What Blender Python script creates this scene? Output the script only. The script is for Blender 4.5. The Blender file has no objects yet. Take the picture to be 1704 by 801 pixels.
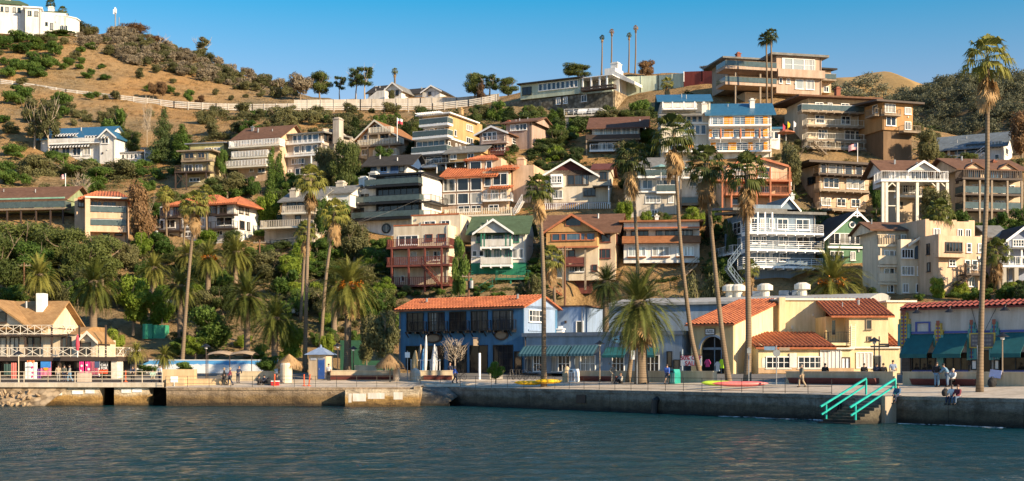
import bpy, bmesh, math, random
import numpy as np
from mathutils import Vector, Matrix, noise
random.seed(7)
R = math.radians
scene = bpy.context.scene
COL = scene.collection
# ---------------------------------------------------------------- camera, sky, sun, exposure
FPX, CX, CY, EYE = 2200.0, 852.0, 612.0, 3.7      # focal length and horizon of the photograph in its own pixels
cam_d = bpy.data.cameras.new('camera'); cam = bpy.data.objects.new('camera', cam_d); COL.objects.link(cam)
cam.location = (0, 0, EYE); cam.rotation_euler = (R(90), 0, 0)
cam_d.sensor_width = 36; cam_d.lens = 36*FPX/1704; cam_d.shift_y = (CY-400.5)/1704
cam_d.clip_start = 0.5; cam_d.clip_end = 4000
scene.camera = cam
SUN_AZ, SUN_EL = 54, 22                            # degrees to the right of straight behind the camera; height
sd = Vector((math.sin(R(SUN_AZ))*math.cos(R(SUN_EL)), -math.cos(R(SUN_AZ))*math.cos(R(SUN_EL)), math.sin(R(SUN_EL))))
world = bpy.data.worlds.new('World'); scene.world = world; world.use_nodes = True
nt = world.node_tree; bg = nt.nodes['Background']
sky = nt.nodes.new('ShaderNodeTexSky'); sky.sky_type = 'NISHITA'; sky.sun_disc = False
sky.sun_elevation = R(SUN_EL); sky.sun_rotation = math.atan2(sd.x, sd.y)
sky.altitude = 0; sky.air_density = 1.0; sky.dust_density = 0.05; sky.ozone_density = 5.0
tint = nt.nodes.new('ShaderNodeMix'); tint.data_type = 'RGBA'; tint.blend_type = 'MULTIPLY'; tint.inputs[0].default_value = 1.0
tco = nt.nodes.new('ShaderNodeTexCoord'); tse = nt.nodes.new('ShaderNodeSeparateXYZ'); nt.links.new(tco.outputs['Generated'], tse.inputs[0])
trp = nt.nodes.new('ShaderNodeValToRGB'); nt.links.new(tse.outputs[2], trp.inputs[0]); te = trp.color_ramp.elements      # deeper blue with height, then brightened overhead as added fill light
for p_, c_ in ((0.45, (0.95, 1.15, 1.12, 1)), (0.27, (0.16, 0.74, 0.74, 1))): e_ = te.new(p_); e_.color = c_
te[0].position = 0.0; te[0].color = (1.0, 0.80, 0.66, 1); te[-1].color = (0.95, 1.15, 1.12, 1)
e_ = te.new(0.20); e_.color = (0.90, 0.77, 0.68, 1)
nt.links.new(trp.outputs[0], tint.inputs[7])
nt.links.new(sky.outputs[0], tint.inputs[6]); nt.links.new(tint.outputs[2], bg.inputs[0]); bg.inputs[1].default_value = 0.108
sl = bpy.data.lights.new('sun', 'SUN'); sl.energy = 5.0; sl.angle = R(0.5); sl.color = (1, 0.79, 0.53)
so = bpy.data.objects.new('sun', sl); COL.objects.link(so); so.rotation_euler = sd.to_track_quat('Z', 'Y').to_euler(); so.location = (100, -60, 120)
scene.view_settings.view_transform = 'Standard'; scene.view_settings.look = 'None'
scene.view_settings.exposure = 1.0; scene.view_settings.gamma = 1
scene.render.engine = 'CYCLES'

# ---------------------------------------------------------------- helpers
def P(x, y, Y):
    return Vector(((x-CX)/FPX*Y, Y, EYE-(y-CY)/FPX*Y))
def XY(x, Y): return (x-CX)/FPX*Y
class MB:
    def __init__(s): s.v = []; s.f = []; s.m = []
    def add(s, vs, fs, m=0):
        b = len(s.v); s.v += [tuple(p) for p in vs]
        for f in fs: s.f.append(tuple(b+i for i in f)); s.m.append(m)
        return s
    def box(s, x0, x1, y0, y1, z0, z1, m=0):
        if x0 > x1: x0, x1 = x1, x0
        if y0 > y1: y0, y1 = y1, y0
        if z0 > z1: z0, z1 = z1, z0
        return s.add([(x0,y0,z0),(x1,y0,z0),(x1,y1,z0),(x0,y1,z0),(x0,y0,z1),(x1,y0,z1),(x1,y1,z1),(x0,y1,z1)],
              [(3,2,1,0),(4,5,6,7),(0,1,5,4),(1,2,6,5),(2,3,7,6),(3,0,4,7)], m)
    def bar(s, p, q, r, m=0, r2=None, n=4):
        return s.tube([p, q], [r, r2 if r2 is not None else r], n, m)
    def tube(s, pts, rad, n=6, m=0, cap=True):
        pts = [Vector(p) for p in pts]; vs = []; fs = []
        up = Vector((0.013, 0.9, 0.02))
        for i, p in enumerate(pts):
            d = (pts[min(i+1, len(pts)-1)]-pts[max(i-1, 0)])
            if d.length < 1e-9: d = Vector((0,0,1))
            d.normalize()
            a = d.cross(up)
            if a.length < 0.05: a = d.cross(Vector((1,0,0)))
            a.normalize(); b = d.cross(a)
            r = rad[i] if isinstance(rad, (list, tuple)) else rad
            k = math.pi/4 if n == 4 else 0
            for j in range(n):
                t = 2*math.pi*j/n+k
                vs.append(p+a*(r*math.cos(t))+b*(r*math.sin(t)))
        for i in range(len(pts)-1):
            for j in range(n):
                fs.append((i*n+j, i*n+(j+1)%n, (i+1)*n+(j+1)%n, (i+1)*n+j))
        if cap:
            fs.append(tuple(range(n))[::-1]); fs.append(tuple((len(pts)-1)*n+j for j in range(n)))
        return s.add(vs, fs, m)
    def poly(s, pts, m=0): return s.add(pts, [tuple(range(len(pts)))], m)
    def prism(s, pts, d, m=0):
        d = Vector(d); n = len(pts); pts = [Vector(p) for p in pts]
        vs = pts+[p+d for p in pts]
        return s.add(vs, [tuple(range(n))[::-1], tuple(range(n, 2*n))]+[(i, (i+1) % n, n+(i+1) % n, n+i) for i in range(n)], m)
    def lathe(s, prof, c=(0,0,0), n=12, m=0):
        vs = []; fs = []; k = len(prof)
        for r, z in prof:
            for j in range(n):
                t = 2*math.pi*j/n; vs.append((c[0]+r*math.cos(t), c[1]+r*math.sin(t), c[2]+z))
        for i in range(k-1):
            for j in range(n): fs.append((i*n+j, i*n+(j+1)%n, (i+1)*n+(j+1)%n, (i+1)*n+j))
        fs.append(tuple(range(n))[::-1]); fs.append(tuple((k-1)*n+j for j in range(n)))
        return s.add(vs, fs, m)
    def build(s, name, mats, parent=None, smooth=False):
        me = bpy.data.meshes.new(name); me.from_pydata(s.v, [], s.f); me.update()
        if not isinstance(mats, (list, tuple)): mats = [mats]
        for m in mats: me.materials.append(m)
        if len(mats) > 1: me.polygons.foreach_set('material_index', s.m)
        if smooth: me.polygons.foreach_set('use_smooth', [True]*len(s.f))
        o = bpy.data.objects.new(name, me); COL.objects.link(o)
        if parent: o.parent = parent
        return o
def tag(o, label=None, cat=None, group=None, kind=None):
    if label: o['label'] = label
    if cat: o['category'] = cat
    if group: o['group'] = group
    if kind: o['kind'] = kind
    return o
def empty(name, loc, rz=0, label=None, cat=None, group=None):
    o = bpy.data.objects.new(name, None); COL.objects.link(o); o.location = loc; o.rotation_euler = (0, 0, rz)
    o.empty_display_size = 0.3
    return tag(o, label, cat, group)
def copy_tree(o, parent=None):
    c = o.copy(); COL.objects.link(c)
    if parent: c.parent = parent
    for ch in KIDS.get(o.name, []): copy_tree(ch, c)
    return c
KIDS = {}

# ---------------------------------------------------------------- materials
MATS = {}
def nodes(name):
    m = bpy.data.materials.new(name); m.use_nodes = True
    t = m.node_tree; return m, t, t.nodes['Principled BSDF']
def N(t, typ, **kw):
    n = t.nodes.new(typ)
    for k, v in kw.items(): setattr(n, k, v)
    return n
def noise_n(t, vec, scale, detail=4, rough=0.55, dist=0):
    n = N(t, 'ShaderNodeTexNoise'); n.inputs['Scale'].default_value = scale; n.inputs['Detail'].default_value = detail
    n.inputs['Roughness'].default_value = rough; n.inputs['Distortion'].default_value = dist
    t.links.new(vec, n.inputs['Vector']); return n
def ramp(t, fac, stops):
    r = N(t, 'ShaderNodeValToRGB'); e = r.color_ramp.elements
    while len(e) < len(stops): e.new(0.5)
    for i, (p, c) in enumerate(stops): e[i].position = p; e[i].color = c if len(c) == 4 else (*c, 1)
    t.links.new(fac, r.inputs[0]); return r
def mixc(t, fac, a, b, mode='MIX'):
    m = N(t, 'ShaderNodeMix', data_type='RGBA', blend_type=mode)
    for sock, val in ((m.inputs[0], fac), (m.inputs[6], a), (m.inputs[7], b)):
        if isinstance(val, (int, float)): sock.default_value = val
        elif isinstance(val, (tuple, list)): sock.default_value = val if len(val) == 4 else (*val, 1)
        else: t.links.new(val, sock)
    return m.outputs[2]
def mapping(t, coord, scale):
    mp = N(t, 'ShaderNodeMapping'); mp.inputs['Scale'].default_value = scale
    t.links.new(coord, mp.inputs[0]); return mp.outputs[0]
def bump(t, b, height, strength, dist=0.05):
    n = N(t, 'ShaderNodeBump'); n.inputs['Strength'].default_value = strength; n.inputs['Distance'].default_value = dist
    t.links.new(height, n.inputs['Height']); t.links.new(n.outputs[0], b.inputs['Normal'])
def sc(c, k): return tuple(max(0, min(1, x*k)) for x in c[:3])
def wall(name, c, kind='stucco', rough=0.75, dirt=0.8):
    """painted wall: slow tint changes, rain streaks, and boards / plaster relief according to kind"""
    if name in MATS: return MATS[name]
    m, t, b = nodes(name); MATS[name] = m
    co = N(t, 'ShaderNodeTexCoord').outputs['Object']
    n1 = noise_n(t, co, 0.35, 4); n2 = noise_n(t, mapping(t, co, (1.6, 1.6, 0.22)), 1.0, 5, 0.65)
    n3 = noise_n(t, co, 9.0, 3)
    r1 = ramp(t, n1.outputs[0], [(0.3, sc(c, 0.86)), (0.7, sc(c, 1.08))])
    r2 = ramp(t, n2.outputs[0], [(0.40, (0.55, 0.50, 0.42)), (0.62, (1, 1, 1))])
    col = mixc(t, dirt*0.55, r1.outputs[0], r2.outputs[0], 'MULTIPLY')
    r3 = ramp(t, n3.outputs[0], [(0.3, (0.9, 0.9, 0.9)), (0.7, (1, 1, 1))])
    col = mixc(t, 0.6, col, r3.outputs[0], 'MULTIPLY')
    h = n3.outputs[0]; st = 0.25
    if kind in ('siding', 'boards', 'slats'):
        ax = {'siding': 'Z', 'boards': 'X', 'slats': 'Z'}[kind]
        w = N(t, 'ShaderNodeTexWave', wave_type='BANDS', bands_direction=ax, wave_profile='SAW')
        w.inputs['Scale'].default_value = {'siding': 1.6, 'boards': 1.1, 'slats': 1.5}[kind]; t.links.new(co, w.inputs['Vector'])
        if kind == 'boards':
            sep = N(t, 'ShaderNodeSeparateXYZ'); t.links.new(co, sep.inputs[0])
            ad = N(t, 'ShaderNodeMath', operation='ADD'); t.links.new(sep.outputs[0], ad.inputs[0]); t.links.new(sep.outputs[1], ad.inputs[1])
            cb = N(t, 'ShaderNodeCombineXYZ'); t.links.new(ad.outputs[0], cb.inputs[0]); t.links.new(cb.outputs[0], w.inputs['Vector'])
        lo_ = 0.38 if kind == 'slats' else 0.62
        r4 = ramp(t, w.outputs[0], [(0.0, (lo_, lo_, lo_)), (0.30 if kind == 'slats' else 0.14, (1, 1, 1)), (1.0, (0.93, 0.93, 0.93))])
        col = mixc(t, 0.8, col, r4.outputs[0], 'MULTIPLY'); h = w.outputs[0]; st = 0.5
    if kind == 'shingle' or kind == 'stone':
        v = N(t, 'ShaderNodeTexBrick') if kind == 'shingle' else N(t, 'ShaderNodeTexVoronoi')
        if kind == 'shingle':
            sep = N(t, 'ShaderNodeSeparateXYZ'); t.links.new(co, sep.inputs[0])
            ad = N(t, 'ShaderNodeMath', operation='ADD'); t.links.new(sep.outputs[1], ad.inputs[0]); t.links.new(sep.outputs[2], ad.inputs[1])
            cb = N(t, 'ShaderNodeCombineXYZ'); t.links.new(sep.outputs[0], cb.inputs[0]); t.links.new(ad.outputs[0], cb.inputs[1])
            t.links.new(cb.outputs[0], v.inputs['Vector'])
            v.inputs['Scale'].default_value = 1.0; v.inputs['Brick Width'].default_value = 0.42; v.inputs['Row Height'].default_value = 0.26
            v.inputs['Mortar Size'].default_value = 0.012
            v.inputs['Color1'].default_value = (1,1,1,1); v.inputs['Color2'].default_value = (0.72,0.70,0.68,1); v.inputs['Mortar'].default_value = (0.5,0.5,0.5,1)
            col = mixc(t, 0.75, col, v.outputs['Color'], 'MULTIPLY'); h = v.outputs['Fac']; st = 0.3
        else:
            t.links.new(co, v.inputs['Vector']); v.inputs['Scale'].default_value = 1.5
            r5 = ramp(t, v.outputs['Distance'], [(0.0, (1.1, 1.1, 1.1)), (0.45, (0.85, 0.85, 0.85)), (0.62, (0.45, 0.43, 0.4))])
            col = mixc(t, 0.9, col, r5.outputs[0], 'MULTIPLY')
            bw_ = N(t, 'ShaderNodeRGBToBW'); t.links.new(v.outputs['Color'], bw_.inputs[0]); rr5 = ramp(t, bw_.outputs[0], [(0.2, (0.55, 0.53, 0.5)), (0.8, (1.25, 1.2, 1.1))]); col = mixc(t, 0.8, col, rr5.outputs[0], 'MULTIPLY'); h = v.outputs['Distance']; st = -0.6
    t.links.new(col, b.inputs['Base Color']); b.inputs['Roughness'].default_value = rough
    b.inputs['Specular IOR Level'].default_value = 0.25
    bump(t, b, h, st, 0.03)
    return m
def plain(name, c, rough=0.5, metal=0.0, var=0.25):
    if name in MATS: return MATS[name]
    m, t, b = nodes(name); MATS[name] = m
    co = N(t, 'ShaderNodeTexCoord').outputs['Object']
    n1 = noise_n(t, co, 2.2, 4)
    r1 = ramp(t, n1.outputs[0], [(0.3, sc(c, 1-var)), (0.7, sc(c, 1+var*0.4))])
    t.links.new(r1.outputs[0], b.inputs['Base Color']); b.inputs['Roughness'].default_value = rough; b.inputs['Metallic'].default_value = metal
    return m
def tile(name, c, c2):
    """fired clay roof tiles: every tile its own tone, lichen patches"""
    if name in MATS: return MATS[name]
    m, t, b = nodes(name); MATS[name] = m
    co = N(t, 'ShaderNodeTexCoord').outputs['Object']
    v = N(t, 'ShaderNodeTexVoronoi'); v.inputs['Scale'].default_value = 3.2; t.links.new(co, v.inputs['Vector'])
    n1 = noise_n(t, co, 0.5, 5)
    r1 = ramp(t, v.outputs['Color'], [(0.1, c2), (0.9, c)])
    r2 = ramp(t, n1.outputs[0], [(0.35, (0.62, 0.58, 0.55)), (0.6, (1, 1, 1))])
    col = mixc(t, 0.7, r1.outputs[0], r2.outputs[0], 'MULTIPLY')
    t.links.new(col, b.inputs['Base Color']); b.inputs['Roughness'].default_value = 0.8
    return m
def glass(name='window_glass', dark=(0.015, 0.02, 0.025), lit=(0.34, 0.33, 0.30)):
    """window pane: dark room or pale curtain behind (differs from window to window), smooth reflecting surface"""
    if name in MATS: return MATS[name]
    m, t, b = nodes(name); MATS[name] = m
    oi = N(t, 'ShaderNodeObjectInfo'); co = N(t, 'ShaderNodeTexCoord').outputs['Object']
    w = noise_n(t, mapping(t, co, (1.3, 1.3, 0.05)), 1.7, 2)
    mx = N(t, 'ShaderNodeMath', operation='ADD'); t.links.new(oi.outputs['Random'], mx.inputs[0]); t.links.new(w.outputs[0], mx.inputs[1])
    r = ramp(t, mx.outputs[0], [(0.0, dark), (0.60, dark), (0.68, sc(dark, 2.6)), (0.76, sc(dark, 1.4)), (0.82, lit), (0.90, sc(lit, 0.6)), (0.97, lit)])
    r.color_ramp.interpolation = 'LINEAR'
    mul = N(t, 'ShaderNodeMath', operation='MULTIPLY'); mul.inputs[1].default_value = 0.66
    t.links.new(mx.outputs[0], mul.inputs[0]); t.links.new(mul.outputs[0], r.inputs[0])
    t.links.new(r.outputs[0], b.inputs['Base Color']); b.inputs['Roughness'].default_value = 0.06
    b.inputs['Specular IOR Level'].default_value = 0.25 if name in ('dark_opening', 'deco_glass', 'shaded_glass') else 0.7
    n = noise_n(t, co, 0.8, 1); bump(t, b, n.outputs[0], 0.08, 0.1)
    return m
def leaf(name, c1, c2, trans=0.25):
    if name in MATS: return MATS[name]
    m, t, b = nodes(name); MATS[name] = m
    oi = N(t, 'ShaderNodeObjectInfo'); co = N(t, 'ShaderNodeTexCoord').outputs['Object']
    n1 = noise_n(t, co, 1.1, 3)
    a = N(t, 'ShaderNodeMath', operation='MULTIPLY_ADD'); a.inputs[1].default_value = 0.55
    t.links.new(oi.outputs['Random'], a.inputs[0]); 
    s = N(t, 'ShaderNodeMath', operation='SUBTRACT'); t.links.new(n1.outputs[0], s.inputs[0]); s.inputs[1].default_value = 0.27
    t.links.new(s.outputs[0], a.inputs[2])
    r = ramp(t, a.outputs[0], [(0.15, c1), (0.8, c2)])
    b.inputs['Roughness'].default_value = 0.6; b.inputs['Specular IOR Level'].default_value = 0.2
    t.links.new(r.outputs[0], b.inputs['Base Color'])
    tr = N(t, 'ShaderNodeBsdfTranslucent'); t.links.new(r.outputs[0], tr.inputs[0])
    mx = N(t, 'ShaderNodeMixShader'); mx.inputs[0].default_value = trans
    t.links.new(b.outputs[0], mx.inputs[1]); t.links.new(tr.outputs[0], mx.inputs[2])
    t.links.new(mx.outputs[0], t.nodes['Material Output'].inputs[0])
    return m
def water_mat():
    m, t, b = nodes('sea_water')
    co = N(t, 'ShaderNodeTexCoord').outputs['Object']
    n0 = noise_n(t, mapping(t, co, (1.0, 0.40, 1)), 0.30, 3, 0.5, 0.5)
    n1 = noise_n(t, mapping(t, co, (1.0, 0.38, 1)), 1.6, 5, 0.65, 0.6)
    n2 = noise_n(t, mapping(t, co, (1.0, 0.5, 1)), 3.6, 3, 0.6, 0.3)
    a = N(t, 'ShaderNodeMath', operation='MULTIPLY_ADD'); a.inputs[1].default_value = 0.22
    t.links.new(n2.outputs[0], a.inputs[0]); t.links.new(n1.outputs[0], a.inputs[2])
    a2 = N(t, 'ShaderNodeMath', operation='MULTIPLY_ADD'); a2.inputs[1].default_value = 1.3
    t.links.new(n0.outputs[0], a2.inputs[0]); t.links.new(a.outputs[0], a2.inputs[2])
    bump(t, b, a2.outputs[0], 1.0, 0.34)
    b.inputs['Base Color'].default_value = (0.004, 0.042, 0.050, 1); b.inputs['Roughness'].default_value = 0.05; b.inputs['IOR'].default_value = 1.33
    # wave facets too small to model hide part of the mirror at grazing angles: the reflection is held below full strength
    bn = [n for n in t.nodes if n.type == 'BUMP'][0].outputs[0]; df = N(t, 'ShaderNodeBsdfDiffuse'); df.inputs[0].default_value = (0.004, 0.036, 0.043, 1); gl = N(t, 'ShaderNodeBsdfGlossy'); gl.inputs['Roughness'].default_value = 0.05; t.links.new(bn, gl.inputs['Normal'])
    fr = N(t, 'ShaderNodeFresnel'); fr.inputs['IOR'].default_value = 1.33; t.links.new(bn, fr.inputs['Normal']); mu = N(t, 'ShaderNodeMath', operation='MULTIPLY'); mu.inputs[1].default_value = 0.80; t.links.new(fr.outputs[0], mu.inputs[0])
    mx = N(t, 'ShaderNodeMixShader'); t.links.new(mu.outputs[0], mx.inputs[0]); t.links.new(df.outputs[0], mx.inputs[1]); t.links.new(gl.outputs[0], mx.inputs[2]); t.links.new(mx.outputs[0], t.nodes['Material Output'].inputs[0])
    return m
def soil_mat():
    m, t, b = nodes('dry_soil')
    co = N(t, 'ShaderNodeTexCoord').outputs['Object']
    n1 = noise_n(t, co, 0.035, 6, 0.6); n2 = noise_n(t, mapping(t, co, (1.3, 1.0, 0.35)), 0.42, 7, 0.72); n3 = noise_n(t, co, 2.5, 5, 0.75)
    r1 = ramp(t, n1.outputs[0], [(0.32, (0.47, 0.265, 0.105)), (0.47, (0.43, 0.275, 0.13)), (0.57, (0.35, 0.25, 0.135)), (0.68, (0.24, 0.185, 0.105))])
    r2 = ramp(t, n2.outputs[0], [(0.36, (0.42, 0.40, 0.34)), (0.52, (1, 1, 1)), (0.75, (1.08, 1.04, 0.95))])
    c = mixc(t, 0.8, r1.outputs[0], r2.outputs[0], 'MULTIPLY')
    r3 = ramp(t, n3.outputs[0], [(0.35, (0.62, 0.6, 0.55)), (0.6, (1, 1, 1))])
    c = mixc(t, 0.6, c, r3.outputs[0], 'MULTIPLY')
    t.links.new(c, b.inputs['Base Color']); b.inputs['Roughness'].default_value = 0.95; b.inputs['Specular IOR Level'].default_value = 0.1
    a = N(t, 'ShaderNodeMath', operation='ADD'); t.links.new(n2.outputs[0], a.inputs[0]); t.links.new(n3.outputs[0], a.inputs[1])
    bump(t, b, a.outputs[0], 1.0, 0.6)
    return m
def quay_mat(name, c, stain, wl=0.0):
    """sea wall concrete: tide band of weed at the foot, streaks, pour joints"""
    m, t, b = nodes(name); MATS[name] = m
    co = N(t, 'ShaderNodeTexCoord').outputs['Object']
    n1 = noise_n(t, mapping(t, co, (0.5, 0.5, 1.6)), 1.2, 6, 0.65); n2 = noise_n(t, mapping(t, co, (0.45, 0.45, 1.1)), 1.1, 7, 0.72); n3 = noise_n(t, co, 5, 5, 0.75); n4 = noise_n(t, mapping(t, co, (1.2, 1.2, 0.12)), 1.6, 4, 0.6)
    sep = N(t, 'ShaderNodeSeparateXYZ'); t.links.new(co, sep.inputs[0])
    a = N(t, 'ShaderNodeMath', operation='MULTIPLY_ADD'); a.inputs[1].default_value = 0.8; t.links.new(n1.outputs[0], a.inputs[0]); t.links.new(sep.outputs[2], a.inputs[2])
    sm = N(t, 'ShaderNodeMapRange'); sm.inputs[1].default_value = 0.1; sm.inputs[2].default_value = 2.2; t.links.new(a.outputs[0], sm.inputs[0])
    r = ramp(t, sm.outputs[0], [(0.22, sc(stain, 0.22)), (0.36, sc(stain, 0.8)), (0.55, stain), (0.72, c), (0.95, sc(c, 1.15))])
    r2 = ramp(t, n2.outputs[0], [(0.36, (0.34, 0.31, 0.27)), (0.50, (0.85, 0.83, 0.80)), (0.66, (1.25, 1.22, 1.15))])
    r3 = ramp(t, n3.outputs[0], [(0.32, (0.45, 0.45, 0.45)), (0.6, (1, 1, 1))])
    r4 = ramp(t, n4.outputs[0], [(0.36, (0.55, 0.5, 0.44)), (0.55, (1, 1, 1))])
    cc = mixc(t, 0.85, r.outputs[0], r2.outputs[0], 'MULTIPLY'); cc = mixc(t, 0.7, cc, r3.outputs[0], 'MULTIPLY'); cc = mixc(t, 0.5, cc, r4.outputs[0], 'MULTIPLY')
    t.links.new(cc, b.inputs['Base Color']); b.inputs['Roughness'].default_value = 0.85
    ad = N(t, 'ShaderNodeMath', operation='ADD'); t.links.new(n3.outputs[0], ad.inputs[0]); t.links.new(n2.outputs[0], ad.inputs[1])
    bump(t, b, ad.outputs[0], 1.0, 0.12)
    return m
W = wall
white = W('white_paint', (0.74, 0.73, 0.70)); trim = plain('white_trim', (0.80, 0.79, 0.77), 0.5, var=0.12)
cream = W('cream_stucco', (0.72, 0.62, 0.47)); paint_cream = plain('cream_trim', (0.72, 0.66, 0.54), 0.6, var=0.15)
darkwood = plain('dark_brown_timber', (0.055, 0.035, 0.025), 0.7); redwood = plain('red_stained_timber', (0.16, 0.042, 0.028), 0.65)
wood = plain('weathered_timber', (0.26, 0.20, 0.14), 0.8); orangewood = plain('orange_stained_timber', (0.42, 0.14, 0.06), 0.65)
black = plain('black_metal', (0.018, 0.018, 0.02), 0.45, 0.3); grey = plain('grey_metal', (0.30, 0.31, 0.32), 0.5, 0.4)
concrete = W('concrete', (0.44, 0.40, 0.34)); GL = glass(); GB = glass('reflecting_glass', (0.03, 0.06, 0.09), (0.10, 0.15, 0.20))
gpanel = plain('railing_glass', (0.075, 0.105, 0.105), 0.08); terracotta = tile('terracotta_tiles', (0.47, 0.15, 0.055), (0.30, 0.085, 0.035))
redtile = tile('dark_red_tiles', (0.26, 0.055, 0.035), (0.15, 0.03, 0.02)); brownroof = W('brown_shingle_roof', (0.20, 0.105, 0.065), 'shingle', 0.9)
greyroof = W('grey_shingle_roof', (0.24, 0.24, 0.23), 'shingle', 0.9); darkroof = W('dark_shingle_roof', (0.055, 0.052, 0.05), 'shingle', 0.9)
blueroof = plain('blue_metal_roof', (0.035, 0.13, 0.22), 0.35, 0.1); greenroof = W('green_shingle_roof', (0.10, 0.155, 0.085), 'shingle', 0.9)
LG = leaf('leaf_green', (0.040, 0.085, 0.015), (0.135, 0.205, 0.038), .32); LD = leaf('leaf_dark', (0.032, 0.058, 0.018), (0.105, 0.14, 0.040), .3)
LPINE = leaf('leaf_pine', (0.042, 0.066, 0.016), (0.135, 0.16, 0.042), .3)
LO = leaf('leaf_olive', (0.075, 0.082, 0.032), (0.19, 0.18, 0.075), .3); LDRY = leaf('leaf_dry', (0.13, 0.105, 0.068), (0.30, 0.245, 0.165), 0.15); LFAR = leaf('leaf_hazed_scrub', (0.085, 0.092, 0.052), (0.20, 0.19, 0.115), .25)  # far scrub has distance haze mixed into its lighter leaf colour
LY = leaf('leaf_bright', (0.09, 0.16, 0.015), (0.25, 0.31, 0.04), .35); LB = leaf('leaf_rust', (0.095, 0.055, 0.03), (0.22, 0.13, 0.06), 0.2)
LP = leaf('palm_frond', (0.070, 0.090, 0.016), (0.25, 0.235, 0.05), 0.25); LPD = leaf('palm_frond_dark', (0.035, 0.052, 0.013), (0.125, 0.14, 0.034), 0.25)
LK = leaf('dead_frond', (0.22, 0.13, 0.055), (0.46, 0.30, 0.14), 0.25)
bark = W('bark', (0.24, 0.185, 0.13), 'stucco', 0.95); palebark = W('pale_bark', (0.46, 0.38, 0.29), 'stucco', 0.9); palmbark = W('palm_bark', (0.25, 0.185, 0.125), 'slats', 0.95)
# ---------------------------------------------------------------- where every hillside building stands: near corner (pixel x, base y), distance, yaw in degrees
A = dict(
 red_deck=(746,476,185,-18), white_green=(872,462,185,-10), orange_gable=(1024,466,182,-12), brown_band=(1164,456,182,-6),
 blue_grey=(1247,470,176,12), green_gable=(1378,450,176,9), arch_window=(1465,488,162,6), adobe=(1562,490,158,14), lilac=(1674,465,160,4),
 dark_modern=(700,398,208,-22), peach_tiles=(846,359,212,-16), maroon_gable=(1015,345,208,-8), umbrella=(1127,362,200,-4),
 orange_deck=(1312,345,196,2), tan_flat=(1363,362,206,18), stilt_white=(1480,397,182,3), brown_decks=(1608,368,183,9), slate_white=(1669,270,225,-30),
 tan_apart=(1345,250,220,11), brown_wood=(1469,268,215,18), hill_modern=(1292,172,240,13), blue_roof=(1284,268,216,-3),
 brown_roof=(1064,255,226,-8), pink_shingle=(842,262,228,-24), big_tan=(744,285,232,-26), grey_cottage=(800,285,226,-20), small_blue=(676,300,226,-14), chalet=(662,262,240,-22),
 chimney_grey=(534,292,232,-22), three_balcony=(464,304,232,-20), little_stilt=(348,313,230,-14), pale_yellow=(372,285,238,-14), red_white=(389,404,205,-20),
 fence_deck=(517,412,205,-18), long_green=(106,362,200,-10), peach_curve=(143,400,196,14), victorian=(192,270,252,-12), pale_blue=(264,272,252,-14),
 mansion=(68,57,345,15), ridge_white=(668,163,312,-22), teal_long=(1020,192,262,-28))
# ---------------------------------------------------------------- ground
UL = Vector((0.603, -0.798)); NL = Vector((0.798, 0.603)); Q0 = Vector((-5.1, 129.5)); QL = 127.0   # right-hand sea wall line; left wall stands at y = QL
def inland(x, y): return max(y-QL if x < 6 else -99, (x-Q0.x)*NL.x+(y-Q0.y)*NL.y)
def flat_w(x): k = min(max(x/12, 0), 1); return 23+19*k*k*(3-2*k)
def ground_street(d): return 1.8+0.6*min(max(d/8, 0), 1)+0.8*min(max((d-8)/12, 0), 1)
ctrl = []
for k, (x, y, Y, yaw) in A.items():
    p = P(x, y, Y); ctrl.append((p.x, p.y-1.5, p.z-0.2))
    d = Vector((math.cos(R(yaw)), math.sin(R(yaw)))); s = 1 if yaw > 3 else -1
    ctrl.append((p.x+d.x*s*7, p.y+d.y*s*7-1.5, p.z-0.4))
def cp(x, y, Y): p = P(x, y, Y); ctrl.append(tuple(p))
for x in range(-260, 2000, 140):                                    # foot of the slope behind the street
    Xs = (x-CX)/FPX
    Y = 150
    while inland(Xs*Y, Y) > flat_w(Xs*Y)-1: Y -= 1
    while inland(Xs*Y, Y) < flat_w(Xs*Y)-1: Y += 0.5
    ctrl.append((Xs*Y, Y, 3.1))
for t in [(20,560,165),(100,600,160),(200,555,168),(300,585,162),(400,588,160),(470,592,160),(560,585,165),(620,560,175),(650,505,180),(600,470,188),
          (180,480,188),(60,520,175),(20,470,190),(330,480,186),(480,470,190),(560,430,200),(250,415,203),(-60,470,190),(-60,360,205),(-60,250,250),
          (30,265,248),(-60,140,300),(0,140,302),(140,155,300),(290,182,296),(420,186,294),(500,184,294),(620,184,294),(720,186,290),(820,172,290),
          (0,72,345),(-60,40,350),(130,62,365),(200,55,385),(280,80,385),(350,106,380),(420,132,372),(480,152,362),(520,165,330),(590,166,318),(700,164,320),(780,162,318),(850,158,300),
          (900,140,285),(960,128,285),(1060,122,280),(1140,122,275),(1200,120,268),(1290,120,262),(1360,140,268),(1420,165,262),(1500,200,262),(720,374,206),(790,364,206),(1560,236,250),(1650,240,250),(1760,250,250),(1900,260,240),(1800,380,180),(1760,470,150),
          (30,200,270),(120,200,272),(230,215,268),(330,222,262),(430,205,264),(560,215,262),(680,205,264),(780,200,262),(880,215,246),(960,212,243),(1010,196,258)]: cp(*t)
for x, y, Y in [(-60,160,430),(0,160,430),(150,150,450),(280,170,460),(400,215,450),(520,250,400),(700,240,390),(900,220,360),(1100,200,350),(1300,210,340),(1450,260,330),(1600,300,320),(1800,320,300)]: cp(x, y, Y)
C = np.array(ctrl); 
def kern(a, b):
    d = np.sqrt(((a[:, None, :2]-b[None, :, :2])**2).sum(2)+0.5); return d
A_ = kern(C, C)-np.eye(len(C))*1.2
Pm = np.c_[np.ones(len(C)), C[:, :2]]
Mx = np.block([[A_, Pm], [Pm.T, np.zeros((3, 3))]])
sol = np.linalg.solve(Mx, np.r_[C[:, 2], np.zeros(3)])
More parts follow.
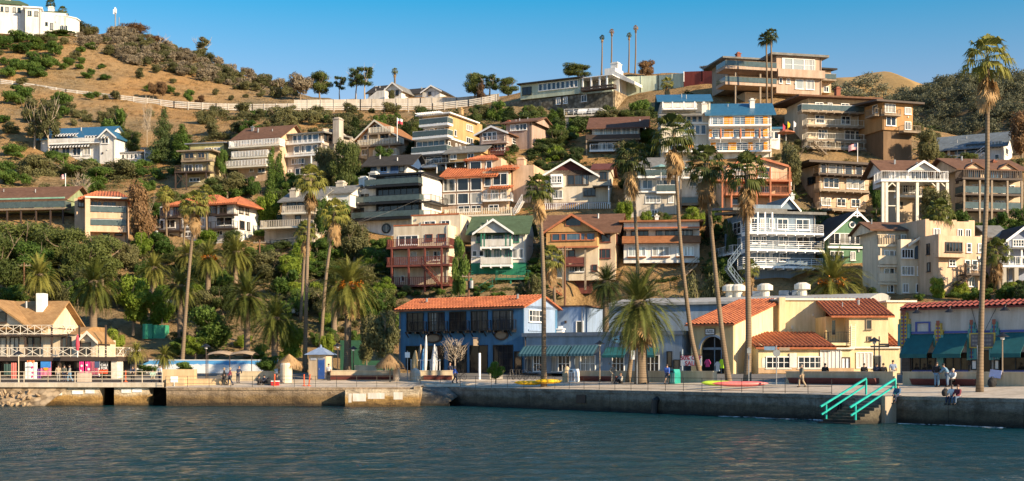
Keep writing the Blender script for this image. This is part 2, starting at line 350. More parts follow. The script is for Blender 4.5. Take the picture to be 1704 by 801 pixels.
def rbf(q):
    q = np.asarray(q, float); return kern(q, C) @ sol[:-3]+np.c_[np.ones(len(q)), q[:, :2]] @ sol[-3:]
def terr(x, y): 
    d = inland(x, y); fw = flat_w(x)
    if d < fw: return ground_street(d)
    z = float(rbf([[x, y]])[0]); k = min((d-fw)/6, 1)
    return ground_street(d)*(1-k)+z*k
def ray(x, y, y0=100, y1=470):
    """the point of the ground seen at a pixel"""
    dx = (x-CX)/FPX; dz = -(y-CY)/FPX; Ys = np.arange(y0, y1, 1.5); 
    z = rbf(np.c_[dx*Ys, Ys])
    for i, Yv in enumerate(Ys):
        d = inland(dx*Yv, Yv)
        if d < 0: continue
        fw = flat_w(dx*Yv); k = min(max((d-fw)/6, 0), 1); zz = ground_street(d)*(1-k)+z[i]*k
        if EYE+dz*Yv <= zz: return Vector((dx*Yv, Yv, zz))
    return None
soil = soil_mat()
def terrain():
    xs = np.concatenate([np.arange(-230, -150, 5), np.arange(-150, 110, 1.8), np.arange(110, 190, 5)]); ys = np.concatenate([np.arange(70, 330, 1.8), np.arange(330, 470, 4)])
    gx, gy = np.meshgrid(xs, ys); q = np.c_[gx.ravel(), gy.ravel()]
    z = rbf(q); rng = np.random.RandomState(2)
    out = []
    for i, (x, y) in enumerate(q):
        d = inland(x, y)
        fw = flat_w(x); k = min(max((d-fw)/6, 0), 1); zz = ground_street(d)*(1-k)+z[i]*k
        if d < 23.5: zz -= 0.35
        elif d < fw: zz -= 0.05
        else: zz += k*0.55*(noise.noise((x*0.16, y*0.16, 0))+0.5*noise.noise((x*0.5, y*0.5, 3)))-0.1
        out.append((x, y, zz if d > 5.5 and not (x < -33 and y < 137) else -2.5))
    n = len(xs); f = [(j*n+i, j*n+i+1, (j+1)*n+i+1, (j+1)*n+i) for j in range(len(ys)-1) for i in range(n-1)]
    mb = MB(); mb.v = out; mb.f = f; mb.m = [0]*len(f)
    o = mb.build('hillside', soil, smooth=True); tag(o, kind='structure')
terrain()
# far hills beyond the town, dark scrub on the right one, dry grass on the left one
def far_hill(name, m, sky_pts, Y, drop, depth, seed):
    mb = MB(); n = 90; x0, x1 = sky_pts[0][0], sky_pts[-1][0]; rows = 16
    for j in range(rows):
        t = j/(rows-1)
        for i in range(n):
            x = x0+(x1-x0)*i/(n-1); y = np.interp(x, [p[0] for p in sky_pts], [p[1] for p in sky_pts])
            top = P(x, y, Y); b = 1-(1-t)**1.4
            nz = noise.noise((top.x*0.03+seed, t*4, 1))*4*math.sin(math.pi*min(t*1.2, 1))+noise.noise((top.x*0.12+seed, t*9, 1))*1.6*(1-t*0.4)
            mb.v.append((top.x*(1+0.0*t), Y-depth*(1-t)+nz, top.z-drop*(1-b)+nz*0.5*(1-t)))
    for j in range(rows-1):
        for i in range(n-1): mb.f.append((j*n+i, j*n+i+1, (j+1)*n+i+1, (j+1)*n+i)); mb.m.append(0)
    b0 = len(mb.v)
    for i in range(n): v = mb.v[(rows-1)*n+i]; mb.v.append((v[0], v[1]+120, v[2]-50))
    for i in range(n-1): mb.f.append(((rows-1)*n+i, (rows-1)*n+i+1, b0+i+1, b0+i)); mb.m.append(0)
    o = mb.build(name, m, smooth=True); tag(o, kind='structure'); return mb, n, rows
grass = W('dry_grass', (0.40, 0.26, 0.10), 'stucco', 0.95); scrubsoil = W('scrub_soil', (0.16, 0.115, 0.06), 'stucco', 0.95)
HB = far_hill('far_grass_hill', grass, [(1330,150),(1380,132),(1410,131),(1440,124),(1462,121),(1490,133),(1520,143),(1560,160),(1640,190)], 620, 70, 150, 3)
HA = far_hill('far_scrub_hill', scrubsoil, [(1380,230),(1440,190),(1480,176),(1520,158),(1545,151),(1580,148),(1620,143),(1650,141),(1704,146),(1800,140),(1950,160)], 470, 95, 190, 8)
# ---------------------------------------------------------------- sea
def sea():
    rng = np.random.RandomState(5); xs = np.arange(-66, 62.01, .30); ys = np.arange(34, 131.51, .34); gx, gy = np.meshgrid(xs, ys); z = np.zeros_like(gx)
    for i in range(46):                                             # wind chop: many crossing wave trains
        lam = 0.7*(5.0/0.7)**rng.rand(); th = R(100+rng.normal()*38); k = 2*math.pi/lam; ph = k*(gx*math.cos(th)+gy*math.sin(th))+rng.rand()*6.28
        env = .65+.35*np.sin(gx*rng.uniform(.03,.16)+gy*rng.uniform(.02,.1)+rng.rand()*6)
        z += SLOPE/46**.5*1.414/k*env*(np.sin(ph)+.25*np.sin(2*ph+1.2))
    fade = np.clip((gx+66)/6, 0, 1)*np.clip((62-gx)/6, 0, 1)*np.clip((gy-34)/4, 0, 1)*np.clip((131.5-gy)/2, .15, 1); z *= fade
    n = len(xs); V_ = np.stack([gx, gy, z], 2).reshape(-1, 3).tolist(); f = [(j*n+i, j*n+i+1, (j+1)*n+i+1, (j+1)*n+i) for j in range(len(ys)-1) for i in range(n-1)]
    b = len(V_); x0, x1, y0, y1 = xs[0], xs[-1], ys[0], ys[-1]; V_ += [(-900,-200,0),(900,-200,0),(900,y1,0),(-900,y1,0),(x0,y0,0),(x1,y0,0),(x1,y1,0),(x0,y1,0)]
    f += [(b,b+1,b+5,b+4),(b+1,b+2,b+6,b+5),(b+3,b,b+4,b+7)]
    me = bpy.data.meshes.new('water'); me.from_pydata(V_, [], f); me.materials.append(water_mat()); me.polygons.foreach_set('use_smooth', [True]*len(f)); o = bpy.data.objects.new('water', me); COL.objects.link(o); tag(o, kind='structure')
SLOPE = 0.062
sea()
mb = MB(); mb.add([(-1500, -300, -3), (1500, -300, -3), (1500, 1200, -3), (-1500, 1200, -3)], [(0, 1, 2, 3)]); tag(mb.build('seabed', scrubsoil), kind='structure')
foam_m = plain('foam', (0.75, 0.78, 0.80), 0.6)
mb = MB(); rr = random.Random(4)
for i in range(260):
    t = rr.uniform(36, 60)*1.0; off = rr.gauss(0.9, 0.22)+0.25*math.sin(t*1.1); c = Q0+UL*t-NL*off
    l = rr.uniform(0.05, 0.4); w = rr.uniform(0.01, 0.05)
    pts = []
    for k in range(7):
        a = 2*math.pi*k/7; q = c+UL*(l*math.cos(a))+NL*(w*math.sin(a)*rr.uniform(.6, 1.4)); pts.append((q.x, q.y, 0.006+0.03*rr.random()))
    mb.poly(pts)
tag(mb.build('foam', foam_m), 'thin line of white foam along the foot of the dark sea wall', 'foam', kind='stuff')
# ---------------------------------------------------------------- promenade, street, sea walls
conc_top = W('promenade_concrete', (0.58, 0.49, 0.38), 'stucco', 0.9, 0.9); asphalt = W('street_paving', (0.20, 0.185, 0.165), 'stucco', 0.9, 0.8)
E0 = [(-33.4,QL),(-33,QL),(-8.8,QL),(-8.8,131.2),(-6.4,131.2),(-5.1,129.5),(10,109.52),(31.4,81.2),(70,30.1)]
NEAR = [True]
def off(d):
    y = QL+d; xc = (d-(y-Q0.y)*NL.y)/NL.x+Q0.x
    return [(-33.4 if d < 9.6 and y < 137 and NEAR[0] else -140,y),(-33,y),(-8.8,y),(min(-5, xc-1.2),y),(xc-0.6,y),(xc,y)]+[(a+NL.x*d, b+NL.y*d) for a, b in E0[6:]]
def strip(name, ds, m, dz=0.0):
    mb = MB(); k = len(E0); rows = []
    for d in ds:
        pts = E0 if d == 0 else off(d)
        rows.append([(a, b, ground_street(d)+dz) for a, b in pts])
    for r_ in rows: mb.v += r_
    for j in range(len(ds)-1):
        for i in range(k-1): mb.f.append((j*k+i, j*k+i+1, (j+1)*k+i+1, (j+1)*k+i)); mb.m.append(0)
    tag(mb.build(name, m), kind='structure')
strip('promenade', [0, 4.5, 8, 9.5], conc_top); NEAR[0] = False; strip('street', [9.5, 14, 20, 24], asphalt, -0.12)
qa = quay_mat('quay_left', (0.31, 0.235, 0.16), (0.22, 0.145, 0.065)); qb = quay_mat('quay_right', (0.26, 0.25, 0.22), (0.13, 0.11, 0.075)); qc = quay_mat('quay_block', (0.60, 0.50, 0.36), (0.46, 0.28, 0.09))
def seawall(name, pts, m, label, z1=1.795, th=0.7, coping=True):
    root = empty(name, (0, 0, 0)); tag(root, label, 'sea wall')
    mb = MB(); cb = MB()
    for (a, b) in zip(pts[:-1], pts[1:]):
        a = Vector((*a, 0)); b = Vector((*b, 0)); d = (b-a).normalized(); n = Vector((-d.y, d.x, 0))
        L = (b-a).length; seg = max(1, int(L/5.2))
        for i in range(seg):                                        # poured panels with open joints between them
            p = a+d*(L*i/seg+(0.015 if i else 0)); q = a+d*(L*(i+1)/seg-(0.015 if i < seg-1 else 0)); o_ = n*rr.uniform(0, .03)
            mb.prism([p+o_+Vector((0,0,-2)), q+o_+Vector((0,0,-2)), q+o_+Vector((0,0,z1-0.25)), p+o_+Vector((0,0,z1-0.25))], n*th)
        cb.prism([a-n*.07+Vector((0,0,z1-.247)), b-n*.07+Vector((0,0,z1-.247)), b-n*.07+Vector((0,0,z1)), a-n*.07+Vector((0,0,z1))], n*(th+0.07))
        fb = MB()
    mb.build('wall_face', m, root); cb.build('coping', qa if m is qa else qb, root)
    return root
seawall('sea_wall', [(-33.2,QL),(-8.9,QL)], qa, 'long brown concrete sea wall below the left plaza, sunlit and stained')
seawall('sea_wall', [(-5.1,129.5),(24.96,89.7)], qb, 'long dark shaded concrete sea wall running right to the teal handrails')
seawall('sea_wall', [(24.98,89.68),(70,30.1)], qb, 'dark sea wall right of the teal handrails where people sit')
# pale landing block standing in front of the left sea wall
mb = MB(); a = P(575,650,125.5); b = P(697,650,125.5)
mb.box(a.x, b.x, 125.2, 126.95, -2, 1.62); o = mb.build('landing_block', qc); LB_ = o; tag(o, 'pale rust stained concrete landing block standing before the brown sea wall', 'concrete block')
# ramp sinking into the gap between the two walls
root = empty('boat_ramp', (-7.6, 129, 0)); tag(root, 'concrete boat ramp sloping down into the gap between the sea walls', 'ramp'); mb = MB()
mb.add([(-8.78,127.2,0.25),(-6.2,127.0,0.25),(-5.3,129.4,0.9),(-6.45,131.25,1.78),(-8.78,131.25,1.78)], [(0,1,2,3,4)]); mb.v += []
mb.prism([(-8.78,126.9,-1.5),(-6.0,126.6,-1.5),(-6.0,126.6,0.24),(-8.78,126.9,0.24)], (0,0.6,0)); r_ = mb.build('ramp_slab', qb, root); r_.location = (7.6,-129,0)
mb = MB(); mb.prism([(-8.8,131.27,-1),(-6.4,131.27,-1),(-5.05,129.6,-1),(-5.05,130.1,-1),(-6.2,131.7,-1),(-8.8,131.7,-1)],(0,0,2.79)); r_ = mb.build('back_wall', qb, root); r_.location = (7.6,-129,0)
mb = MB(); mb.box(-9.4,-8.8,126.6,131.2,-1,1.9); r_ = mb.build('side_wall', qc, root); r_.location = (7.6,-129,0)
# left pier with two boat openings and rock embankment
root = empty('shop_pier', (-47, 129, 0)); tag(root, 'rust stained concrete pier front with two dark openings below the shops', 'pier'); rl = Vector((47,-129,0))
def wpoly(xs): return xs
z_d = 2.25
mb = MB(); s0 = P(70,650,129).x; 
def bx(mb, x0, x1, z0, z1, y0, y1): mb.box(XY(x0,128.6), XY(x1,128.6), y0, y1, z0, z1)
mb.prism([(XY(42,128.6),128.6,-1),(XY(166,128.6),128.6,-1),(XY(166,128.6),128.6,1.8),(XY(105,128.6),128.6,1.8)], (0,1.6,0)); bx(mb,190,248,-1,1.8,128.6,130.2)
o = mb.build('pier_wall', qc, root); o.location = rl
mb = MB(); bx(mb,-260,272,1.8,2.24,128.2,131); o = mb.build('deck_edge', W('deck_edge', (0.55,0.48,0.38)), root); o.location = rl
mb = MB(); bx(mb,160,275,-1,1.8,136,136.4); o = mb.build('back_wall', black, root); o.location = rl
mb = MB(); bx(mb,-260,272,2.10,2.246,130.9,142); tag(mb.build('boardwalk', W('boardwalk', (0.30,0.25,0.21))), kind='structure')
paperm = plain('painted_white_notice', (0.75,0.75,0.72), 0.6); mb = MB()
for x0, x1, y0, y1 in [(84,103,652,658),(120,138,650,656),(142,157,649,655),(202,218,648,654),(220,236,647,653)]:
    mb = MB(); mb.box(XY(x0,128.55), XY(x1,128.55), 128.54, 128.59, EYE-(y1-CY)/FPX*128.6, EYE-(y0-CY)/FPX*128.6); o = mb.build('painted_patch', paperm, root); o.location = rl
rockm = W('embankment_rock', (0.40,0.29,0.18), 'stucco', 0.95)
rk = random.Random(9); protos = []
for k in range(4):
    bm = bmesh.new(); bmesh.ops.create_icosphere(bm, subdivisions=2, radius=1)
    for v in bm.verts: v.co *= 0.8+0.5*noise.noise(v.co*1.3+Vector((k*7,0,0))); v.co.z *= 0.7
    me = bpy.data.meshes.new('rock'); bm.to_mesh(me); bm.free(); me.materials.append(rockm); protos.append(me)
for i in range(56):
    x = rk.uniform(-25, 98); t = rk.random(); y = 678-t*26
    if x > 100-(y-640)*1.5: continue
    o = bpy.data.objects.new('rock', protos[i % 4]); COL.objects.link(o); o.location = P(x, y, 126.0+2.0*t); s = rk.uniform(.12, .30); o.scale = (s*1.3, s, s*.8); o.rotation_euler = (rk.random()*6, rk.random()*6, rk.random()*6)
    tag(o, 'tumbled brown rock in the embankment below the shop boardwalk', 'rock', 'embankment rocks below the boardwalk')
mb = MB(); mb.add([(XY(-260,127),125.6,-1),(XY(60,127),125.6,-1),(XY(118,129),128.7,1.9),(XY(-260,129),128.7,1.9)], [(0,1,2,3)]); tag(mb.build('embankment', W('embankment_mortar', (0.42,0.33,0.23),'stone')), kind='structure')

for x0, x1, y0, y1 in ((580,585,655,670),(587,609,655,668),(612,640,654,664),(655,670,653,665)):
    mb = MB(); mb.box(XY(x0,125.2), XY(x1,125.2), 125.185, 125.199, EYE-(y1-CY)/FPX*125.2, EYE-(y0-CY)/FPX*125.2); mb.build('painted_patch', W('faded_white_paint',(0.66,0.63,0.57),'stucco',.8,1.0), LB_)
# ---------------------------------------------------------------- building kit
CLUT = random.Random(31)
FOOT = []                                          # footprints, so that no shrub grows through a wall
class House:
    def __init__(s, key, name, label, cat='house', group=None, a=None):
        x, y, Y, yaw = a or A[key]; s.xa = x; s.yaw = R(yaw)
        s.o = P(x, y, Y); s.U = Vector((math.cos(s.yaw), math.sin(s.yaw), 0)); s.V = Vector((-math.sin(s.yaw), math.cos(s.yaw), 0))
        s.r = empty(name, s.o, s.yaw, label, cat, group)
    # pixel column -> distance along the front (plane set back v); pixel row (read at the near corner) -> height
    def u(s, x, v=0):
        d = Vector(((x-CX)/FPX, 1, 0)); q = s.o+s.V*v; q = Vector((q.x, q.y, 0)); t = q.dot(s.V)/d.dot(s.V)
        return (d*t-Vector((s.o.x, s.o.y, 0))).dot(s.U)
    def vs(s, x, u):                               # pixel column -> depth along a side wall at u
        d = Vector(((x-CX)/FPX, 1, 0)); q = s.o+s.U*u; q = Vector((q.x, q.y, 0)); t = q.dot(s.U)/d.dot(s.U)
        return (d*t-Vector((s.o.x, s.o.y, 0))).dot(s.V)
    def w(s, y, v=0):
        Y = s.o.y+v*math.cos(s.yaw); return EYE-(y-CY)/FPX*Y-s.o.z
    def blk(s, x0, x1, yt, yb, d, m, v=0, part='wall', foot=True):
        u0, u1 = s.u(x0, v), s.u(x1, v); mb = MB(); mb.box(u0, u1, v, v+d, s.w(yb, v), s.w(yt, v))
        if foot: FOOT.append((s, u0, u1, v-1.0, v+d))
        o = mb.build(part, m, s.r); zt, zb = s.w(yt, v), s.w(yb, v)
        if foot and part == 'wall' and abs(u1-u0) > 3 and zt-zb > 3:      # rain pipes, vents and meter boxes on the walls
            pm = CLUT.choice([grey, wood, darkwood, paint_cream]); u_ = CLUT.choice([min(u0, u1)+.22, max(u0, u1)-.22])
            p = MB(); p.tube([(u_, v-.09, zb), (u_, v-.09, zt-.3), (u_, v-.02, zt-.1)], .05, 6); p.build('drainpipe', pm, s.r)
            for k in range(CLUT.randrange(0, 3)):
                c = CLUT.uniform(min(u0, u1)+.4, max(u0, u1)-.6); z = CLUT.uniform(zb+.5, zt-.6); b_ = MB(); q = CLUT.uniform(.12, .28); b_.box(c, c+q, v-.14, v-.004, z, z+q*1.3); b_.build(CLUT.choice(['meter_box', 'wall_vent', 'wall_lamp']), CLUT.choice([grey, darkwood, paint_cream]), s.r)
        return o
    def vents(s, u0, u1, f, m):
        for k in range(CLUT.randrange(1, 4)):
            u_ = CLUT.uniform(u0+.8, u1-.8); y, z = f(CLUT.uniform(.3, .85)); p = MB(); q = CLUT.choice([.06, .08, .14]); p.tube([(u_, y, z-.2), (u_, y, z+CLUT.uniform(.3, .7))], q, 7); p.build('vent_pipe', m, s.r)
    def win(s, xs, yt, yb, n=2, k=1, fm=None, v=0, g=None, name='window', sill=True):
        fm = fm or trim
        for x0, x1 in xs:
            u0, u1 = s.u(x0, v), s.u(x1, v); z0, z1 = s.w(yb, v), s.w(yt, v)
            s._win(lambda a, b, c, d, e, f, mb: mb.box(a, b, v+c, v+d, e, f), u0, u1, z0, z1, n, k, fm, g, name, sill)
    def swin(s, xs, yt, yb, n=1, k=1, fm=None, u=0, side=1, g=None, name='window', sill=True):
        fm = fm or trim
        for x0, x1 in xs:
            a_, b_ = sorted((s.vs(x0, u), s.vs(x1, u))); vv = (a_+b_)/2
            z0, z1 = s.w(yb), s.w(yt)
            s._win(lambda a, b, c, d, e, f, mb: mb.box(u-side*c, u-side*d, a, b, e, f), a_, b_, z0, z1, n, k, fm, g, name, sill)
    def _win(s, B, u0, u1, z0, z1, n, k, fm, g, name, sill):
        t = 0.09; mb = MB()
        B(u0-t, u1+t, -.10, .02, z1, z1+t, mb); B(u0-t, u1+t, -.10, .02, z0-t, z0, mb); B(u0-t, u0, -.10, .02, z0, z1, mb); B(u1, u1+t, -.10, .02, z0, z1, mb)
        for i in range(1, n): c = u0+(u1-u0)*i/n; B(c-.035, c+.035, -.075, .02, z0, z1, mb)
        for i in range(1, k): c = z0+(z1-z0)*i/k; B(u0, u1, -.065, .02, c-.025, c+.025, mb)
        if sill: B(u0-.16, u1+.16, -.2, .02, z0-t-.07, z0-t-.003, mb)
        f = mb.build(name, fm, s.r); p = MB(); B(u0, u1, -.02, .02, z0, z1, p); p.build('pane', g or GL, f)
    def rail(s, pts, z, h, kind, m, parent, name='railing', pm=None):
        mb = MB(); gl = MB()
        for a, b in zip(pts[:-1], pts[1:]):
            a = Vector((*a, z)); b = Vector((*b, z)); d = b-a; L = d.length
            if L < .05: continue
            up = Vector((0, 0, 1)); n = max(1, round(L/1.7))
            for i in range(n+1):
                p = a+d*(i/n); mb.bar(p, p+up*h, .036)
            mb.bar(a+up*h, b+up*h, .036)
            if kind == 'bars':
                mb.bar(a+up*.12, b+up*.12, .035); k = max(2, int(L/.27))
                for i in range(k): p = a+d*((i+.5)/k); mb.bar(p+up*.12, p+up*h, .014)
            elif kind == 'wide':
                k = max(2, int(L/.30))
                for i in range(k): p = a+d*((i+.5)/k); mb.bar(p+up*.06, p+up*h, .07)
            elif kind == 'hslat':
                for q in (.25, .5, .75): mb.bar(a+up*h*q, b+up*h*q, .032)
            elif kind == 'open':
                for q in (.35, .68): mb.bar(a+up*h*q, b+up*h*q, .025)
            elif kind == 'x':
                mb.bar(a+up*.1, b+up*.1, .05)
                for i in range(n):
                    p, q = a+d*(i/n), a+d*((i+1)/n); mb.bar(p+up*.1, q+up*h, .04); mb.bar(q+up*.1, p+up*h, .04); c = (p+q)/2; mb.bar(c+up*.1, c+up*h, .03)
            elif kind in ('glass', 'solid'):
                c = d.normalized().cross(up)*.03; gl.prism([a+up*.08-c, b+up*.08-c, b+up*(h-.06)-c, a+up*(h-.06)-c], c*2)
        o = mb.build(name, m, parent)
        if gl.v: gl.build('panel', (gpanel if kind == 'glass' else pm or m), o)
        return o
    def bal(s, x0, x1, y, out, kind, m, h=1.0, v=0, left=True, right=True, sm=None, th=.28, name='balcony', pm=None, brackets=False):
        """deck slab at row y on the front wall (plane v), sticking out, with a railing round its open sides"""
        vf = v-out; u0, u1 = s.u(x0, vf), s.u(x1, vf); z = s.w(y, v)
        mb = MB(); mb.box(u0, u1, vf, v-.01 if out > 0 else v, z-th, z)
        if brackets:
            n = max(2, int((u1-u0)/1.3))
            for i in range(n+1): c = u0+.1+(u1-u0-.2)*i/n; mb.box(c-.07, c+.07, vf-.15, v-.02, z-th-.2, z-th-.003)
        o = mb.build(name, sm or m, s.r)
        pts = ([(u0+.06, v-.05)] if left else [])+[(u0+.06, vf+.06), (u1-.06, vf+.06)]+([(u1-.06, v-.05)] if right else [])
        s.rail(pts, z, h, kind, m, o, pm=pm); return o
    def sbal(s, x0, x1, y, out, kind, m, u, side=1, h=1.0, sm=None, th=.25):
        a, b = sorted((s.vs(x0, u), s.vs(x1, u))); z = s.w(y); ue = u+side*out; mb = MB(); mb.box(u+side*.01, ue, a, b, z-th, z)
        o = mb.build('balcony', sm or m, s.r); s.rail([(u, a+.06), (ue-side*.06, a+.06), (ue-side*.06, b-.06), (u, b-.06)], z, h, kind, m, o)
    def posts(s, xs, yt, yb, v, m, r=.1, name='post', drop=0.0):
        for x in xs:
            u = s.u(x, v); mb = MB(); mb.box(u-r, u+r, v-r, v+r, s.w(yb, v)-drop, s.w(yt, v)); mb.build(name, m, s.r)
    def gable_u(s, x0, x1, ye, yr, d, m, v=0, ov=.5, wm=None, tiles=False, vr=.5, th=.18, name='roof', pix=True, lift=.2):
        """ridge runs along the front; ye eave row, yr ridge row, ridge at depth v + d*vr"""
        u0, u1 = s.u(x0, v), s.u(x1, v); ze = s.w(ye, v)+lift; r = v+d*vr; zr = s.w(yr, r)+lift
        sl = (zr-ze)/(d*vr); zb = zr-sl*(d*(1-vr)+ov); zf = ze-sl*ov
        mb = MB(); f0 = (v-ov, zf); rg = (r, zr); b0 = (v+d+ov, zb)
        for (p, q) in ((f0, rg), (rg, b0)):
            if tiles and p is f0: s.tile_sheet(mb, u0-ov, u1+ov, p, q); 
            mb.prism([(u0-ov, p[0], p[1]), (u0-ov, q[0], q[1]), (u0-ov, q[0], q[1]-th), (u0-ov, p[0], p[1]-th)], (u1-u0+2*ov, 0, 0))
        o = mb.build(name, m, s.r)
        if u1-u0 > 4 and name == 'roof': s.vents(u0, u1, lambda t: (f0[0]+(rg[0]-f0[0])*t, f0[1]+(rg[1]-f0[1])*t), grey)
        if wm:
            e = .02
            for uu, w_ in ((u0+e, .2), (u1-e-.2, .2)): g = MB(); g.prism([(uu, v+.02, ze-.4), (uu, v+d-.02, ze-.4), (uu, v+d-.02, zr-sl*d*(1-vr)-th), (uu, r, zr-th-.02), (uu, v+.02, ze-th-.02)], (w_, 0, 0)); g.build('gable_wall', wm, s.r)
        return o
    def tile_sheet(s, mb, u0, u1, p, q, pitch=.42):
        n = int((u1-u0)/pitch*6); rows = max(2, int(math.hypot(q[0]-p[0], q[1]-p[1])/.55)); vs = []; fs = []
        nrm = Vector((0, -(q[1]-p[1]), q[0]-p[0])).normalized()
        for j in range(rows*2):
            t = (j//2+(j % 2))/rows; lift = .07 if j % 2 == 0 else .01
            for i in range(n+1):
                uu = u0+(u1-u0)*i/n; h = .075*math.sin(2*math.pi*i/6)+lift+.03
                vs.append((uu, p[0]+(q[0]-p[0])*t+nrm.y*h, p[1]+(q[1]-p[1])*t+nrm.z*h))
        for j in range(rows*2-1):
            for i in range(n): b = j*(n+1)+i; fs.append((b, b+1, b+n+2, b+n+1))
        mb.add(vs, fs)
    def gable_v(s, x0, x1, ye, yr, d, m, v=0, ov=.45, wm=None, xr=None, th=.2, tm=None, truss=False):
        """gable end faces the front"""
        u0, u1 = s.u(x0, v), s.u(x1, v); uc = s.u(xr, v) if xr else (u0+u1)/2; ze, zr = s.w(ye, v)+.2, s.w(yr, v)+.2; mb = MB()
        for ue, sg in ((u0, -1), (u1, 1)):
            sl = (zr-ze)/abs(uc-ue); a = (ue+sg*ov, ze-sl*ov)
            mb.prism([(a[0], v-ov, a[1]), (uc, v-ov, zr), (uc, v-ov, zr-th), (a[0], v-ov, a[1]-th)], (0, d+ov, 0))
        o = mb.build('roof', m, s.r)
        if wm: g = MB(); g.prism([(u0, v, ze-th-.03), (u1, v, ze-th-.03), (uc, v, zr-th-.03)], (0, .25, 0)); g.build('gable_wall', wm, s.r)
        if tm:
            t = MB()
            for ue, sg in ((u0, -1), (u1, 1)):
                sl = (zr-ze)/abs(uc-ue); a = (ue+sg*ov, ze-sl*ov+.03); t.prism([(a[0], v-ov-.06, a[1]), (uc, v-ov-.06, zr+.03), (uc, v-ov-.06, zr-.32), (a[0], v-ov-.06, a[1]-.32)], (0, .055, 0))
            if truss: q = (u1-u0)*.11; zz = zr-(zr-ze)*.22; t.box(uc-q, uc+q, v-ov-.1, v-ov-.061, zz-.12, zz); t.box(uc-.08, uc+.08, v-ov-.11, v-ov-.061, zz-.3, zr+.25)
            t.build('bargeboard', tm, s.r)
        return o
    def hip(s, x0, x1, ye, yr, d, m, v=0, ov=.5, tiles=False, inset=.5, yb=None):
        u0, u1 = s.u(x0, v)-ov, s.u(x1, v)+ov; ze = s.w(ye, v); r = v+d/2; zr = s.w(yr, r); k = min((u1-u0)/2-.1, (d/2+ov)*inset*2*.5)
        mb = MB(); a = [(u0, v-ov, ze), (u1, v-ov, ze), (u1, v+d+ov, ze), (u0, v+d+ov, ze), (u0+k, r, zr), (u1-k, r, zr)]
        b = [(p[0], p[1], ze-.2) for p in a[:4]]
        mb.add(a+b, [(0,1,5,4), (1,2,5), (2,3,4,5), (3,0,4), (0,6,7,1), (1,7,8,2), (2,8,9,3), (3,9,6,0), (9,8,7,6)])
        if tiles:
            n = int((u1-u0)/.42*6); vs = []; fs = []; rows = 12
            for j in range(rows):
                t = j/(rows-1); l, rr_ = u0+k*t, u1-k*t
                for i in range(n+1): q = l+(rr_-l)*i/n; vs.append((q, v-ov+(r-v+ov)*t, ze+(zr-ze)*t+.05+.07*math.sin(q/.42*2*math.pi)))
            for j in range(rows-1):
                for i in range(n): c = j*(n+1)+i; fs.append((c, c+1, c+n+2, c+n+1))
            mb.add(vs, fs)
        return mb.build('roof', m, s.r)
    def flat(s, x0, x1, y, d, m, v=0, ov=.5, th=.35, yb=None, name='roof'):
        u0, u1 = s.u(x0, v)-ov, s.u(x1, v)+ov; z = s.w(y, v); zb = s.w(yb, v) if yb else z
        mb = MB(); mb.prism([(u0, v-ov, z), (u0, v+d+ov, zb), (u0, v+d+ov, zb-th), (u0, v-ov, z-th)], (u1-u0, 0, 0)); return mb.build(name, m, s.r)
    def chim(s, x0, x1, yt, yb, v, m, d=1.0, name='chimney', capm=None):
        u0, u1 = s.u(x0, v), s.u(x1, v); z0, z1 = s.w(yb, v), s.w(yt, v); mb = MB(); mb.box(u0, u1, v, v+d, z0, z1); o = mb.build(name, m, s.r)
        c = MB(); c.box(u0-.1, u1+.1, v-.1, v+d+.1, z1+.003, z1+.14); c.box(u0+.15, u1-.15, v+.15, v+d-.15, z1+.14, z1+.4); c.build('chimney_cap', capm or m, o)
    def band(s, x0, x1, yt, yb, m, v=0, t=.06, name='trim_band'):
        mb = MB(); mb.box(s.u(x0, v), s.u(x1, v), v-t, v-.003, s.w(yb, v), s.w(yt, v)); return mb.build(name, m, s.r)
    def sband(s, x0, x1, yt, yb, m, u, side=1, t=.06, name='trim_band'):
        a, b = sorted((s.vs(x0, u), s.vs(x1, u))); mb = MB(); mb.box(u+side*.003, u+side*t, a, b, s.w(yb), s.w(yt)); return mb.build(name, m, s.r)
    def stairs(s, x0, y0, x1, y1, v, m, w_=1.1, rm=None):
        """open flight between two pixels in the plane v, with a handrail"""
        p = Vector((s.u(x0, v), v, s.w(y0, v))); q = Vector((s.u(x1, v), v, s.w(y1, v))); mb = MB(); n = max(4, int(abs(q.z-p.z)/.19))
        for i in range(n): c = p.lerp(q, (i+.5)/n); mb.box(c.x-.16, c.x+.16, v-w_, v, c.z-.04, c.z+.02)
        for dv in (-.02, -w_): mb.bar(p+Vector((0, dv, -.12)), q+Vector((0, dv, -.12)), .09)
        o = mb.build('staircase', m, s.r); r = MB(); 
        for dv in (-w_,): 
            r.bar(p+Vector((0, dv, .95)), q+Vector((0, dv, .95)), .05); r.bar(p+Vector((0, dv, .5)), q+Vector((0, dv, .5)), .03)
            for i in range(0, n+1, 3): c = p.lerp(q, i/n); r.bar(c+Vector((0, dv, -.1)), c+Vector((0, dv, .95)), .04)
        r.build('handrail', rm or m, o)
    def umbrella(s, x, y, v, m, r=1.3, h=2.3):
        pass
def in_house(p, pad=.6, front=0.0):
    for h, u0, u1, v0, v1 in FOOT:
        d = p-h.o; u = d.dot(h.U); v = d.dot(h.V)
        if min(u0, u1)-pad < u < max(u0, u1)+pad and v0-pad-front < v < v1+pad: return True
    return False
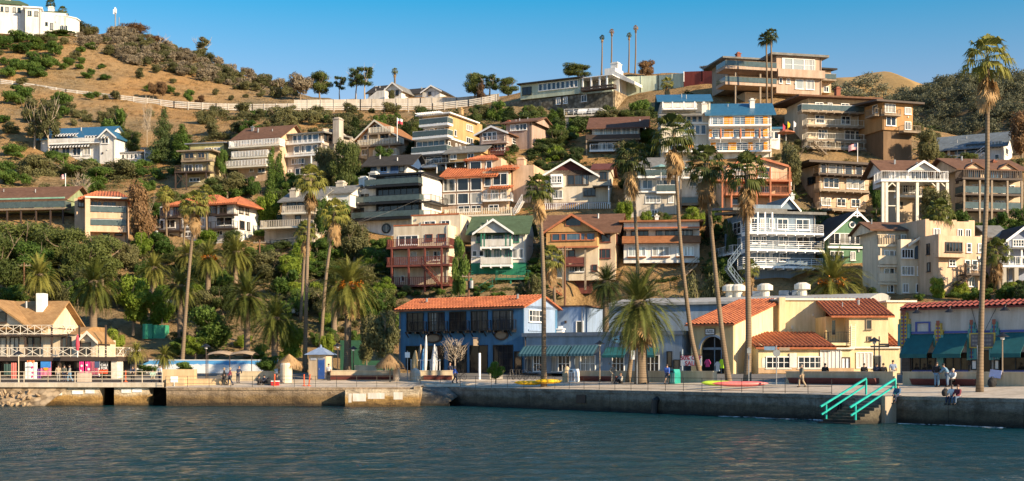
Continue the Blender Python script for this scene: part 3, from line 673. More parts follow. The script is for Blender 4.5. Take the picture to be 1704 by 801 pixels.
# ---------------------------------------------------------------- lower row of hillside houses
peach = W('peach_stucco', (0.66, 0.46, 0.31)); tan = W('tan_stucco', (0.62, 0.44, 0.30)); maroon = W('maroon_paint', (0.11, 0.03, 0.032), 'siding')
bluegrey = W('blue_grey_boards', (0.20, 0.27, 0.35), 'boards'); greenp = W('green_siding', (0.135, 0.27, 0.165), 'siding'); whites = W('white_siding', (0.70, 0.68, 0.64), 'siding')
tealp = W('sea_green_boards', (0.025, 0.22, 0.13), 'boards'); adobe = W('adobe_stucco', (0.63, 0.45, 0.31)); lilacp = W('lilac_siding', (0.30, 0.35, 0.48), 'siding')
orangeb = W('ochre_boards', (0.62, 0.36, 0.15), 'boards'); skin_tan = W('pale_tan_stucco', (0.60, 0.47, 0.33)); tan2 = W('golden_tan_siding', (0.55, 0.36, 0.17), 'siding'); brownsid = W('brown_siding', (0.13, 0.095, 0.065), 'siding')
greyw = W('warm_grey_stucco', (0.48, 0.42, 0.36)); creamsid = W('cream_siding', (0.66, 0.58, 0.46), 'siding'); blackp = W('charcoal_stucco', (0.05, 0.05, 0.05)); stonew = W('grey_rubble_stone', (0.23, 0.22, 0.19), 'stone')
sunlitstone = W('sunlit_rubble_stone', (0.45, 0.36, 0.25), 'stone'); shing = W('pink_brown_shingles', (0.47, 0.34, 0.28), 'siding'); browntim = W('brown_shingle_wall', (0.20, 0.125, 0.07), 'siding'); woodorange = W('honey_wood_siding', (0.46, 0.26, 0.11), 'boards')  # lighter rubble stone carries the sun on the wall's right face
palegreen = W('pale_sage_stucco', (0.52, 0.58, 0.46)); yellowp = W('yellow_panel', (0.80, 0.29, 0.015)); brownband = W('rust_brown_shingles', (0.36, 0.15, 0.065), 'shingle'); redpaint = plain('red_paint', (0.55, 0.03, 0.03), 0.5)
brick = W('red_brick', (0.36, 0.13, 0.08), 'shingle')

h = House('red_deck', 'hillside_house', 'cream stucco house with three stacked dark red timber decks')
h.blk(655,746,374,478,7,cream); h.blk(684,766,357,400,7,cream,v=3.2)
for x0, x1 in ((655,697),(700,746)): h.band(x0,x1,371.5,374,terracotta,t=.05)
h.band(684,764,355,357.5,terracotta,v=3.2)
h.win([(664,695)],391,405,3,1,trim); h.win([(709,719),(730,741)],390,399,1,1,redwood); h.win([(707,724),(735,748)],367.5,377,2,1,trim,v=3.2); h.win([(684,693),(709,713),(722,733)],418,432,1,2,trim); h.win([(668,672)],458,466,1)
h.swin([(776,780)],367,380,1,1,trim,u=h.u(766,3.2))
for y in (411,441,474.5): h.bal(643,748,y,2.2,'wide',redwood,sm=redwood,h=1.05)
h.posts([652,680,707,735],411,476,-2.1,redwood,.11,drop=1.5); h.stairs(706,441,735,474,-2.3,redwood)
h = House('white_green', 'hillside_house', 'white clapboard house with sea green base and dark green gabled roof')
h.blk(784,874,386,437,7,whites); h.blk(784,875,437,464,7.05,tealp,v=-.05,part='base'); h.gable_u(782,875,387,361,7.2,greenroof,ov=.55,wm=whites,vr=.55)
h.gable_v(793,850,386,366,3.4,greenroof,v=-1.2,wm=whites,tm=trim,ov=.5)
tealt = plain('sea_green_trim', (0.02,0.16,0.10), .6)
h.win([(808,816),(822,836)],389,404,2,1,tealt); h.win([(794,799),(855,863)],388,402,1,1,tealt); h.win([(787,793),(798,804)],417,425,1); h.win([(809,816),(824,833),(842,850)],416,429,2,1,tealt); h.win([(854,860),(864,870)],415,429,1)
for y in (411,441): h.bal(799,851,y,1.3,'solid',trim,h=1.0,brackets=True,pm=whites)
h.posts([801,806,842,849],388,411,-1.2,tealt,.09); h.swin([(878,882),(886,890)],390,404,1,2,grey,u=0)
h.bal(824,880,464,2.2,'bars',tealt); h.bal(752,785,464,2.0,'open',tealt); h.posts([754,783,826,850,878],464,474,-2,tealt,.1,drop=3); h.stairs(822,474,790,494,-3,tealt)
h = House('orange_gable', 'hillside_house', 'ochre house with orange trim, broad front gable and brown shingle roof')
h.blk(909,996,383,466,8,cream,v=0); h.blk(996,1024,385,466,7,skin_tan,v=.6); h.blk(909,994,386,409,1.6,orangeb,v=-1.6,part='bay',foot=False); h.gable_u(905,1026,385,358,8,brownroof,ov=.6,wm=skin_tan,vr=.6)
h.gable_v(910,995,384,357,5,brownroof,v=-1.65,wm=orangeb,tm=orangewood,ov=.7)
h.win([(942,966)],362,374,1,1,orangewood,v=-1.65,sill=False); h.win([(919,931),(934,941),(943,965),(967,973),(977,989)],388,398,1,1,orangewood,v=-1.6,g=GB); h.win([(1000,1015)],387,402,1,1,redwood,v=.6); h.win([(994,1015)],415,429,3,1,redwood,v=.6); h.win([(986,993)],441,450,1,1,redwood,v=0)
h.win([(948,972)],440,451,3); h.win([(947,956)],416,426,1,1,redwood); h.bal(938,973,440,1.4,'solid',redwood,pm=redwood); h.posts([937,974],411,470,-1.3,wood,.12,drop=1); h.swin([(1026,1030)],388,403,1,1,redwood,u=0)
h.band(909,996,409,411.5,orangewood,v=-1.6,t=.12); h.blk(950,985,466,488,3,redwood,v=1,part='gate'); h.stairs(936,490,916,474,-2.6,orangewood)
h = House('brown_band', 'hillside_house', 'low white house with rust brown shingle band and long dark terrace opening')
h.blk(1038,1164,405,437,8,white); h.blk(1040,1164,436,470,6,greyw,v=1.6,part='foundation'); h.blk(1042,1164,381,405,6,white,v=1.8); h.flat(1036,1165,366,9,brownband,ov=.5,th=.25); h.blk(1038,1164,367,381,8,white,v=.3,part='fascia'); h.band(1038,1164,377.5,380,orangewood,v=.3,t=.25)
mb = MB(); z0, z1 = h.w(405), h.w(392); u0, u1 = h.u(1035,-1.1), h.u(1166,-1.1); mb.prism([(u0,-1.1,z0),(u0,0,z1),(u0,1.75,z1),(u0,1.75,z0)], (u1-u0,0,0)); mb.build('skirt_roof', brownband, h.r)
h.win([(1051,1078),(1092,1152)],381.5,391.5,4,1,darkwood,v=1.8); h.win([(1046,1073),(1086,1113),(1127,1154)],411,425,3,1,trim,g=glass('curtained_glass',(0.30,0.33,0.33),(0.42,0.42,0.40)))
for x0, x1 in ((1044,1075),(1084,1115),(1125,1156)): h.band(x0,x1,426.5,428.5,brownband,t=.4,name='window_box')
h.stairs(1160,440,1140,458,-.6,wood); h.chim(1090,1096,360,367,3,white)
h = House('blue_grey', 'hillside_house', 'large blue grey board house with three tiers of white slatted balconies')
h.blk(1247,1357,353,470,9,bluegrey); h.flat(1242,1362,351.5,9,greyroof,ov=.8,yb=341); h.gable_v(1296,1327,346,328,7,greyroof,v=3,wm=bluegrey,tm=trim,ov=.4)
h.blk(1247,1300,340,353,6,bluegrey,v=2,part='attic',foot=False); h.flat(1224,1300,347,7,greyroof,v=1,ov=.6,yb=336)
h.win([(1250,1260),(1266,1272),(1281,1287)],364,378,2); h.win([(1294,1310),(1325,1346)],364,380,2); h.win([(1252,1262),(1267,1274)],394,404,2); h.win([(1296,1311),(1326,1346)],393,406,2,1,trim); h.win([(1260,1272),(1281,1284),(1297,1308)],421,434,2,1,trim)
for x0, x1, y in ((1243,1371,388),(1243,1372,416),(1236,1370,444)): h.bal(x0,x1,y,2.0,'hslat',trim,brackets=True,h=1.05)
h.posts([1249,1261,1273,1285],353,388,-1.9,trim,.09)
h.swin([(1221,1233)],365,384,2,2,trim,u=0,side=-1); h.swin([(1222,1234)],393,407,2,1,trim,u=0,side=-1); h.sbal(1204,1236,418,1.5,'bars',trim,u=0,side=-1); h.stairs(1228,420,1206,448,-.2,bluegrey,rm=bluegrey); h.stairs(1206,448,1232,482,-1.6,bluegrey,rm=bluegrey); h.chim(1316,1322,322,330,5,grey,d=.4)
h = House('green_gable', 'hillside_house', 'green house with white bargeboards, round attic window and steep dark roof')
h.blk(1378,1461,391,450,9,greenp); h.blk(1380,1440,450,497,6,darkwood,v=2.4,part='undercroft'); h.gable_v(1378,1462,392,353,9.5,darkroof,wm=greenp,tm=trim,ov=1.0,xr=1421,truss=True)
h.win([(1381,1396),(1398,1413),(1415,1430),(1432,1447)],389,405,2); h.win([(1382,1402),(1416,1422),(1439,1457)],419,432,3); h.band(1376,1463,410,413.5,trim,t=.35)
mb = MB(); c = Vector((h.u(1418), -.05, h.w(373.5))); mb.tube([c+Vector((.0,-.08,0)), c+Vector((0,.04,0))], .45, 16); o = mb.build('window', trim, h.r); mb = MB(); mb.tube([c+Vector((0,-.1,0)), c+Vector((0,.03,0))], .31, 16); mb.build('pane', GL, o)
h.rail([(h.u(1378,-.4),-.4),(h.u(1461,-.4),-.4)], h.w(409.5), .9, 'open', black, h.r); h.bal(1441,1470,469,2.5,'hslat',tealt,h=1.2); h.posts([1443,1461],450,497,-.5,greenp,.15)
h = House('arch_window', 'hillside_house', 'cream three storey flats with curved balconies and an arched top window')
h.blk(1465,1500,396,490,6,cream,v=1.6); h.blk(1499,1542,398,490,8,cream,part='bay'); h.gable_u(1451,1520,383,372,7,brownroof,v=3,ov=.4,wm=cream); h.blk(1460,1520,383,400,6,cream,v=3.2)
h.gable_v(1514,1542,407,397,5,terracotta,wm=cream,ov=.35,tm=paint_cream)
h.win([(1501,1519)],415.5,428.5,4); h.win([(1501,1520),(1527,1535)],444,457,4); h.win([(1503,1511),(1525,1537)],473,486,2)
u0, u1 = h.u(1522), h.u(1533); zc = h.w(414); mb = MB(); r_ = (u1-u0)/2
mb.prism([(u0,-.1,h.w(431)),(u1,-.1,h.w(431)),(u1,-.1,zc)]+[((u0+u1)/2+r_*math.cos(a*math.pi/8),-.1,zc+r_*math.sin(a*math.pi/8)) for a in range(1,8)]+[(u0,-.1,zc)], (0,.12,0)); mb.build('arched_window', GB, h.r)
for y in (407,441.5,470.5): h.bal(1461,1499,y,0.5 if y > 410 else .3,'solid' if y > 410 else 'wide',cream if y > 410 else wood,v=1.6,h=1.15,sm=cream,pm=cream)
h.win([(1472,1487),(1489,1494)],418,429,2,1,trim,v=1.6); h.win([(1472,1487)],447,457,2,1,trim,v=1.6); h.win([(1476,1486),(1500,1508)],391,399,2,1,trim,v=3.2); h.win([(1477,1486)],475,486,2,1,trim,v=1.6)
h = House('adobe', 'hillside_house', 'sand coloured adobe block with stepped parapets and few small windows')
h.blk(1562,1640,392,492,10,adobe); h.blk(1540,1622,367,400,7,adobe,v=3.4); h.blk(1562,1606,400,428,1.0,adobe,v=-1.0,part='bay',foot=False)
for x0, x1 in ((1540,1546),(1584,1592),(1612,1622)): h.blk(x0,x1,364.5,367,7,adobe,v=3.4,part='parapet',foot=False)
for x0, x1 in ((1562,1570),(1632,1640)): h.blk(x0,x1,389.5,392,10,adobe,part='parapet',foot=False)
h.win([(1574,1600)],404,418,5,1,darkwood,v=-1.0); h.win([(1609,1615),(1628,1635)],405,418,1,2); h.win([(1580,1589)],433,442,2,2); h.win([(1606,1613)],433,454,1,1,trim,name='door'); h.win([(1618,1625),(1631,1637)],433,447,1,2); h.win([(1612,1620)],461,475,2); h.win([(1554,1563),(1594,1601),(1607,1614)],381,392,2,1,trim,v=3.4)
h.swin([(1543,1547),(1557,1560)],404,420,1,1,darkwood,u=0,side=-1); h.swin([(1544,1548)],436,449,1,1,darkwood,u=0,side=-1); h.bal(1608,1641,455,1.3,'bars',darkwood); h.stairs(1610,457,1584,475,-1.2,darkwood)
h = House('lilac', 'hillside_house', 'lilac grey gabled house with white trim and tin porch roof')
h.blk(1674,1735,400,470,8,lilacp); h.gable_v(1673,1736,401,377,8.5,darkroof,wm=lilacp,tm=trim,ov=.8); h.blk(1648,1676,392,425,6,whites,v=5); h.gable_u(1648,1674,393,378,6,greyroof,v=4.6,ov=.6)
h.win([(1686,1703)],400,409.5,4,2); h.win([(1690,1712)],430,442,3,1,trim); h.flat(1676,1735,413,2.6,greyroof,v=-2.6,ov=.2,th=.12,yb=409); h.posts([1679,1700],413,447,-2.5,trim,.09); h.bal(1668,1735,444,2.8,'bars',trim); h.posts([1670,1690],446,470,-2.7,concrete,.25,drop=2)
# ---------------------------------------------------------------- second row
h = House('dark_modern', 'hillside_house', 'black and white modern house of long glazed floors with porthole base')
h.blk(584,700,361,400,9,white,part='base'); h.blk(584,626,309,361,9,white); h.blk(626,700,286,361,9,blackp,v=.05); h.flat(622,703,287,9.2,black,ov=.5,th=.3)
for x0, x1, yt, yb, n in ((627,697,310,332,7),(627,697,338,358,6),(640,694,290,303,6)): h.win([(x0,x1)],yt,yb,n,1,black,v=.05,sill=False)
h.win([(589,605),(608,613)],319,334,2,1,black); h.win([(589,605)],342,358,2,1,black)
for y, x0, x1 in ((307,606,696),(335,584,698),(361,584,698)): h.bal(x0,x1,y,1.6,'glass',black,sm=black,th=.35)
h.posts([627,700],287,361,-.1,black,.12)
U0 = .06; h.sband(701,736,300,400,white,0,t=.1,name='side_wall'); h.sbal(704,733,334,1.4,'bars',black,u=.1); h.sbal(704,733,361,1.4,'bars',black,u=.1)
mb = MB(); z1, z0 = h.w(284), h.w(300); d1 = h.vs(736,0); mb.prism([(-.4,0,z1),(-.4,d1*.7,z1-.2),(-.4,d1,z0),(-.4,0,z0)], (.52,0,0)); mb.build('side_gable', white, h.r)
c = Vector((h.u(643), -.02, h.w(378))); mb = MB(); mb.tube([c+Vector((0,-.12,0)), c+Vector((0,.1,0))], .8, 18); o = mb.build('porthole', black, h.r); mb = MB(); mb.tube([c+Vector((0,-.14,0)), c+Vector((0,.05,0))], .6, 18); mb.build('pane', GL, o)
h.chim(597,609,290,309,4,white,d=1.2); h.chim(614,625,283,305,3,white,d=1.2); h.flat(572,600,311,6,blueroof,v=1,ov=.2,yb=306)
h = House('peach_tiles', 'hillside_house', 'peach stucco villa with stepped terracotta roofs and big picture windows')
h.blk(736,803,291,361,9,W('dusty_pink_stucco',(0.50,0.36,0.27))); h.blk(803,846,284,361,9,peach,v=.6); h.blk(778,834,262,292,7,peach,v=3.4); h.hip(776,826,263,256.5,6,terracotta,v=3.4,ov=.4,tiles=True)
h.gable_u(736,822,292,277,9,terracotta,ov=.6,tiles=True); h.gable_u(822,856,283,277,8,terracotta,v=.6,ov=.4,tiles=True)
h.win([(739,757),(762,779),(784,801)],295,314,1,1,trim); h.win([(739,757),(762,779),(784,801)],320,336,1,1,trim); h.win([(807,817)],292,308,1,1,trim,v=.6); h.win([(821,845)],289,307,2,1,trim,v=.6); h.win([(783,800),(810,818)],267,279,1,1,trim,v=3.4); h.win([(806,810),(818,829),(834,843)],316,331,2,1,trim,v=.6); h.win([(763,781),(785,800),(814,829)],341,350,2,1,trim)
mb = MB(); u0, u1 = h.u(813,-.8), h.u(851,-.8); z0, z1 = h.w(314), h.w(308); h.tile_sheet(mb,u0,u1,(-.8,z0),(.6,z1)); mb.prism([(u0,-.8,z0-.12),(u0,.58,z1-.12),(u0,.58,z1),(u0,-.8,z0)],(u1-u0,0,0)); mb.build('canopy', terracotta, h.r)
h.bal(803,851,333,1.1,'bars',trim,v=.6); h.bal(738,851,358,2.0,'wide',paint_cream,sm=paint_cream); h.blk(853,888,276,361,7,peach,v=2.2,part='side_wing'); h.chim(860,872,266,284,4,peach,d=1.5); h.swin([(854,858)],288,298,1,1,u=0); h.swin([(854,858)],316,328,1,1,u=0); h.stairs(858,360,872,336,-.6,trim)
h = House('maroon_gable', 'hillside_house', 'cream sided house with maroon attic gable and white picket fence')
h.blk(906,1015,282,345,9,creamsid); h.blk(906,1015,336,352,9.05,maroon,v=-.05,part='base'); h.gable_v(906,991,291,266,9,brownroof,wm=maroon,tm=trim,ov=.7,xr=950); h.gable_u(988,1017,282,274,8,W('maroon_roof',(0.17,0.06,0.05),'shingle',.9),ov=.5,wm=creamsid)
h.blk(916,936,288,310,.9,trim,v=-.9,part='bay',foot=False); h.win([(918,926),(928,934)],292,302,2,2,trim,v=-.9); h.win([(945,955),(957,969),(971,979)],291,306,1,1,darkwood); h.win([(998,1009)],287,299,2,1,darkwood); h.win([(922,935)],316,328,2); h.win([(972,990)],313,325,3,1,darkwood); h.flat(987,1017,308,1.8,greyroof,v=-1.8,ov=.1,th=.15); h.posts([1013],309,340,-1.7,trim,.08)
h.rail([(h.u(890,-2.5),-2.5),(h.u(1016,-2.5),-2.5)], h.w(351), 1.0, 'wide', trim, h.r, name='picket_fence')
h = House('umbrella', 'hillside_house', 'grey white house with low hipped roof and glass fronted terraces')
h.blk(1041,1127,320,362,8,greyw and W('pale_grey_boards',(0.55,0.50,0.43),'boards')); h.blk(1041,1127,294,321,8,white,v=.4); h.blk(1062,1140,276,295,7,white,v=3); h.hip(1060,1144,277,262,8,greyroof,v=2.6,ov=.6)
h.win([(1042,1066),(1070,1085)],300,313,2,1,trim,v=.4,g=GB); h.win([(1093,1101),(1104,1126)],300,318,2,1,trim,v=.4); h.win([(1072,1090),(1101,1113)],281,293,2,1,trim,v=3); h.win([(1075,1098),(1113,1120)],327,337,4,1,trim); h.win([(1085,1093)],350,358,2)
h.bal(1041,1127,295,1.4,'glass',trim,v=.4); h.bal(1092,1127,320,1.0,'glass',trim); h.blk(1127,1168,296,360,6,white,v=3.5,part='side_wing'); h.win([(1148,1158)],304,310,2,1,trim,v=3.5); h.bal(1134,1169,298,2.4,'hslat',trim,v=3.5); h.bal(1131,1170,343,3,'glass',wood,v=3.5); h.posts([1133,1168],298,346,.6,wood,.1,drop=2); h.band(1041,1127,318,320.5,trim,t=.3)
h = House('orange_deck', 'hillside_house', 'peach gabled house wrapped in orange stained timber decks')
h.blk(1205,1310,276,350,8,peach); h.gable_v(1215,1306,277,262,8,brownroof,wm=peach,tm=orangewood,ov=.5,xr=1254)
h.win([(1220,1240),(1262,1283)],280,296,2); h.win([(1262,1281),(1222,1232)],305,320,2); h.win([(1219,1229),(1250,1256)],330,340,1)
for y, x0 in ((303,1183),(326,1208)): h.bal(x0,1318,y,2.4,'bars',orangewood,h=1.1,sm=orangewood)
h.posts([1202,1217,1259,1282,1314],278,350,-2.3,orangewood,.12,drop=1)
h.swin([(1312,1316)],306,318,1,1,trim,u=0)
h = House('tan_flat', 'hillside_house', 'tan flat roofed block with timber balconies and dark overhanging eaves')
h.blk(1363,1446,274,365,10,tan); h.flat(1352,1444,269,11,darkwood,ov=1.4,th=.35); h.blk(1363,1440,270,276,9,tan,v=.5,part='clerestory',foot=False)
h.win([(1366,1374),(1379,1390),(1392,1401),(1406,1417),(1424,1434)],273,289,1,1,trim); h.win([(1371,1395),(1409,1437)],296,311,3,1,trim); h.win([(1367,1381),(1393,1406),(1417,1430)],330,341,2)
for y, x0, x1 in ((290,1362,1452),(317,1364,1447),(349,1360,1442)): h.bal(x0,x1,y,1.6,'hslat' if y < 300 else 'bars',darkwood if y < 300 else wood,brackets=True)
h.swin([(1328,1334)],296,312,1,1,darkwood,u=0,side=-1); h.swin([(1345,1357)],292,303,1,1,darkwood,u=0,side=-1); h.swin([(1345,1352)],328,336,1,1,darkwood,u=0,side=-1)
h = House('stilt_white', 'hillside_house', 'white topped house on tall pale timber stilts with wide deck')
h.blk(1480,1545,281,305,7,white); h.blk(1490,1533,305,402,6,skin_tan,v=2.5); h.gable_u(1470,1548,283,269,7,brownroof,ov=.7,wm=whites); h.gable_v(1515,1556,283,270,4,brownroof,v=-1,wm=whites,tm=trim,ov=.5)
h.win([(1484,1508),(1516,1542)],286,300,4,1,trim); h.win([(1503,1510),(1514,1522)],309,320,2,1,trim,v=2.5); h.win([(1496,1501)],337,345,1,1,darkwood,v=2.5)
h.bal(1466,1579,304,3,'bars',trim,h=1.15); h.bal(1494,1536,327,1.6,'bars',trim,v=2.5); h.posts([1469,1475,1494,1526,1560,1576],304,400,-2.7,paint_cream,.18,name='stilt',drop=4)
mb = MB()
for y in (322,346): mb.box(h.u(1468,-2.7),h.u(1496,-2.7),-2.75,-2.65,h.w(y)-.12,h.w(y))
for a, b in ((1475,1488),(1494,1481),(1560,1548),(1576,1564)): mb.bar((h.u(a,-2.7),-2.7,h.w(318)),(h.u(b,-2.7),-2.7,h.w(306)),.1)
mb.build('brace', paint_cream, h.r)
h = House('brown_decks', 'hillside_house', 'tan block with four dark brown timber decks and low brown roof')
h.blk(1608,1700,280,372,9,skin_tan); h.gable_u(1596,1702,281,266,10,brownroof,ov=.8,wm=skin_tan)
for c in (1621,1676): h.gable_v(c-13,c+13,280,272,3,brownroof,v=-.6,wm=tan,ov=.3)
h.win([(1610,1630),(1648,1664),(1669,1689)],284,296,2,1,darkwood,g=GB); h.win([(1619,1640),(1669,1687)],308,321,3,1,trim); h.win([(1619,1640),(1657,1670)],334,346,3,1,trim)
for y in (299,325,351): h.bal(1602,1702,y,2.2,'wide' if y < 310 else 'glass',darkwood,sm=darkwood)
h.posts([1604,1630,1650,1676,1700],300,372,-2.1,wood,.13,drop=2); h.chim(1653,1658,268,277,3,brick)
h.swin([(1592,1595)],286,300,1,1,darkwood,u=0,side=-1)
h = House('slate_white', 'hillside_house', 'white house with broad blue grey roof below the scrub covered ridge')
h.blk(1561,1669,240,275,9,white); h.gable_u(1555,1670,241,221,9.5,W('slate_blue_roof',(0.20,0.24,0.27),'shingle',.8),ov=.8,wm=white)
h.win([(1562,1577),(1581,1605)],243,252,2); h.win([(1609,1626),(1629,1643)],237,250,2,1,black); h.win([(1650,1667)],235,246,3); h.win([(1656,1662)],257,264,1); h.stairs(1618,267,1640,252,-.4,trim); h.swin([(1673,1677)],243,252,1,1,u=0)
# ---------------------------------------------------------------- third row and ridge
h = House('tan_apart', 'apartment_block', 'tan apartment block with four white railed balconies and brown shed roof', 'apartment block')
h.blk(1345,1450,172,250,10,skin_tan); h.flat(1336,1453,160,11,brownroof,ov=1.2,th=.3,yb=154); h.blk(1345,1448,162,173,9,skin_tan,v=.6,part='clerestory',foot=False)
h.win([(1357,1369),(1378,1384),(1400,1412),(1424,1440)],171,184,2); h.win([(1357,1371),(1400,1414),(1428,1440)],192,204,2); h.win([(1362,1376),(1406,1432)],216,230,3,1,trim); h.win([(1370,1382),(1400,1412)],240,248,2)
for y, k, m_ in ((187,'glass',trim),(211,'bars',paint_cream),(234,'bars',paint_cream),(248,'bars',paint_cream)): h.bal(1342 if y != 187 else 1334,1454,y,1.8,k,m_,brackets=True,sm=wood)
h.stairs(1350,238,1372,258,-2.2,wood); h.chim(1392,1399,145,162,4,brick)
h = House('brown_wood', 'hillside_house', 'honey wood upper house standing on a tall dark shingled base')
h.blk(1469,1519,169,216,9,woodorange); h.blk(1470,1517,216,275,8.5,browntim,v=.3,part='base'); h.flat(1462,1524,168,10,darkwood,ov=1.0,th=.3,yb=160)
h.win([(1473,1489)],173,186,3); h.win([(1506,1515)],177,187,2); h.win([(1475,1482),(1483,1490)],194,208,1); h.win([(1506,1515)],201,213,2); h.bal(1472,1500,191,1.0,'bars',wood,h=.9); h.bal(1504,1533,218,1.4,'bars',wood,h=.9); h.sbal(1450,1466,190,1.2,'bars',wood,u=0,side=-1); h.swin([(1453,1460)],172,184,1,1,u=0,side=-1)
h.stairs(1520,262,1505,272,-.5,wood)
h = House('hill_modern', 'hillside_house', 'large flat roofed modern house crowning the hill behind two thin palms')
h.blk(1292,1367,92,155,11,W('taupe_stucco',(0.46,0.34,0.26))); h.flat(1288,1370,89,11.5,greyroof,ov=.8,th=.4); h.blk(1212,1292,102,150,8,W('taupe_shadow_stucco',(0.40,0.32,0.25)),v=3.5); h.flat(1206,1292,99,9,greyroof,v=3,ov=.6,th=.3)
h.band(1291,1369,116,129,W('taupe_stucco',(0.46,0.34,0.26)),t=1.0,name='balcony'); h.win([(1302,1318),(1320,1337),(1339,1355)],97,116,1,2,trim,g=glass('curtained_glass',(0.30,0.33,0.33),(0.42,0.42,0.40)),sill=False); h.win([(1297,1301),(1309,1314)],128+2,138,1); h.win([(1324,1337),(1341,1354)],131,146,1,1,trim,g=MATS['curtained_glass'])
h.win([(1240,1247),(1248,1254),(1256,1262),(1264,1270)],108,121,1,1,trim,v=3.5); h.win([(1246,1262)],135,147,3,1,trim,v=3.5)
for y in (123,149): h.bal(1207,1293,y,4.5,'glass',wood,v=3.5,sm=W('taupe_stucco',(0.46,0.34,0.26)),th=.5,right=False)
h.posts([1224,1265],125,178,-.7,wood,.15,drop=2); h.blk(1367,1383,112,150,8,tan,v=4.5); h.flat(1366,1390,108,9,darkroof,v=4,ov=.3,th=.3,yb=100); h.bal(1367,1392,130,1.8,'glass',wood,v=4.5); h.win([(1371,1378)],140,148,2,1,trim,v=4.5); h.blk(1240,1366,155,180,9,skin_tan,v=3,part='base'); h.chim(1227,1233,92,101,6,brick)
h = House('blue_roof', 'hotel_building', 'white hotel with blue metal roofs and orange door panels along its balconies', 'hotel')
for x0, x1, yt, yb, v in ((1181,1284,189,275,0),): h.blk(x0,x1,yt,yb,9,white,v=v)
h.blk(1100,1182,166,275,9,W('pale_cream_stucco',(0.66,0.60,0.49)),v=1.5)
h.gable_u(1178,1286,190,174,8,blueroof,ov=.5); h.gable_u(1098,1181,167,158,7,blueroof,v=1.5,ov=.5); h.chim(1248,1256,167,186,2,white,d=1.2)
h.flat(1098,1168,190,1.6,greyroof,v=-.1,ov=.1,th=.15,yb=183); h.chim(1168,1175,172,188,.6,white,d=1.4)
for y, xs, ors in ((209,[(1186,1203),(1222,1241),(1256,1270)],[(1206,1211),(1214,1218),(1241,1246),(1249,1254),(1271,1276)]),(230,[(1186,1204),(1221,1240),(1256,1270)],[(1181,1183),(1206,1211),(1213,1219),(1241,1246),(1249,1254),(1271,1276)]),(252,[(1192,1212),(1226,1244),(1257,1271)],[(1184,1190),(1213,1224),(1246,1251),(1272,1276)])):
    h.win(xs,y-14,y-1,2,1,trim,g=GB,sill=False)
    for x0, x1 in ors: h.band(x0-1.2,x1+1.2,y-15,y-.5,yellowp,t=.13,name='orange_panel')
    h.bal(1180,1284,y,1.5,'glass' if False else 'open',plain('thin_white_rail',(0.7,0.7,0.68),.5),h=.85,sm=trim)
h.win([(1114,1119),(1124,1133),(1142,1155)],170,179,1,1,trim,v=1.5); h.bal(1102,1160,181,1.5,'solid',trim,v=1.5,h=.8,pm=white); h.posts([1103,1119,1138,1156],168,181,.1,trim,.1); h.win([(1143,1149),(1152,1159),(1162,1168)],193,202,1,1,trim,v=1.5,g=GB); h.win([(1139,1146),(1148,1156),(1157,1164),(1167,1174)],208,222,1,1,trim,v=1.5,g=GB)
h.win([(1116,1139)],237,249,4,1,trim,v=1.5,g=GB)
for x0, x1 in ((1140,1146),(1148,1154)): h.band(x0,x1,236,250,yellowp,v=1.5,t=.1,name='orange_panel')
h.bal(1106,1180,252,1.6,'bars',trim,v=1.5); h.band(1100,1182,203.5,206,trim,v=1.5,t=.25); h.blk(1284,1298,214,262,6,white,v=3); h.flat(1282,1300,212,6.4,blueroof,v=2.8,ov=.3,yb=209); h.win([(1282,1286),(1289,1295)],220,231,1,1,trim,v=3)
h = House('brown_roof', 'hillside_house', 'dark timber house under a broad plain brown roof with pale glazed upper floor')
h.blk(985,1064,211,226,7,whites,v=.6); h.blk(980,1064,226,258,7,blackp,v=.8); h.gable_u(984,1072,211,196,8,W('red_brown_roof',(0.185,0.09,0.06),'shingle',.9),ov=.8,wm=white,vr=.6)
h.win([(990,1003),(1005,1018),(1020,1033),(1035,1048),(1050,1061)],213,222.5,2,1,trim,v=.6,g=glass('bright_glass',(0.25,0.29,0.30),(0.40,0.43,0.42)),sill=False); h.band(975,1065,223,230.5,darkwood,v=-.9,t=.2,name='balcony_panel'); h.bal(975,1065,231,1.7,'open',darkwood,v=.8,sm=trim,h=.3); h.win([(997,1008),(1011,1026)],237,249,2,1,trim,v=.8); h.bal(981,1040,251,1.8,'bars',trim,v=.8); h.posts([976],231,258,-.9,wood,.1,drop=3)
h = House('pink_shingle', 'hillside_house', 'pinkish shingle cottage with brick chimney and glazed gable porch')
h.blk(798,842,222,262,9,shing); h.gable_v(796,843,221,210,9,brownroof,wm=shing,tm=trim,ov=.6); h.win([(804,810),(812,818),(820,826)],216+3,231,1,2,trim); h.win([(805,840)],240,249,6,1,trim); h.bal(800,843,237,1.2,'bars',W('pink_trim',(0.5,0.38,0.33))); h.bal(800,843,257,1.2,'wide',redwood)
h.blk(842,885,205,262,8,shing,v=4); h.gable_u(838,892,205,200,7,brownroof,v=4,ov=.5,wm=shing); h.win([(859,876),(850,856)],208,217,3,1,trim,v=4); h.chim(842,848,202,214,5,brick); h.swin([(852,858)],226,234,1,2,u=0); h.swin([(862,868),(871,875)],236,246,1,1,u=0)
h = House('big_tan', 'hillside_house', 'four storey brown and golden modern house with white pergola terraces')
h.blk(690,744,228,290,10,brownsid); h.blk(704,744,189,228,10,tan2,v=0.3); h.flat(700,746,188,10,trim,ov=.7,th=.22)
for y, x0, x1, k in ((208,697,745,'glass'),(228,686,745,'glass'),(254,684,744,'glass'),(276,690,744,'bars')): h.bal(x0,x1,y,2.0,k,trim,sm=trim,th=.4)
h.win([(712,722),(728,738)],196,207,2,1,trim,v=.3,g=GB); h.win([(708,722),(728,740)],213,227,2,1,trim,v=.3,g=GB); h.win([(694,740)],233,252,5,1,trim,g=GB); h.win([(694,705),(710,735)],260,275,2)
mb = MB()
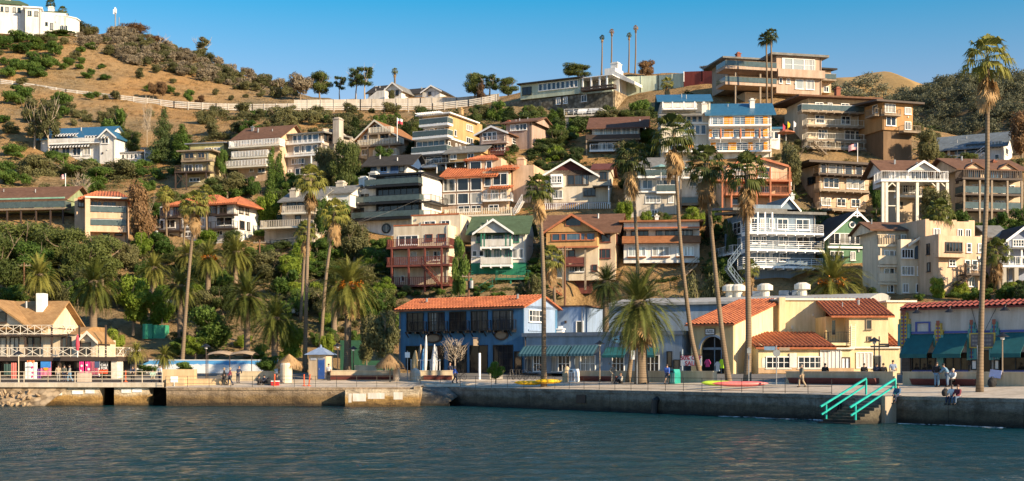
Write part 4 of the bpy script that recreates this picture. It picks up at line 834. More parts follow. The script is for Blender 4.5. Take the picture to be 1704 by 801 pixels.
for i in range(12): u_ = h.u(696,-1)+i*.42; mb.box(u_, u_+.12, -2.2, .25, h.w(189)-.001*i, h.w(189)+.14)
mb.build('pergola', trim, h.r)
for y0, y1 in ((191,205),(213,225)): h.swin([(747,752)],y0,y1,1,1,u=0)
h.sband(745,800,188,228,tan2,0,t=.3,name='side_wall'); h.sband(745,800,231,290,brownsid,0,t=.25,name='side_wall'); h.sband(745,800,228,231,trim,0,t=.4); h.swin([(776,786)],197,206,3,1,u=.3); h.swin([(776,786)],219,228,3,1,u=.3); h.swin([(756,759)],214,223,1,1,u=.3); h.swin([(745.6,748.5),(758,760),(764,766)],236,248,1,1,u=.25)
h.chim(764,768,182,190,6,tan2,d=.8)
h = House('grey_cottage', 'hillside_house', 'small mustard cottage with low grey roof and glazed porch')
h.blk(746,800,252,290,6,tan2); h.gable_u(744,804,252,243,6,greyroof,ov=.6,wm=tan2); h.win([(751,759),(779,788)],255,262,2); h.flat(724,800,268,2.5,greyroof,v=-2.5,ov=.3,th=.12,yb=264); h.win([(728,740),(744,756),(760,772),(776,790)],271,281,2,1,wood,v=-.05); h.posts([727,742,758,774,790],268,285,-2.4,trim,.07)
h = House('small_blue', 'hillside_house', 'small white and deep blue house under a dark roof')
h.blk(617,676,272,300,7,white); h.gable_u(610,682,273,259,8,darkroof,ov=.8,wm=W('deep_blue_paint',(0.05,0.10,0.22))); h.win([(618,626),(634,643)],277,284,2,1,plain('blue_trim',(0.06,0.14,0.32),.6)); h.band(650,663,272,292,W('deep_blue_paint',(0.05,0.10,0.22)),t=.12,name='door_panel'); h.win([(665,672)],274,285,1,1,black); h.band(617,663,287,292,W('deep_blue_paint',(0.05,0.10,0.22)),t=.5)
h = House('chalet', 'hillside_house', 'alpine chalet with carved cream balconies and orange tiled gable roof')
h.blk(598,660,224,266,9,skin_tan); h.gable_v(600,660,225,200,10,W('orange_brown_roof',(0.36,0.17,0.075),'shingle',.9),wm=skin_tan,tm=paint_cream,ov=1.0,xr=627)
h.win([(622,632)],206,213,2); h.win([(606,614),(634,648)],222,231,2,1,trim,g=GB); h.win([(603,612),(640,650)],246,254,2)
h.bal(612,650,221,1.4,'wide',paint_cream,sm=wood); h.bal(594,666,241,1.6,'wide',paint_cream,sm=wood); h.posts([612,630,648],222,258,-1.4,wood,.12,drop=2); h.bal(620,660,258,1.2,'wide',paint_cream)
h = House('chimney_grey', 'hillside_house', 'pale grey three storey house with tall stucco chimney and white bands of windows')
h.blk(478,534,222,300,9,greyw); h.flat(474,538,220,9,greyroof,ov=.6,th=.25,yb=214); h.win([(488,494),(496,502),(505,511),(513,519),(521,530)],223,235,1,1,trim,g=GB); h.win([(490,498),(502,506),(509,518),(521,528)],241,252,1,1,trim,g=GB); h.win([(486,494),(497,506)],262,270,2,1,trim); h.win([(492,506)],279,288,2); h.win([(480,484)],280,294,1,1,trim,name='door')
h.bal(476,536,236,.7,'bars',trim,h=.35); h.bal(474,536,257,1.0,'bars',trim,h=.4); h.sband(536,592,214,300,greyw,0,t=.3,name='side_wall'); h.swin([(539,544),(545.5,551)],221,233,1,1,darkwood,u=.3); h.swin([(539,546)],241,250,1,1,darkwood,u=.3); h.chim(554,564,200,240,2,greyw,d=1.6); mb = MB(); dd = h.vs(592,0); mb.prism([(.0,0,h.w(214)),(.0,dd*.45,h.w(207)),(.0,dd,h.w(220))],(.3,0,0)); mb.build('side_gable', greyw, h.r); h.posts([518],258,290,-.9,trim,.1)
h = House('three_balcony', 'hillside_house', 'tan house with brown shingle roof and three white slatted balconies')
h.blk(396,464,227,312,9,tan); h.gable_u(390,466,228,210,9.5,brownroof,ov=.6,wm=tan); h.win([(402,416),(423,435),(442,456)],228,235,2); h.win([(402,416),(423,434)],250,258,2); h.win([(416,422)],278,283,1); h.win([(430,441)],278,285,2); h.win([(452,457)],278,285,1)
for y, x0, x1 in ((243,380,465),(261,384,445),(276,375,443)): h.bal(x0,x1,y,2.0,'wide',trim,h=1.0,sm=paint_cream)
h.chim(418,421,208,222,3,grey,d=.4)
h = House('little_stilt', 'hillside_house', 'small olive cream box house with dark timber deck on braced stilts')
ol = W('olive_cream_siding',(0.44,0.38,0.23),'siding'); h.blk(302,348,252,318,7,ol); h.flat(300,352,249,7.5,wood,ov=.5,th=.25); h.win([(308,322),(330,340)],254,262,2,1,wood); h.bal(301,354,267,.9,'bars',wood,h=.3); h.bal(290,346,287,2.4,'bars',darkwood); h.posts([292,310,343],287,313,-2.2,darkwood,.1,drop=3); h.win([(316,332)],296,301,3,1,trim); h.win([(308,320),(326,336)],274,284,2)
mb = MB(); mb.bar((h.u(292,-2.2),-2.2,h.w(311)),(h.u(310,-2.2),-2.2,h.w(290)),.07); mb.bar((h.u(310,-2.2),-2.2,h.w(311)),(h.u(294,-2.2),-2.2,h.w(290)),.07); mb.build('brace', darkwood, h.r)
h = House('pale_yellow', 'hillside_house', 'pale yellow flat roofed house tucked behind the braced stilt house')
h.blk(315,372,238,290,7,W('pale_yellow_siding',(0.56,0.50,0.24),'siding')); h.flat(312,374,236.5,7.5,grey,ov=.4,th=.2); h.win([(342,352),(356,366)],246,256,2); h.bal(344,374,268,1.6,'bars',wood)
h = House('red_white', 'hillside_house', 'white house with terracotta hip roofs and dark timber balconies above the palms')
h.blk(266,389,338,412,9,white); h.hip(284,356,338,322,9,terracotta,ov=.8,tiles=True); h.hip(356,392,339,327,9,terracotta,v=-.6,ov=.8,tiles=True); h.blk(362,389,338,358,.6,white,v=-.6,part='bay',foot=False)
h.win([(268,282),(290,301),(306,330),(332,360)],341,354,3,1,darkwood,g=GB); h.win([(367,377)],341,354,2,1,darkwood,v=-.6); h.win([(275,291),(305,318),(328,341),(361,386)],362,374,2,1,trim); h.win([(308,318),(329,341),(362,370)],384,390,2); h.win([(267,272)],362,376,1)
for y, x0, x1 in ((357,267,296),(357,352,389),(380,262,300),(380,343,389)): h.bal(x0,x1,y,1.3,'bars',darkwood)
h.band(266,389,357,358.5,darkwood); h.band(266,389,378.5,380.2,darkwood); h.swin([(398,404),(409,413)],343,352,1,1,darkwood,u=0); h.swin([(399,406),(411,415)],366,378,1,1,darkwood,u=0); h.posts([300,345],340,402,-.15,darkwood,.1)
h = House('fence_deck', 'hillside_house', 'grey house with two fenced white decks and twin stucco chimneys')
h.blk(470,517,332,420,8,greyw,v=1.5); h.blk(440,505,378,425,6,greyw,v=.5,part='base'); h.gable_u(470,530,333,318,8,greyroof,v=1.5,ov=.6,wm=white); h.chim(482,493,315,334,2.5,W('pale_chimney_stucco',(0.6,0.53,0.44)),d=1.4); h.chim(559,571,305,325,8,MATS['pale_chimney_stucco'],d=1.4); h.win([(478,492),(496,512)],336,343,2,1,black,v=1.5); h.win([(492,500)],358,370,1,1,black,v=1.5)
h.bal(468,518,354,1.6,'wide',W('grey_white_slats',(0.52,0.48,0.42)),v=1.5,sm=paint_cream); h.bal(432,512,378,2.2,'wide',MATS['grey_white_slats'],v=.5,sm=paint_cream); h.win([(450,478)],398,409,1,1,black,v=.5,name='carport_opening',sill=False); h.blk(530,582,322,345,7,white,v=5); h.gable_u(528,584,323,312,7,greyroof,v=5,ov=.4,wm=white)
h = House('long_green', 'hillside_house', 'long low green house with brown roof and a deck running along posts')
h.blk(-60,106,330,340,7,W('green_cream_siding',(0.30,0.36,0.20),'siding')); h.blk(-60,106,340,352,7,MATS['green_cream_siding'],v=.01); h.gable_u(-60,108,330,312,8,brownroof,ov=.8,wm=MATS['green_cream_siding']); h.band(-60,108,328,330.5,plain('mint_fascia',(0.25,0.45,0.32),.6),v=-.7,t=.1)
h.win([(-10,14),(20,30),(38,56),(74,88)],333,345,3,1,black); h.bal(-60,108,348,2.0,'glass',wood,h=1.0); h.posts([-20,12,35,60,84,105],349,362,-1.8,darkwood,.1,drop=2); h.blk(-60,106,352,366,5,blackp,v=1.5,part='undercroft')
h = House('peach_curve', 'hillside_house', 'peach block with curved balconies under a small terracotta roof')
h.blk(143,212,331,412,8,peach); h.hip(138,214,331,318,8,terracotta,ov=.7,tiles=True); h.blk(124,144,331,405,6,tan,v=1.5,part='side_wing'); h.win([(150,168),(172,192)],336,350,3,1,wood); h.win([(150,168),(172,192)],360,372,3,1,wood); h.win([(171,182),(192,203)],383,390,2,1,darkwood); h.win([(131,139)],333,344,2,1,darkwood,v=1.5)
for y in (355,377): 
    o = h.bal(144,210,y,1.6,'glass',trim,h=.95,sm=peach,th=.9)
h.posts([146],331,400,-1.4,peach,.35); h.band(143,212,329,331.5,paint_cream,t=1.8)
h = House('victorian', 'hillside_house', 'white victorian house with blue roof and black and white striped awnings')
h.blk(68,172,226,278,9,white); h.gable_u(66,176,227,211,9,blueroof,ov=.5,wm=white); h.gable_v(166,192,228,216,6,blueroof,v=-.8,wm=white,tm=trim,ov=.4); h.blk(166,192,228,275,8,white,v=-.8)
sa = W('striped_awning',(0.5,0.5,0.5)); 
def striped(name, c1, c2, n):
    if name in MATS: return MATS[name]
    m, t, b = nodes(name); MATS[name] = m; co = N(t,'ShaderNodeTexCoord').outputs['Object']; sp = N(t,'ShaderNodeSeparateXYZ'); t.links.new(co, sp.inputs[0])
    w_ = N(t,'ShaderNodeMath',operation='MULTIPLY'); w_.inputs[1].default_value = n; t.links.new(sp.outputs[0], w_.inputs[0]); f = N(t,'ShaderNodeMath',operation='FRACT'); t.links.new(w_.outputs[0], f.inputs[0]); r = ramp(t, f.outputs[0], [(0.0,c1),(0.5,c2)]); r.color_ramp.interpolation = 'CONSTANT'; t.links.new(r.outputs[0], b.inputs['Base Color']); b.inputs['Roughness'].default_value = .8; return m
bw = striped('black_white_stripes',(0.03,0.03,0.03),(0.75,0.75,0.73),1.6)
def awning(h, x0, x1, yt, yb, out, m, v=0, val=.25, parent=None):
    u0, u1 = h.u(x0,v), h.u(x1,v); z1, z0 = h.w(yt,v), h.w(yb,v); mb = MB()
    mb.prism([(u0,v-.02,z1),(u0,v-out,z0),(u0,v-out,z0-val),(u0,v-out+.03,z0-val),(u0,v-out+.03,z0-.03),(u0,v-.02,z1-.05)], (u1-u0,0,0)); return mb.build('awning', m, parent or h.r)
for x0, x1, yt, yb in ((97,131,219,223),(84,152,237,242),(146,164,224,227)): awning(h,x0,x1,yt,yb,1.0,bw)
awning(h,168,181,226,229,.8,bw,v=-.8)
h.win([(100,112),(118,128),(142,150)],225,234,2); h.win([(86,98),(104,116),(122,134),(140,150)],243,256,2); h.win([(170,180)],230,238,2,1,trim,v=-.8); h.bal(80,165,236,1.0,'solid',trim,h=.8,pm=white); h.blk(192,234,255,272,6,white,v=1); h.flat(192,236,254,6,grey,v=1,ov=.3,th=.2); h.win([(196,200),(203,207),(210,214),(217,221),(224,228)],258,265,1,1,trim,v=1)
h = House('pale_blue', 'hillside_house', 'small pale blue white house half hidden by dark conifers')
h.blk(240,266,246,278,6,W('pale_blue_siding',(0.50,0.56,0.62),'siding')); h.flat(238,268,245,6.4,greyroof,ov=.4,yb=240); h.win([(252,261)],250,256,2); h.posts([241,264],246,272,-.3,trim,.08)
h = House('mansion', 'mansion_house', 'big white mansion with green roof and dark shutters on the hilltop', 'mansion')
h.blk(68,110,25,60,12,white,v=0); h.blk(42,68,12,60,10,white,v=-1.2); h.blk(-60,42,10,60,10,white,v=1.5)
for i in range(9):
    pass
mb = MB(); c = Vector((h.u(106,4),4,0)); mb.lathe([(4,h.w(70)),(4,h.w(25)),(4.3,h.w(25)),(4.3,h.w(23.6))],c,10); mb.build('round_bay', white, h.r)
h.hip(-60,44,10,4,10,greenroof,v=1.5,ov=.5); h.hip(70,112,20,17,11,greenroof,v=2,ov=.3); h.flat(40,68,12.5,10,trim,v=-1.2,ov=.4,th=.35); h.blk(70,110,20,25,10,white,v=1.4,part='upper_wall',foot=False)
dk = plain('dark_shutter',(0.05,0.07,0.06),.6)
h.win([(2,5),(10,14),(22,26),(30,34)],16,23,1,1,dk,v=1.5); h.win([(47,52),(58,63)],20,27,1,1,dk,v=-1.2); h.win([(84,88)],38,48,1,1,dk); h.win([(102,105),(108.5,111.5)],41,51,1,1,dk,v=-.25); h.win([(76,79)],37,42,1,1,dk); h.chim(8,18,3,14,6,white,d=2); h.chim(80,90,12,22,5,white,d=2); h.chim(-4,3,-3,10,6,white,d=2); h.rail([(h.u(68,.3),.3),(h.u(112,.3),.3)], h.w(25), .8, 'bars', trim, h.r)
h = House('ridge_white', 'hillside_house', 'white ranch house on the ridge with dark grey roof')
h.blk(613,668,150,175,10,white); h.gable_u(612,644,151,140,9,darkroof,ov=.6); h.gable_v(641,668,150,138,10,greyroof,wm=white,tm=trim,ov=.6,v=-1); h.blk(641,668,149,172,2,white,v=-1); h.win([(618,626),(628,637)],151,157,3,1,black); h.win([(646,650),(659,663)],151,158,2,1,darkwood,v=-1); h.blk(703,732,155,172,8,white,v=4); h.gable_v(704,733,156,147,8,darkroof,v=4,wm=white,tm=trim,ov=.5); h.win([(713,717)],157,161,1,1,darkwood,v=4); h.blk(668,704,157,172,6,white,v=5); h.gable_u(668,706,157,149,6,darkroof,v=5,ov=.4); h.chim(623,628,141,148,4,white)
mb = MB(); u0, u1 = h.u(598,-3), h.u(640,-3); mb.prism([(u0,-3,h.w(174)),(u1,-3,h.w(174)),(u1,-3,h.w(153)),(h.u(627,-3),-3,h.w(153))],(0,2,0)); mb.build('stair_wall', white, h.r)
h = House('teal_long', 'hillside_house', 'long pale sage house with window row on a high rubble stone wall')
h.blk(900,1020,152,200,12,stonew,part='stone_wall'); h.blk(866,966,123,150,9,palegreen,v=-.3); h.flat(864,968,122,10,darkroof,v=-.6,ov=.4,th=.25); h.blk(848,900,152,205,8,stonew,v=.2,part='stone_wall')
h.win([(897+i*7.4,902+i*7.4) for i in range(6)]+[(942+i*7,947+i*7) for i in range(3)],127,138,1,1,trim,v=-.3,g=GB); h.win([(870,884)],130,142,2,1,black,v=-.3); h.bal(966,1021,147,1.6,'solid',darkwood,v=-.1,pm=darkwood,sm=darkwood,h=.5); h.flat(968,1018,124,5,trim,v=-.5,ov=.2,th=.15); h.posts([970,984,998,1010],125,147,-.4,trim,.15); h.win([(972,1008)],129,146,5,1,redwood,v=2.5); h.blk(966,1019,125,152,7,palegreen,v=2.5)
h.blk(1006,1024,112,152,4,white,v=3); mb = MB(); mb.prism([(h.u(1006,2.9),2.9,h.w(152)),(h.u(1006,2.9),2.9,h.w(119)),(h.u(1022,2.9),2.9,h.w(112)),(h.u(1056,2.9),2.9,h.w(134)),(h.u(1056,2.9),2.9,h.w(139)),(h.u(1030,2.9),2.9,h.w(126)),(h.u(1030,2.9),2.9,h.w(152))],(0,4,0)); mb.build('gable_wall', white, h.r)
h.chim(1016,1028,105,118,4,white,d=2); h.chim(902,909,125,135,4,white,d=1.4); h.swin([(1028,1036)],160,172,1,1,darkwood,u=0); h.sband(1021,1048,150,200,sunlitstone,0,t=.3,name='stone_wall'); h.win([(926,932),(938,944),(968,976)],154,164,2,1,trim,v=0)
# ridge walls, road guard fences, parking deck
def fence_line(name, label, cat, pts, kind, m, hgt, pm=None, dp=2.5):
    """fence following the ground through (pixel x, pixel y, distance) points"""
    h = House.__new__(House); c = P(*pts[0]); root = empty(name, c, 0, label, cat)
    W_ = [P(*p) for p in pts]; mb = MB(); pb = MB(); up = Vector((0,0,1))
    for a, b in zip(W_[:-1], W_[1:]):
        a = a-c; b = b-c; L = (b-a).length; n = max(1, int(L/2.6))
        for i in range(n+1): p = a.lerp(b, i/n); pb.box(p.x-.07, p.x+.07, p.y-.10, p.y+.02, p.z-1.0, p.z+hgt+.04)
        if kind == 'rails':
            for q in (.25,.5,.75,1.0): mb.prism([a+up*(hgt*q-.24), b+up*(hgt*q-.24), b+up*hgt*q, a+up*hgt*q], (0,.06,0))
        else: mb.prism([a-up*dp, b-up*dp, b+up*hgt, a+up*hgt], (0,.35,0))
    mb.build('rails' if kind == 'rails' else 'wall_panel', m, root); pb.build('posts', pm or m, root); return root
wf = W('white_fence_paint', (0.66,0.62,0.56))
fence_line('road_fence', 'long white road fence climbing the dry slope to the left', 'fence', [(-40,133,303),(0,143,303),(60,152,302),(110,160,300),(200,170,298),(290,180,296),(360,184,295),(420,185,295),(500,184,294)], 'rails', wf, 1.55)
fence_line('road_fence', 'white road fence along the ridge below the white ranch house', 'fence', [(490,184,292),(600,184,292),(660,184,291),(720,184,290),(780,178,289),(826,170,288)], 'rails', wf, 1.55)
fence_line('ridge_wall', 'pale low wall along the upper side of the ridge road', 'wall', [(490,173,300),(600,172,300),(700,170,299),(760,169,298),(830,163,296)], 'wall', W('ridge_wall_paint',(0.58,0.53,0.46)), .9, None, .7)
fence_line('retaining_wall', 'pale sage retaining wall between the rust coloured bush and the red fence', 'wall', [(1040,146,268),(1095,144,266),(1142,140,262)], 'wall', palegreen, 2.2)
fence_line('red_fence', 'red panel fence on top of the sandy bank', 'fence', [(1138,128,262),(1168,127,260),(1196,127,258)], 'wall', W('red_fence_paint',(0.33,0.07,0.05)), 1.0, trim)
h = House(None, 'parking_deck', 'raised concrete parking deck with white railing above the brown roofed house', 'parking deck', a=(1000,196,240,-10))
h.blk(940,1000,190,193,6,concrete,part='deck_slab',foot=False); h.rail([(h.u(939,.1),.1),(h.u(1000,.1),.1),(h.u(1016,5),6)], h.w(190), 1.1, 'open', trim, h.r); h.posts([944,960,978,996],193,203,.6,concrete,.3,drop=4); h.blk(945,990,193,206,2,stonew,v=3,part='back_wall',foot=False)
# ---------------------------------------------------------------- buildings along the street and promenade
def by(Y, z=3.15): return CY+(EYE-z)/Y*FPX                          # pixel row of the ground at a distance
def letters(text, size, m, parent, loc, rot, ext=.02, name='lettering', align='CENTER'):
    c = bpy.data.curves.new(name, 'FONT'); c.body = text; c.size = size; c.align_x = align; c.align_y = 'CENTER'; c.extrude = ext; c.space_line = .9; c.offset = size*.02
    o = bpy.data.objects.new(name+'_src', c); COL.objects.link(o); dg = bpy.context.evaluated_depsgraph_get()
    me = bpy.data.meshes.new_from_object(o.evaluated_get(dg)); bpy.data.objects.remove(o); me.name = name; me.materials.clear(); me.materials.append(m)
    t = bpy.data.objects.new(name, me); COL.objects.link(t); t.parent = parent; t.location = loc; t.rotation_euler = rot; return t
bluef = W('deep_blue_stucco',(0.07,0.19,0.35)); sunlitblue = W('sunlit_blue_stucco',(0.27,0.37,0.54)); slate = W('slate_blue_stucco',(0.25,0.32,0.41)); yellowst = W('yellow_stucco',(0.72,0.55,0.28)); creamy = W('cream_yellow_stucco',(0.74,0.62,0.38))  # sunlight on the blue building's side is put into the paler blue
tealaw = plain('teal_canvas',(0.012,0.11,0.115),.8); tstripe = striped('teal_white_stripes',(0.010,0.065,0.09),(0.07,0.16,0.19),2.4); maroonb = plain('maroon_bench_paint',(0.14,0.035,0.03),.6)
h = House(None,'surf_shop_building','two storey deep blue building with orange tiled roof and black window balconies','shop building',a=(871,by(145),145,-33))
h.blk(664,871,507,621,7.2,bluef); h.gable_u(664,871,508,491,7.2,terracotta,ov=.45,wm=None,tiles=True,lift=0); h.sband(871.5,923,508,621,sunlitblue,.0,t=.06,name='side_wall')
mb = MB(); zt = h.w(508); zr = h.w(491,3.6); mb.prism([(-.0,0,zt-.3),(-.0,7.2,zt-.3),(-.0,7.2,zt-.1),(-.0,3.6,zr-.2),(-.0,0,zt-.1)],(.06,0,0)); mb.build('gable_wall', sunlitblue, h.r)
for x0, x1 in ((678,704),(713.5,739),(749,775),(785,811),(821,853)):
    h.win([(x0,x1)],517,548,3,3,black,g=glass('shaded_glass',(0.02,0.02,0.025),(0.40,0.40,0.38)),sill=False)
    h.bal(x0-1,x1+1,548,.7,'bars',black,h=1.05,th=.12,brackets=True)
    mb = MB(); 
    for x in (x0+2,x1-2): mb.bar((h.u(x),-.65,h.w(549.5)),(h.u(x),-.02,h.w(559)),.06)
    mb.build('bracket', black, h.r)
for x0, x1, n in ((677,738,4),(748,776,3),(783,811,2),(822,853,4)): h.win([(x0,x1)],575,620,n,1 if n != 4 or x0 < 700 else 4,black,name='shop_front',sill=False,g=MATS['shaded_glass'] if x0 > 800 else glass('dark_opening',(0.008,0.008,0.01),(0.03,0.03,0.03)))
h.win([(857,868)],586,620,1,1,black,name='door',sill=False)
def oval_sign(h, x, y, rx, rz, m, m2, v=-.05, part='sign_plate'):
    c = Vector((h.u(x), v, h.w(y))); mb = MB(); vs = [(c.x+rx*math.cos(2*math.pi*i/20), v-.08, c.z+rz*math.sin(2*math.pi*i/20)) for i in range(20)]; mb.prism(vs,(0,.1,0)); o = mb.build(part, m, h.r)
    mb = MB(); vs = [(c.x+rx*.75*math.cos(2*math.pi*i/20), v-.12, c.z+rz*.7*math.sin(2*math.pi*i/20)) for i in range(20)]; mb.prism(vs,(0,.05,0)); mb.build('emblem', m2, o)
oval_sign(h,721,561,1.3,.55,darkwood,wood); oval_sign(h,835,557,.95,.6,darkwood,wood)
mb = MB(); mb.bar((h.u(800),-.02,h.w(562)),(h.u(800),-1.6,h.w(562)),.03); mb.box(h.u(800)-.03,h.u(800)+.03,-1.5,-.4,h.w(575),h.w(564)); mb.build('hanging_sign', wood, h.r)
h.swin([(880,902)],516,534,4,2,trim,u=.06); h.sband(879,902,548,550.5,sunlitblue,.06,t=.12,name='ledge')
u1 = h.u(871)
h2 = House(None,'rear_wing','pale blue rear wing with white door above the long slate blue shop','shop building',a=(922,by(152),152,-20))
h2.blk(922,972,510,622,9,sunlitblue); h2.flat(920,974,509,9.3,brownroof,ov=.15,th=.15,yb=507); h2.win([(960,970)],536,554,1,1,trim,name='door'); h2.chim(926,936,549,556,-1,trim,d=.8,name='roof_vent')
# long low slate blue shop
h = House(None,'long_shop_building','long single storey slate blue shop with striped and plain teal awnings','shop building',a=(1135,by(134.6),134.6,-31))
h.blk(872,1135,553,622,9,slate); h.flat(872,1136,550.5,9.2,W('slate_cornice',(0.17,0.21,0.27)),ov=.2,th=.4,name='cornice')
for x0, x1 in ((872,910),(914,951),(954,996)): awning(h,x0,x1,573,588,1.2,tstripe)
awning(h,1010,1047,577,591,1.2,tealaw); awning(h,1062,1098,577,591,1.2,tealaw)
h.win([(889,902),(930,948),(967,990),(1020,1038),(1076,1096)],592,618,3,2,trim,name='shop_front',sill=False,g=MATS['shaded_glass']); h.win([(1111,1117.5)],586,609,1,1,black); h.win([(876,886),(918,927),(957,964)],592,619,1,1,slate,name='door',sill=False)
mb = MB(); u0, u1_ = h.u(1023), h.u(1044.5); mb.box(u0,u1_,-.12,-.01,h.w(570),h.w(557)); o = mb.build('sign_board', wood, h.r); c = Vector(((u0+u1_)/2,0,(h.w(570)+h.w(557))/2)); mb = MB(); mb.prism([(c.x+.95*math.cos(2*math.pi*i/24),-.16,c.z+.4*math.sin(2*math.pi*i/24)) for i in range(24)],(0,.05,0)); p = mb.build('sign_oval', plain('sign_light_blue',(0.25,0.48,0.58),.5), o)
mb = MB(); mb.prism([(c.x-.12,-.18,c.z+.1),(c.x+.12,-.18,c.z+.1),(c.x,-.18,c.z-.25)],(0,.02,0)); mb.add([], []); mb.tube([(c.x,-.18,c.z+.2),(c.x,-.165,c.z+.2)],.14,10); mb.box(c.x-.75,c.x-.3,-.175,-.162,c.z-.08,c.z+.04); mb.box(c.x+.3,c.x+.75,-.175,-.162,c.z-.08,c.z+.04); mb.build('sign_emblem', darkwood, p)
h.chim(1050,1062,547,553,3,trim,d=1,name='roof_vent'); h.win([(1122,1130)],600,620,1,1,black,name='door',sill=False)
# hall with the low grey roof behind
h = House(None,'theatre_hall','large plain slate grey hall with pale low roof behind the shops','hall',a=(1300,by(150),150,-24))
h.blk(1010,1300,500,622,22,slate)
mb = MB(); u0, u1_ = h.u(1070,-.4), h.u(1304,-.4); n = 12
prof = [(-.4+23*i/n, h.w(500)+1.1*math.sin(math.pi*min(i/n*1.0,1))) for i in range(n+1)]
mb.prism([(u0-4.5,a,b) for a, b in prof]+[(u0-4.5,prof[-1][0],prof[-1][1]-.3),(u0-4.5,prof[0][0],prof[0][1]-.3)],(u1_-u0+14,0,0)); mb.build('roof', W('pale_grey_roof',(0.40,0.40,0.39)), h.r)
for x, y in ((1215,484),(1273,484),(1335,480),(1228,486)): 
    c = Vector((h.u(x,6),6,h.w(500,6)+.3)); mb = MB(); mb.lathe([(.55,0),(.55,.9),(.95,.95),(.95,1.5),(.5,1.75)],c,14); mb.build('roof_vent', paint_cream, h.r)
for x0, x1 in ((1252,1266),(1296,1312),(1318,1326)): h.blk(x0,x1,483,497,2,W('vent_box_blue',(0.32,0.38,0.44)),v=9,part='vent_box',foot=False)
# arch fronted shop
h = House(None,'arch_shop_building','yellow shop with arched entrance under a sloping orange tiled roof','shop building',a=(1220,by(131.8),131.8,-33))
u0, u1_ = h.u(1150), 0; zt = h.w(536); d = 13.5; zb = h.w(497,d)
mb = MB()                                                           # front wall with a real arched opening
ac, ar, az = h.u(1185.5), (h.u(1205)-h.u(1166))/2, h.w(581)
arc = [(ac+ar*math.cos(math.pi*i/12), az+ar*math.sin(math.pi*i/12)) for i in range(13)]
zg = h.w(by(131.8))-.1
def fr(pts): mb.prism([(a,0,b) for a, b in pts],(0,.4,0))
fr([(u0,zg),(ac-ar,zg),(ac-ar,az),(u0,az)]); fr([(ac+ar,zg),(u1_,zg),(u1_,az),(ac+ar,az)])
for (a, b) in zip(arc[:-1], arc[1:]): fr([(b[0],b[1]),(a[0],a[1]),(a[0],zt),(b[0],zt)])
fr([(u0,az),(ac-ar,az),(ac-ar,zt),(u0,zt)]); fr([(ac+ar,az),(u1_,az),(u1_,zt),(ac+ar,zt)])
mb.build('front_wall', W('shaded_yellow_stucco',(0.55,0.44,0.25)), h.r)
mb = MB(); 
for i in range(12):
    a, b = math.pi*i/12, math.pi*(i+1)/12; R2 = ar*1.18
    mb.prism([(ac+ar*math.cos(a),-.06,az+ar*math.sin(a)),(ac+R2*math.cos(a),-.06,az+R2*math.sin(a)),(ac+R2*math.cos(b),-.06,az+R2*math.sin(b)),(ac+ar*math.cos(b),-.06,az+ar*math.sin(b))],(0,.055,0))
mb.build('arch_surround', slate, h.r)
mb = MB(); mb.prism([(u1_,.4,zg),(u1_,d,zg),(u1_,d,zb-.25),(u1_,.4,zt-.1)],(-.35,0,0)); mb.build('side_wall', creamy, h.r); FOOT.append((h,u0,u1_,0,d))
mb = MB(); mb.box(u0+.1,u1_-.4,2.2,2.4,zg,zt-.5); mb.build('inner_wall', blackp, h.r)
mb = MB(); mb.box(ac-ar,ac+ar,.55,.62,az-.05,az+.18); mb.box(ac-.04,ac+.04,.5,.6,zg,az+ar-.1); mb.box(ac+ar*.55,ac+ar*.62,.5,.6,zg,az); mb.build('door_frame', slate, h.r)
mb = MB(); h.tile_sheet(mb,u0-.5,u1_+.35,(-.5,zt-.2),(d,zb)); mb.prism([(u0-.5,-.5,zt-.35),(u0-.5,d,zb-.2),(u0-.5,d,zb),(u0-.5,-.5,zt-.2)],(u1_-u0+.85,0,0)); mb.build('roof', terracotta, h.r)
mb = MB(); mb.box(h.u(1174),h.u(1190.5),-.14,-.01,h.w(557),h.w(546.5)); o = mb.build('sign_board', darkwood, h.r); mb = MB(); mb.box(h.u(1175.3),h.u(1189.3),-.17,-.142,h.w(556),h.w(547.5)); p = mb.build('sign_panel', trim, o)
letters('ISLAND\nTHREADS', .2, darkwood, p, ((h.u(1175.3)+h.u(1189.3))/2,-.18,(h.w(556)+h.w(547.5))/2),(R(90),0,0),.008)
def garment(name, x, yt, yb, wd, m, label, v=-.35):
    u_ = h.u(x,v); z1, z0 = h.w(yt,v), h.w(yb,v); mb = MB(); a = wd/2
    mb.prism([(u_-a*.8,v,z0),(u_+a*.8,v,z0),(u_+a*.75,v,z1-.25),(u_+a*1.25,v,z1-.5),(u_+a*1.35,v,z1-.3),(u_+a*.5,v,z1),(u_-a*.5,v,z1),(u_-a*1.35,v,z1-.3),(u_-a*1.25,v,z1-.5),(u_-a*.75,v,z1-.25)],(0,.12,0))
    o = mb.build(name, m); o.location = h.o; o.rotation_euler = (0,0,h.yaw); return tag(o, label, 'garment')
garment('hanging_shirt',1177,598,611,.5,plain('magenta_cloth',(0.35,0.03,0.16),.8),'magenta shirt hanging beside the sale banner'); garment('hanging_shirt',1201,598,613,.45,plain('lime_cloth',(0.35,0.65,0.02),.8),'lime green shirt hanging at the right of the arch')
garment('hanging_hoodie',1194,602,618,.5,plain('pale_blue_cloth',(0.35,0.44,0.52),.8),'pale blue hoodie hanging in the arched shop door')
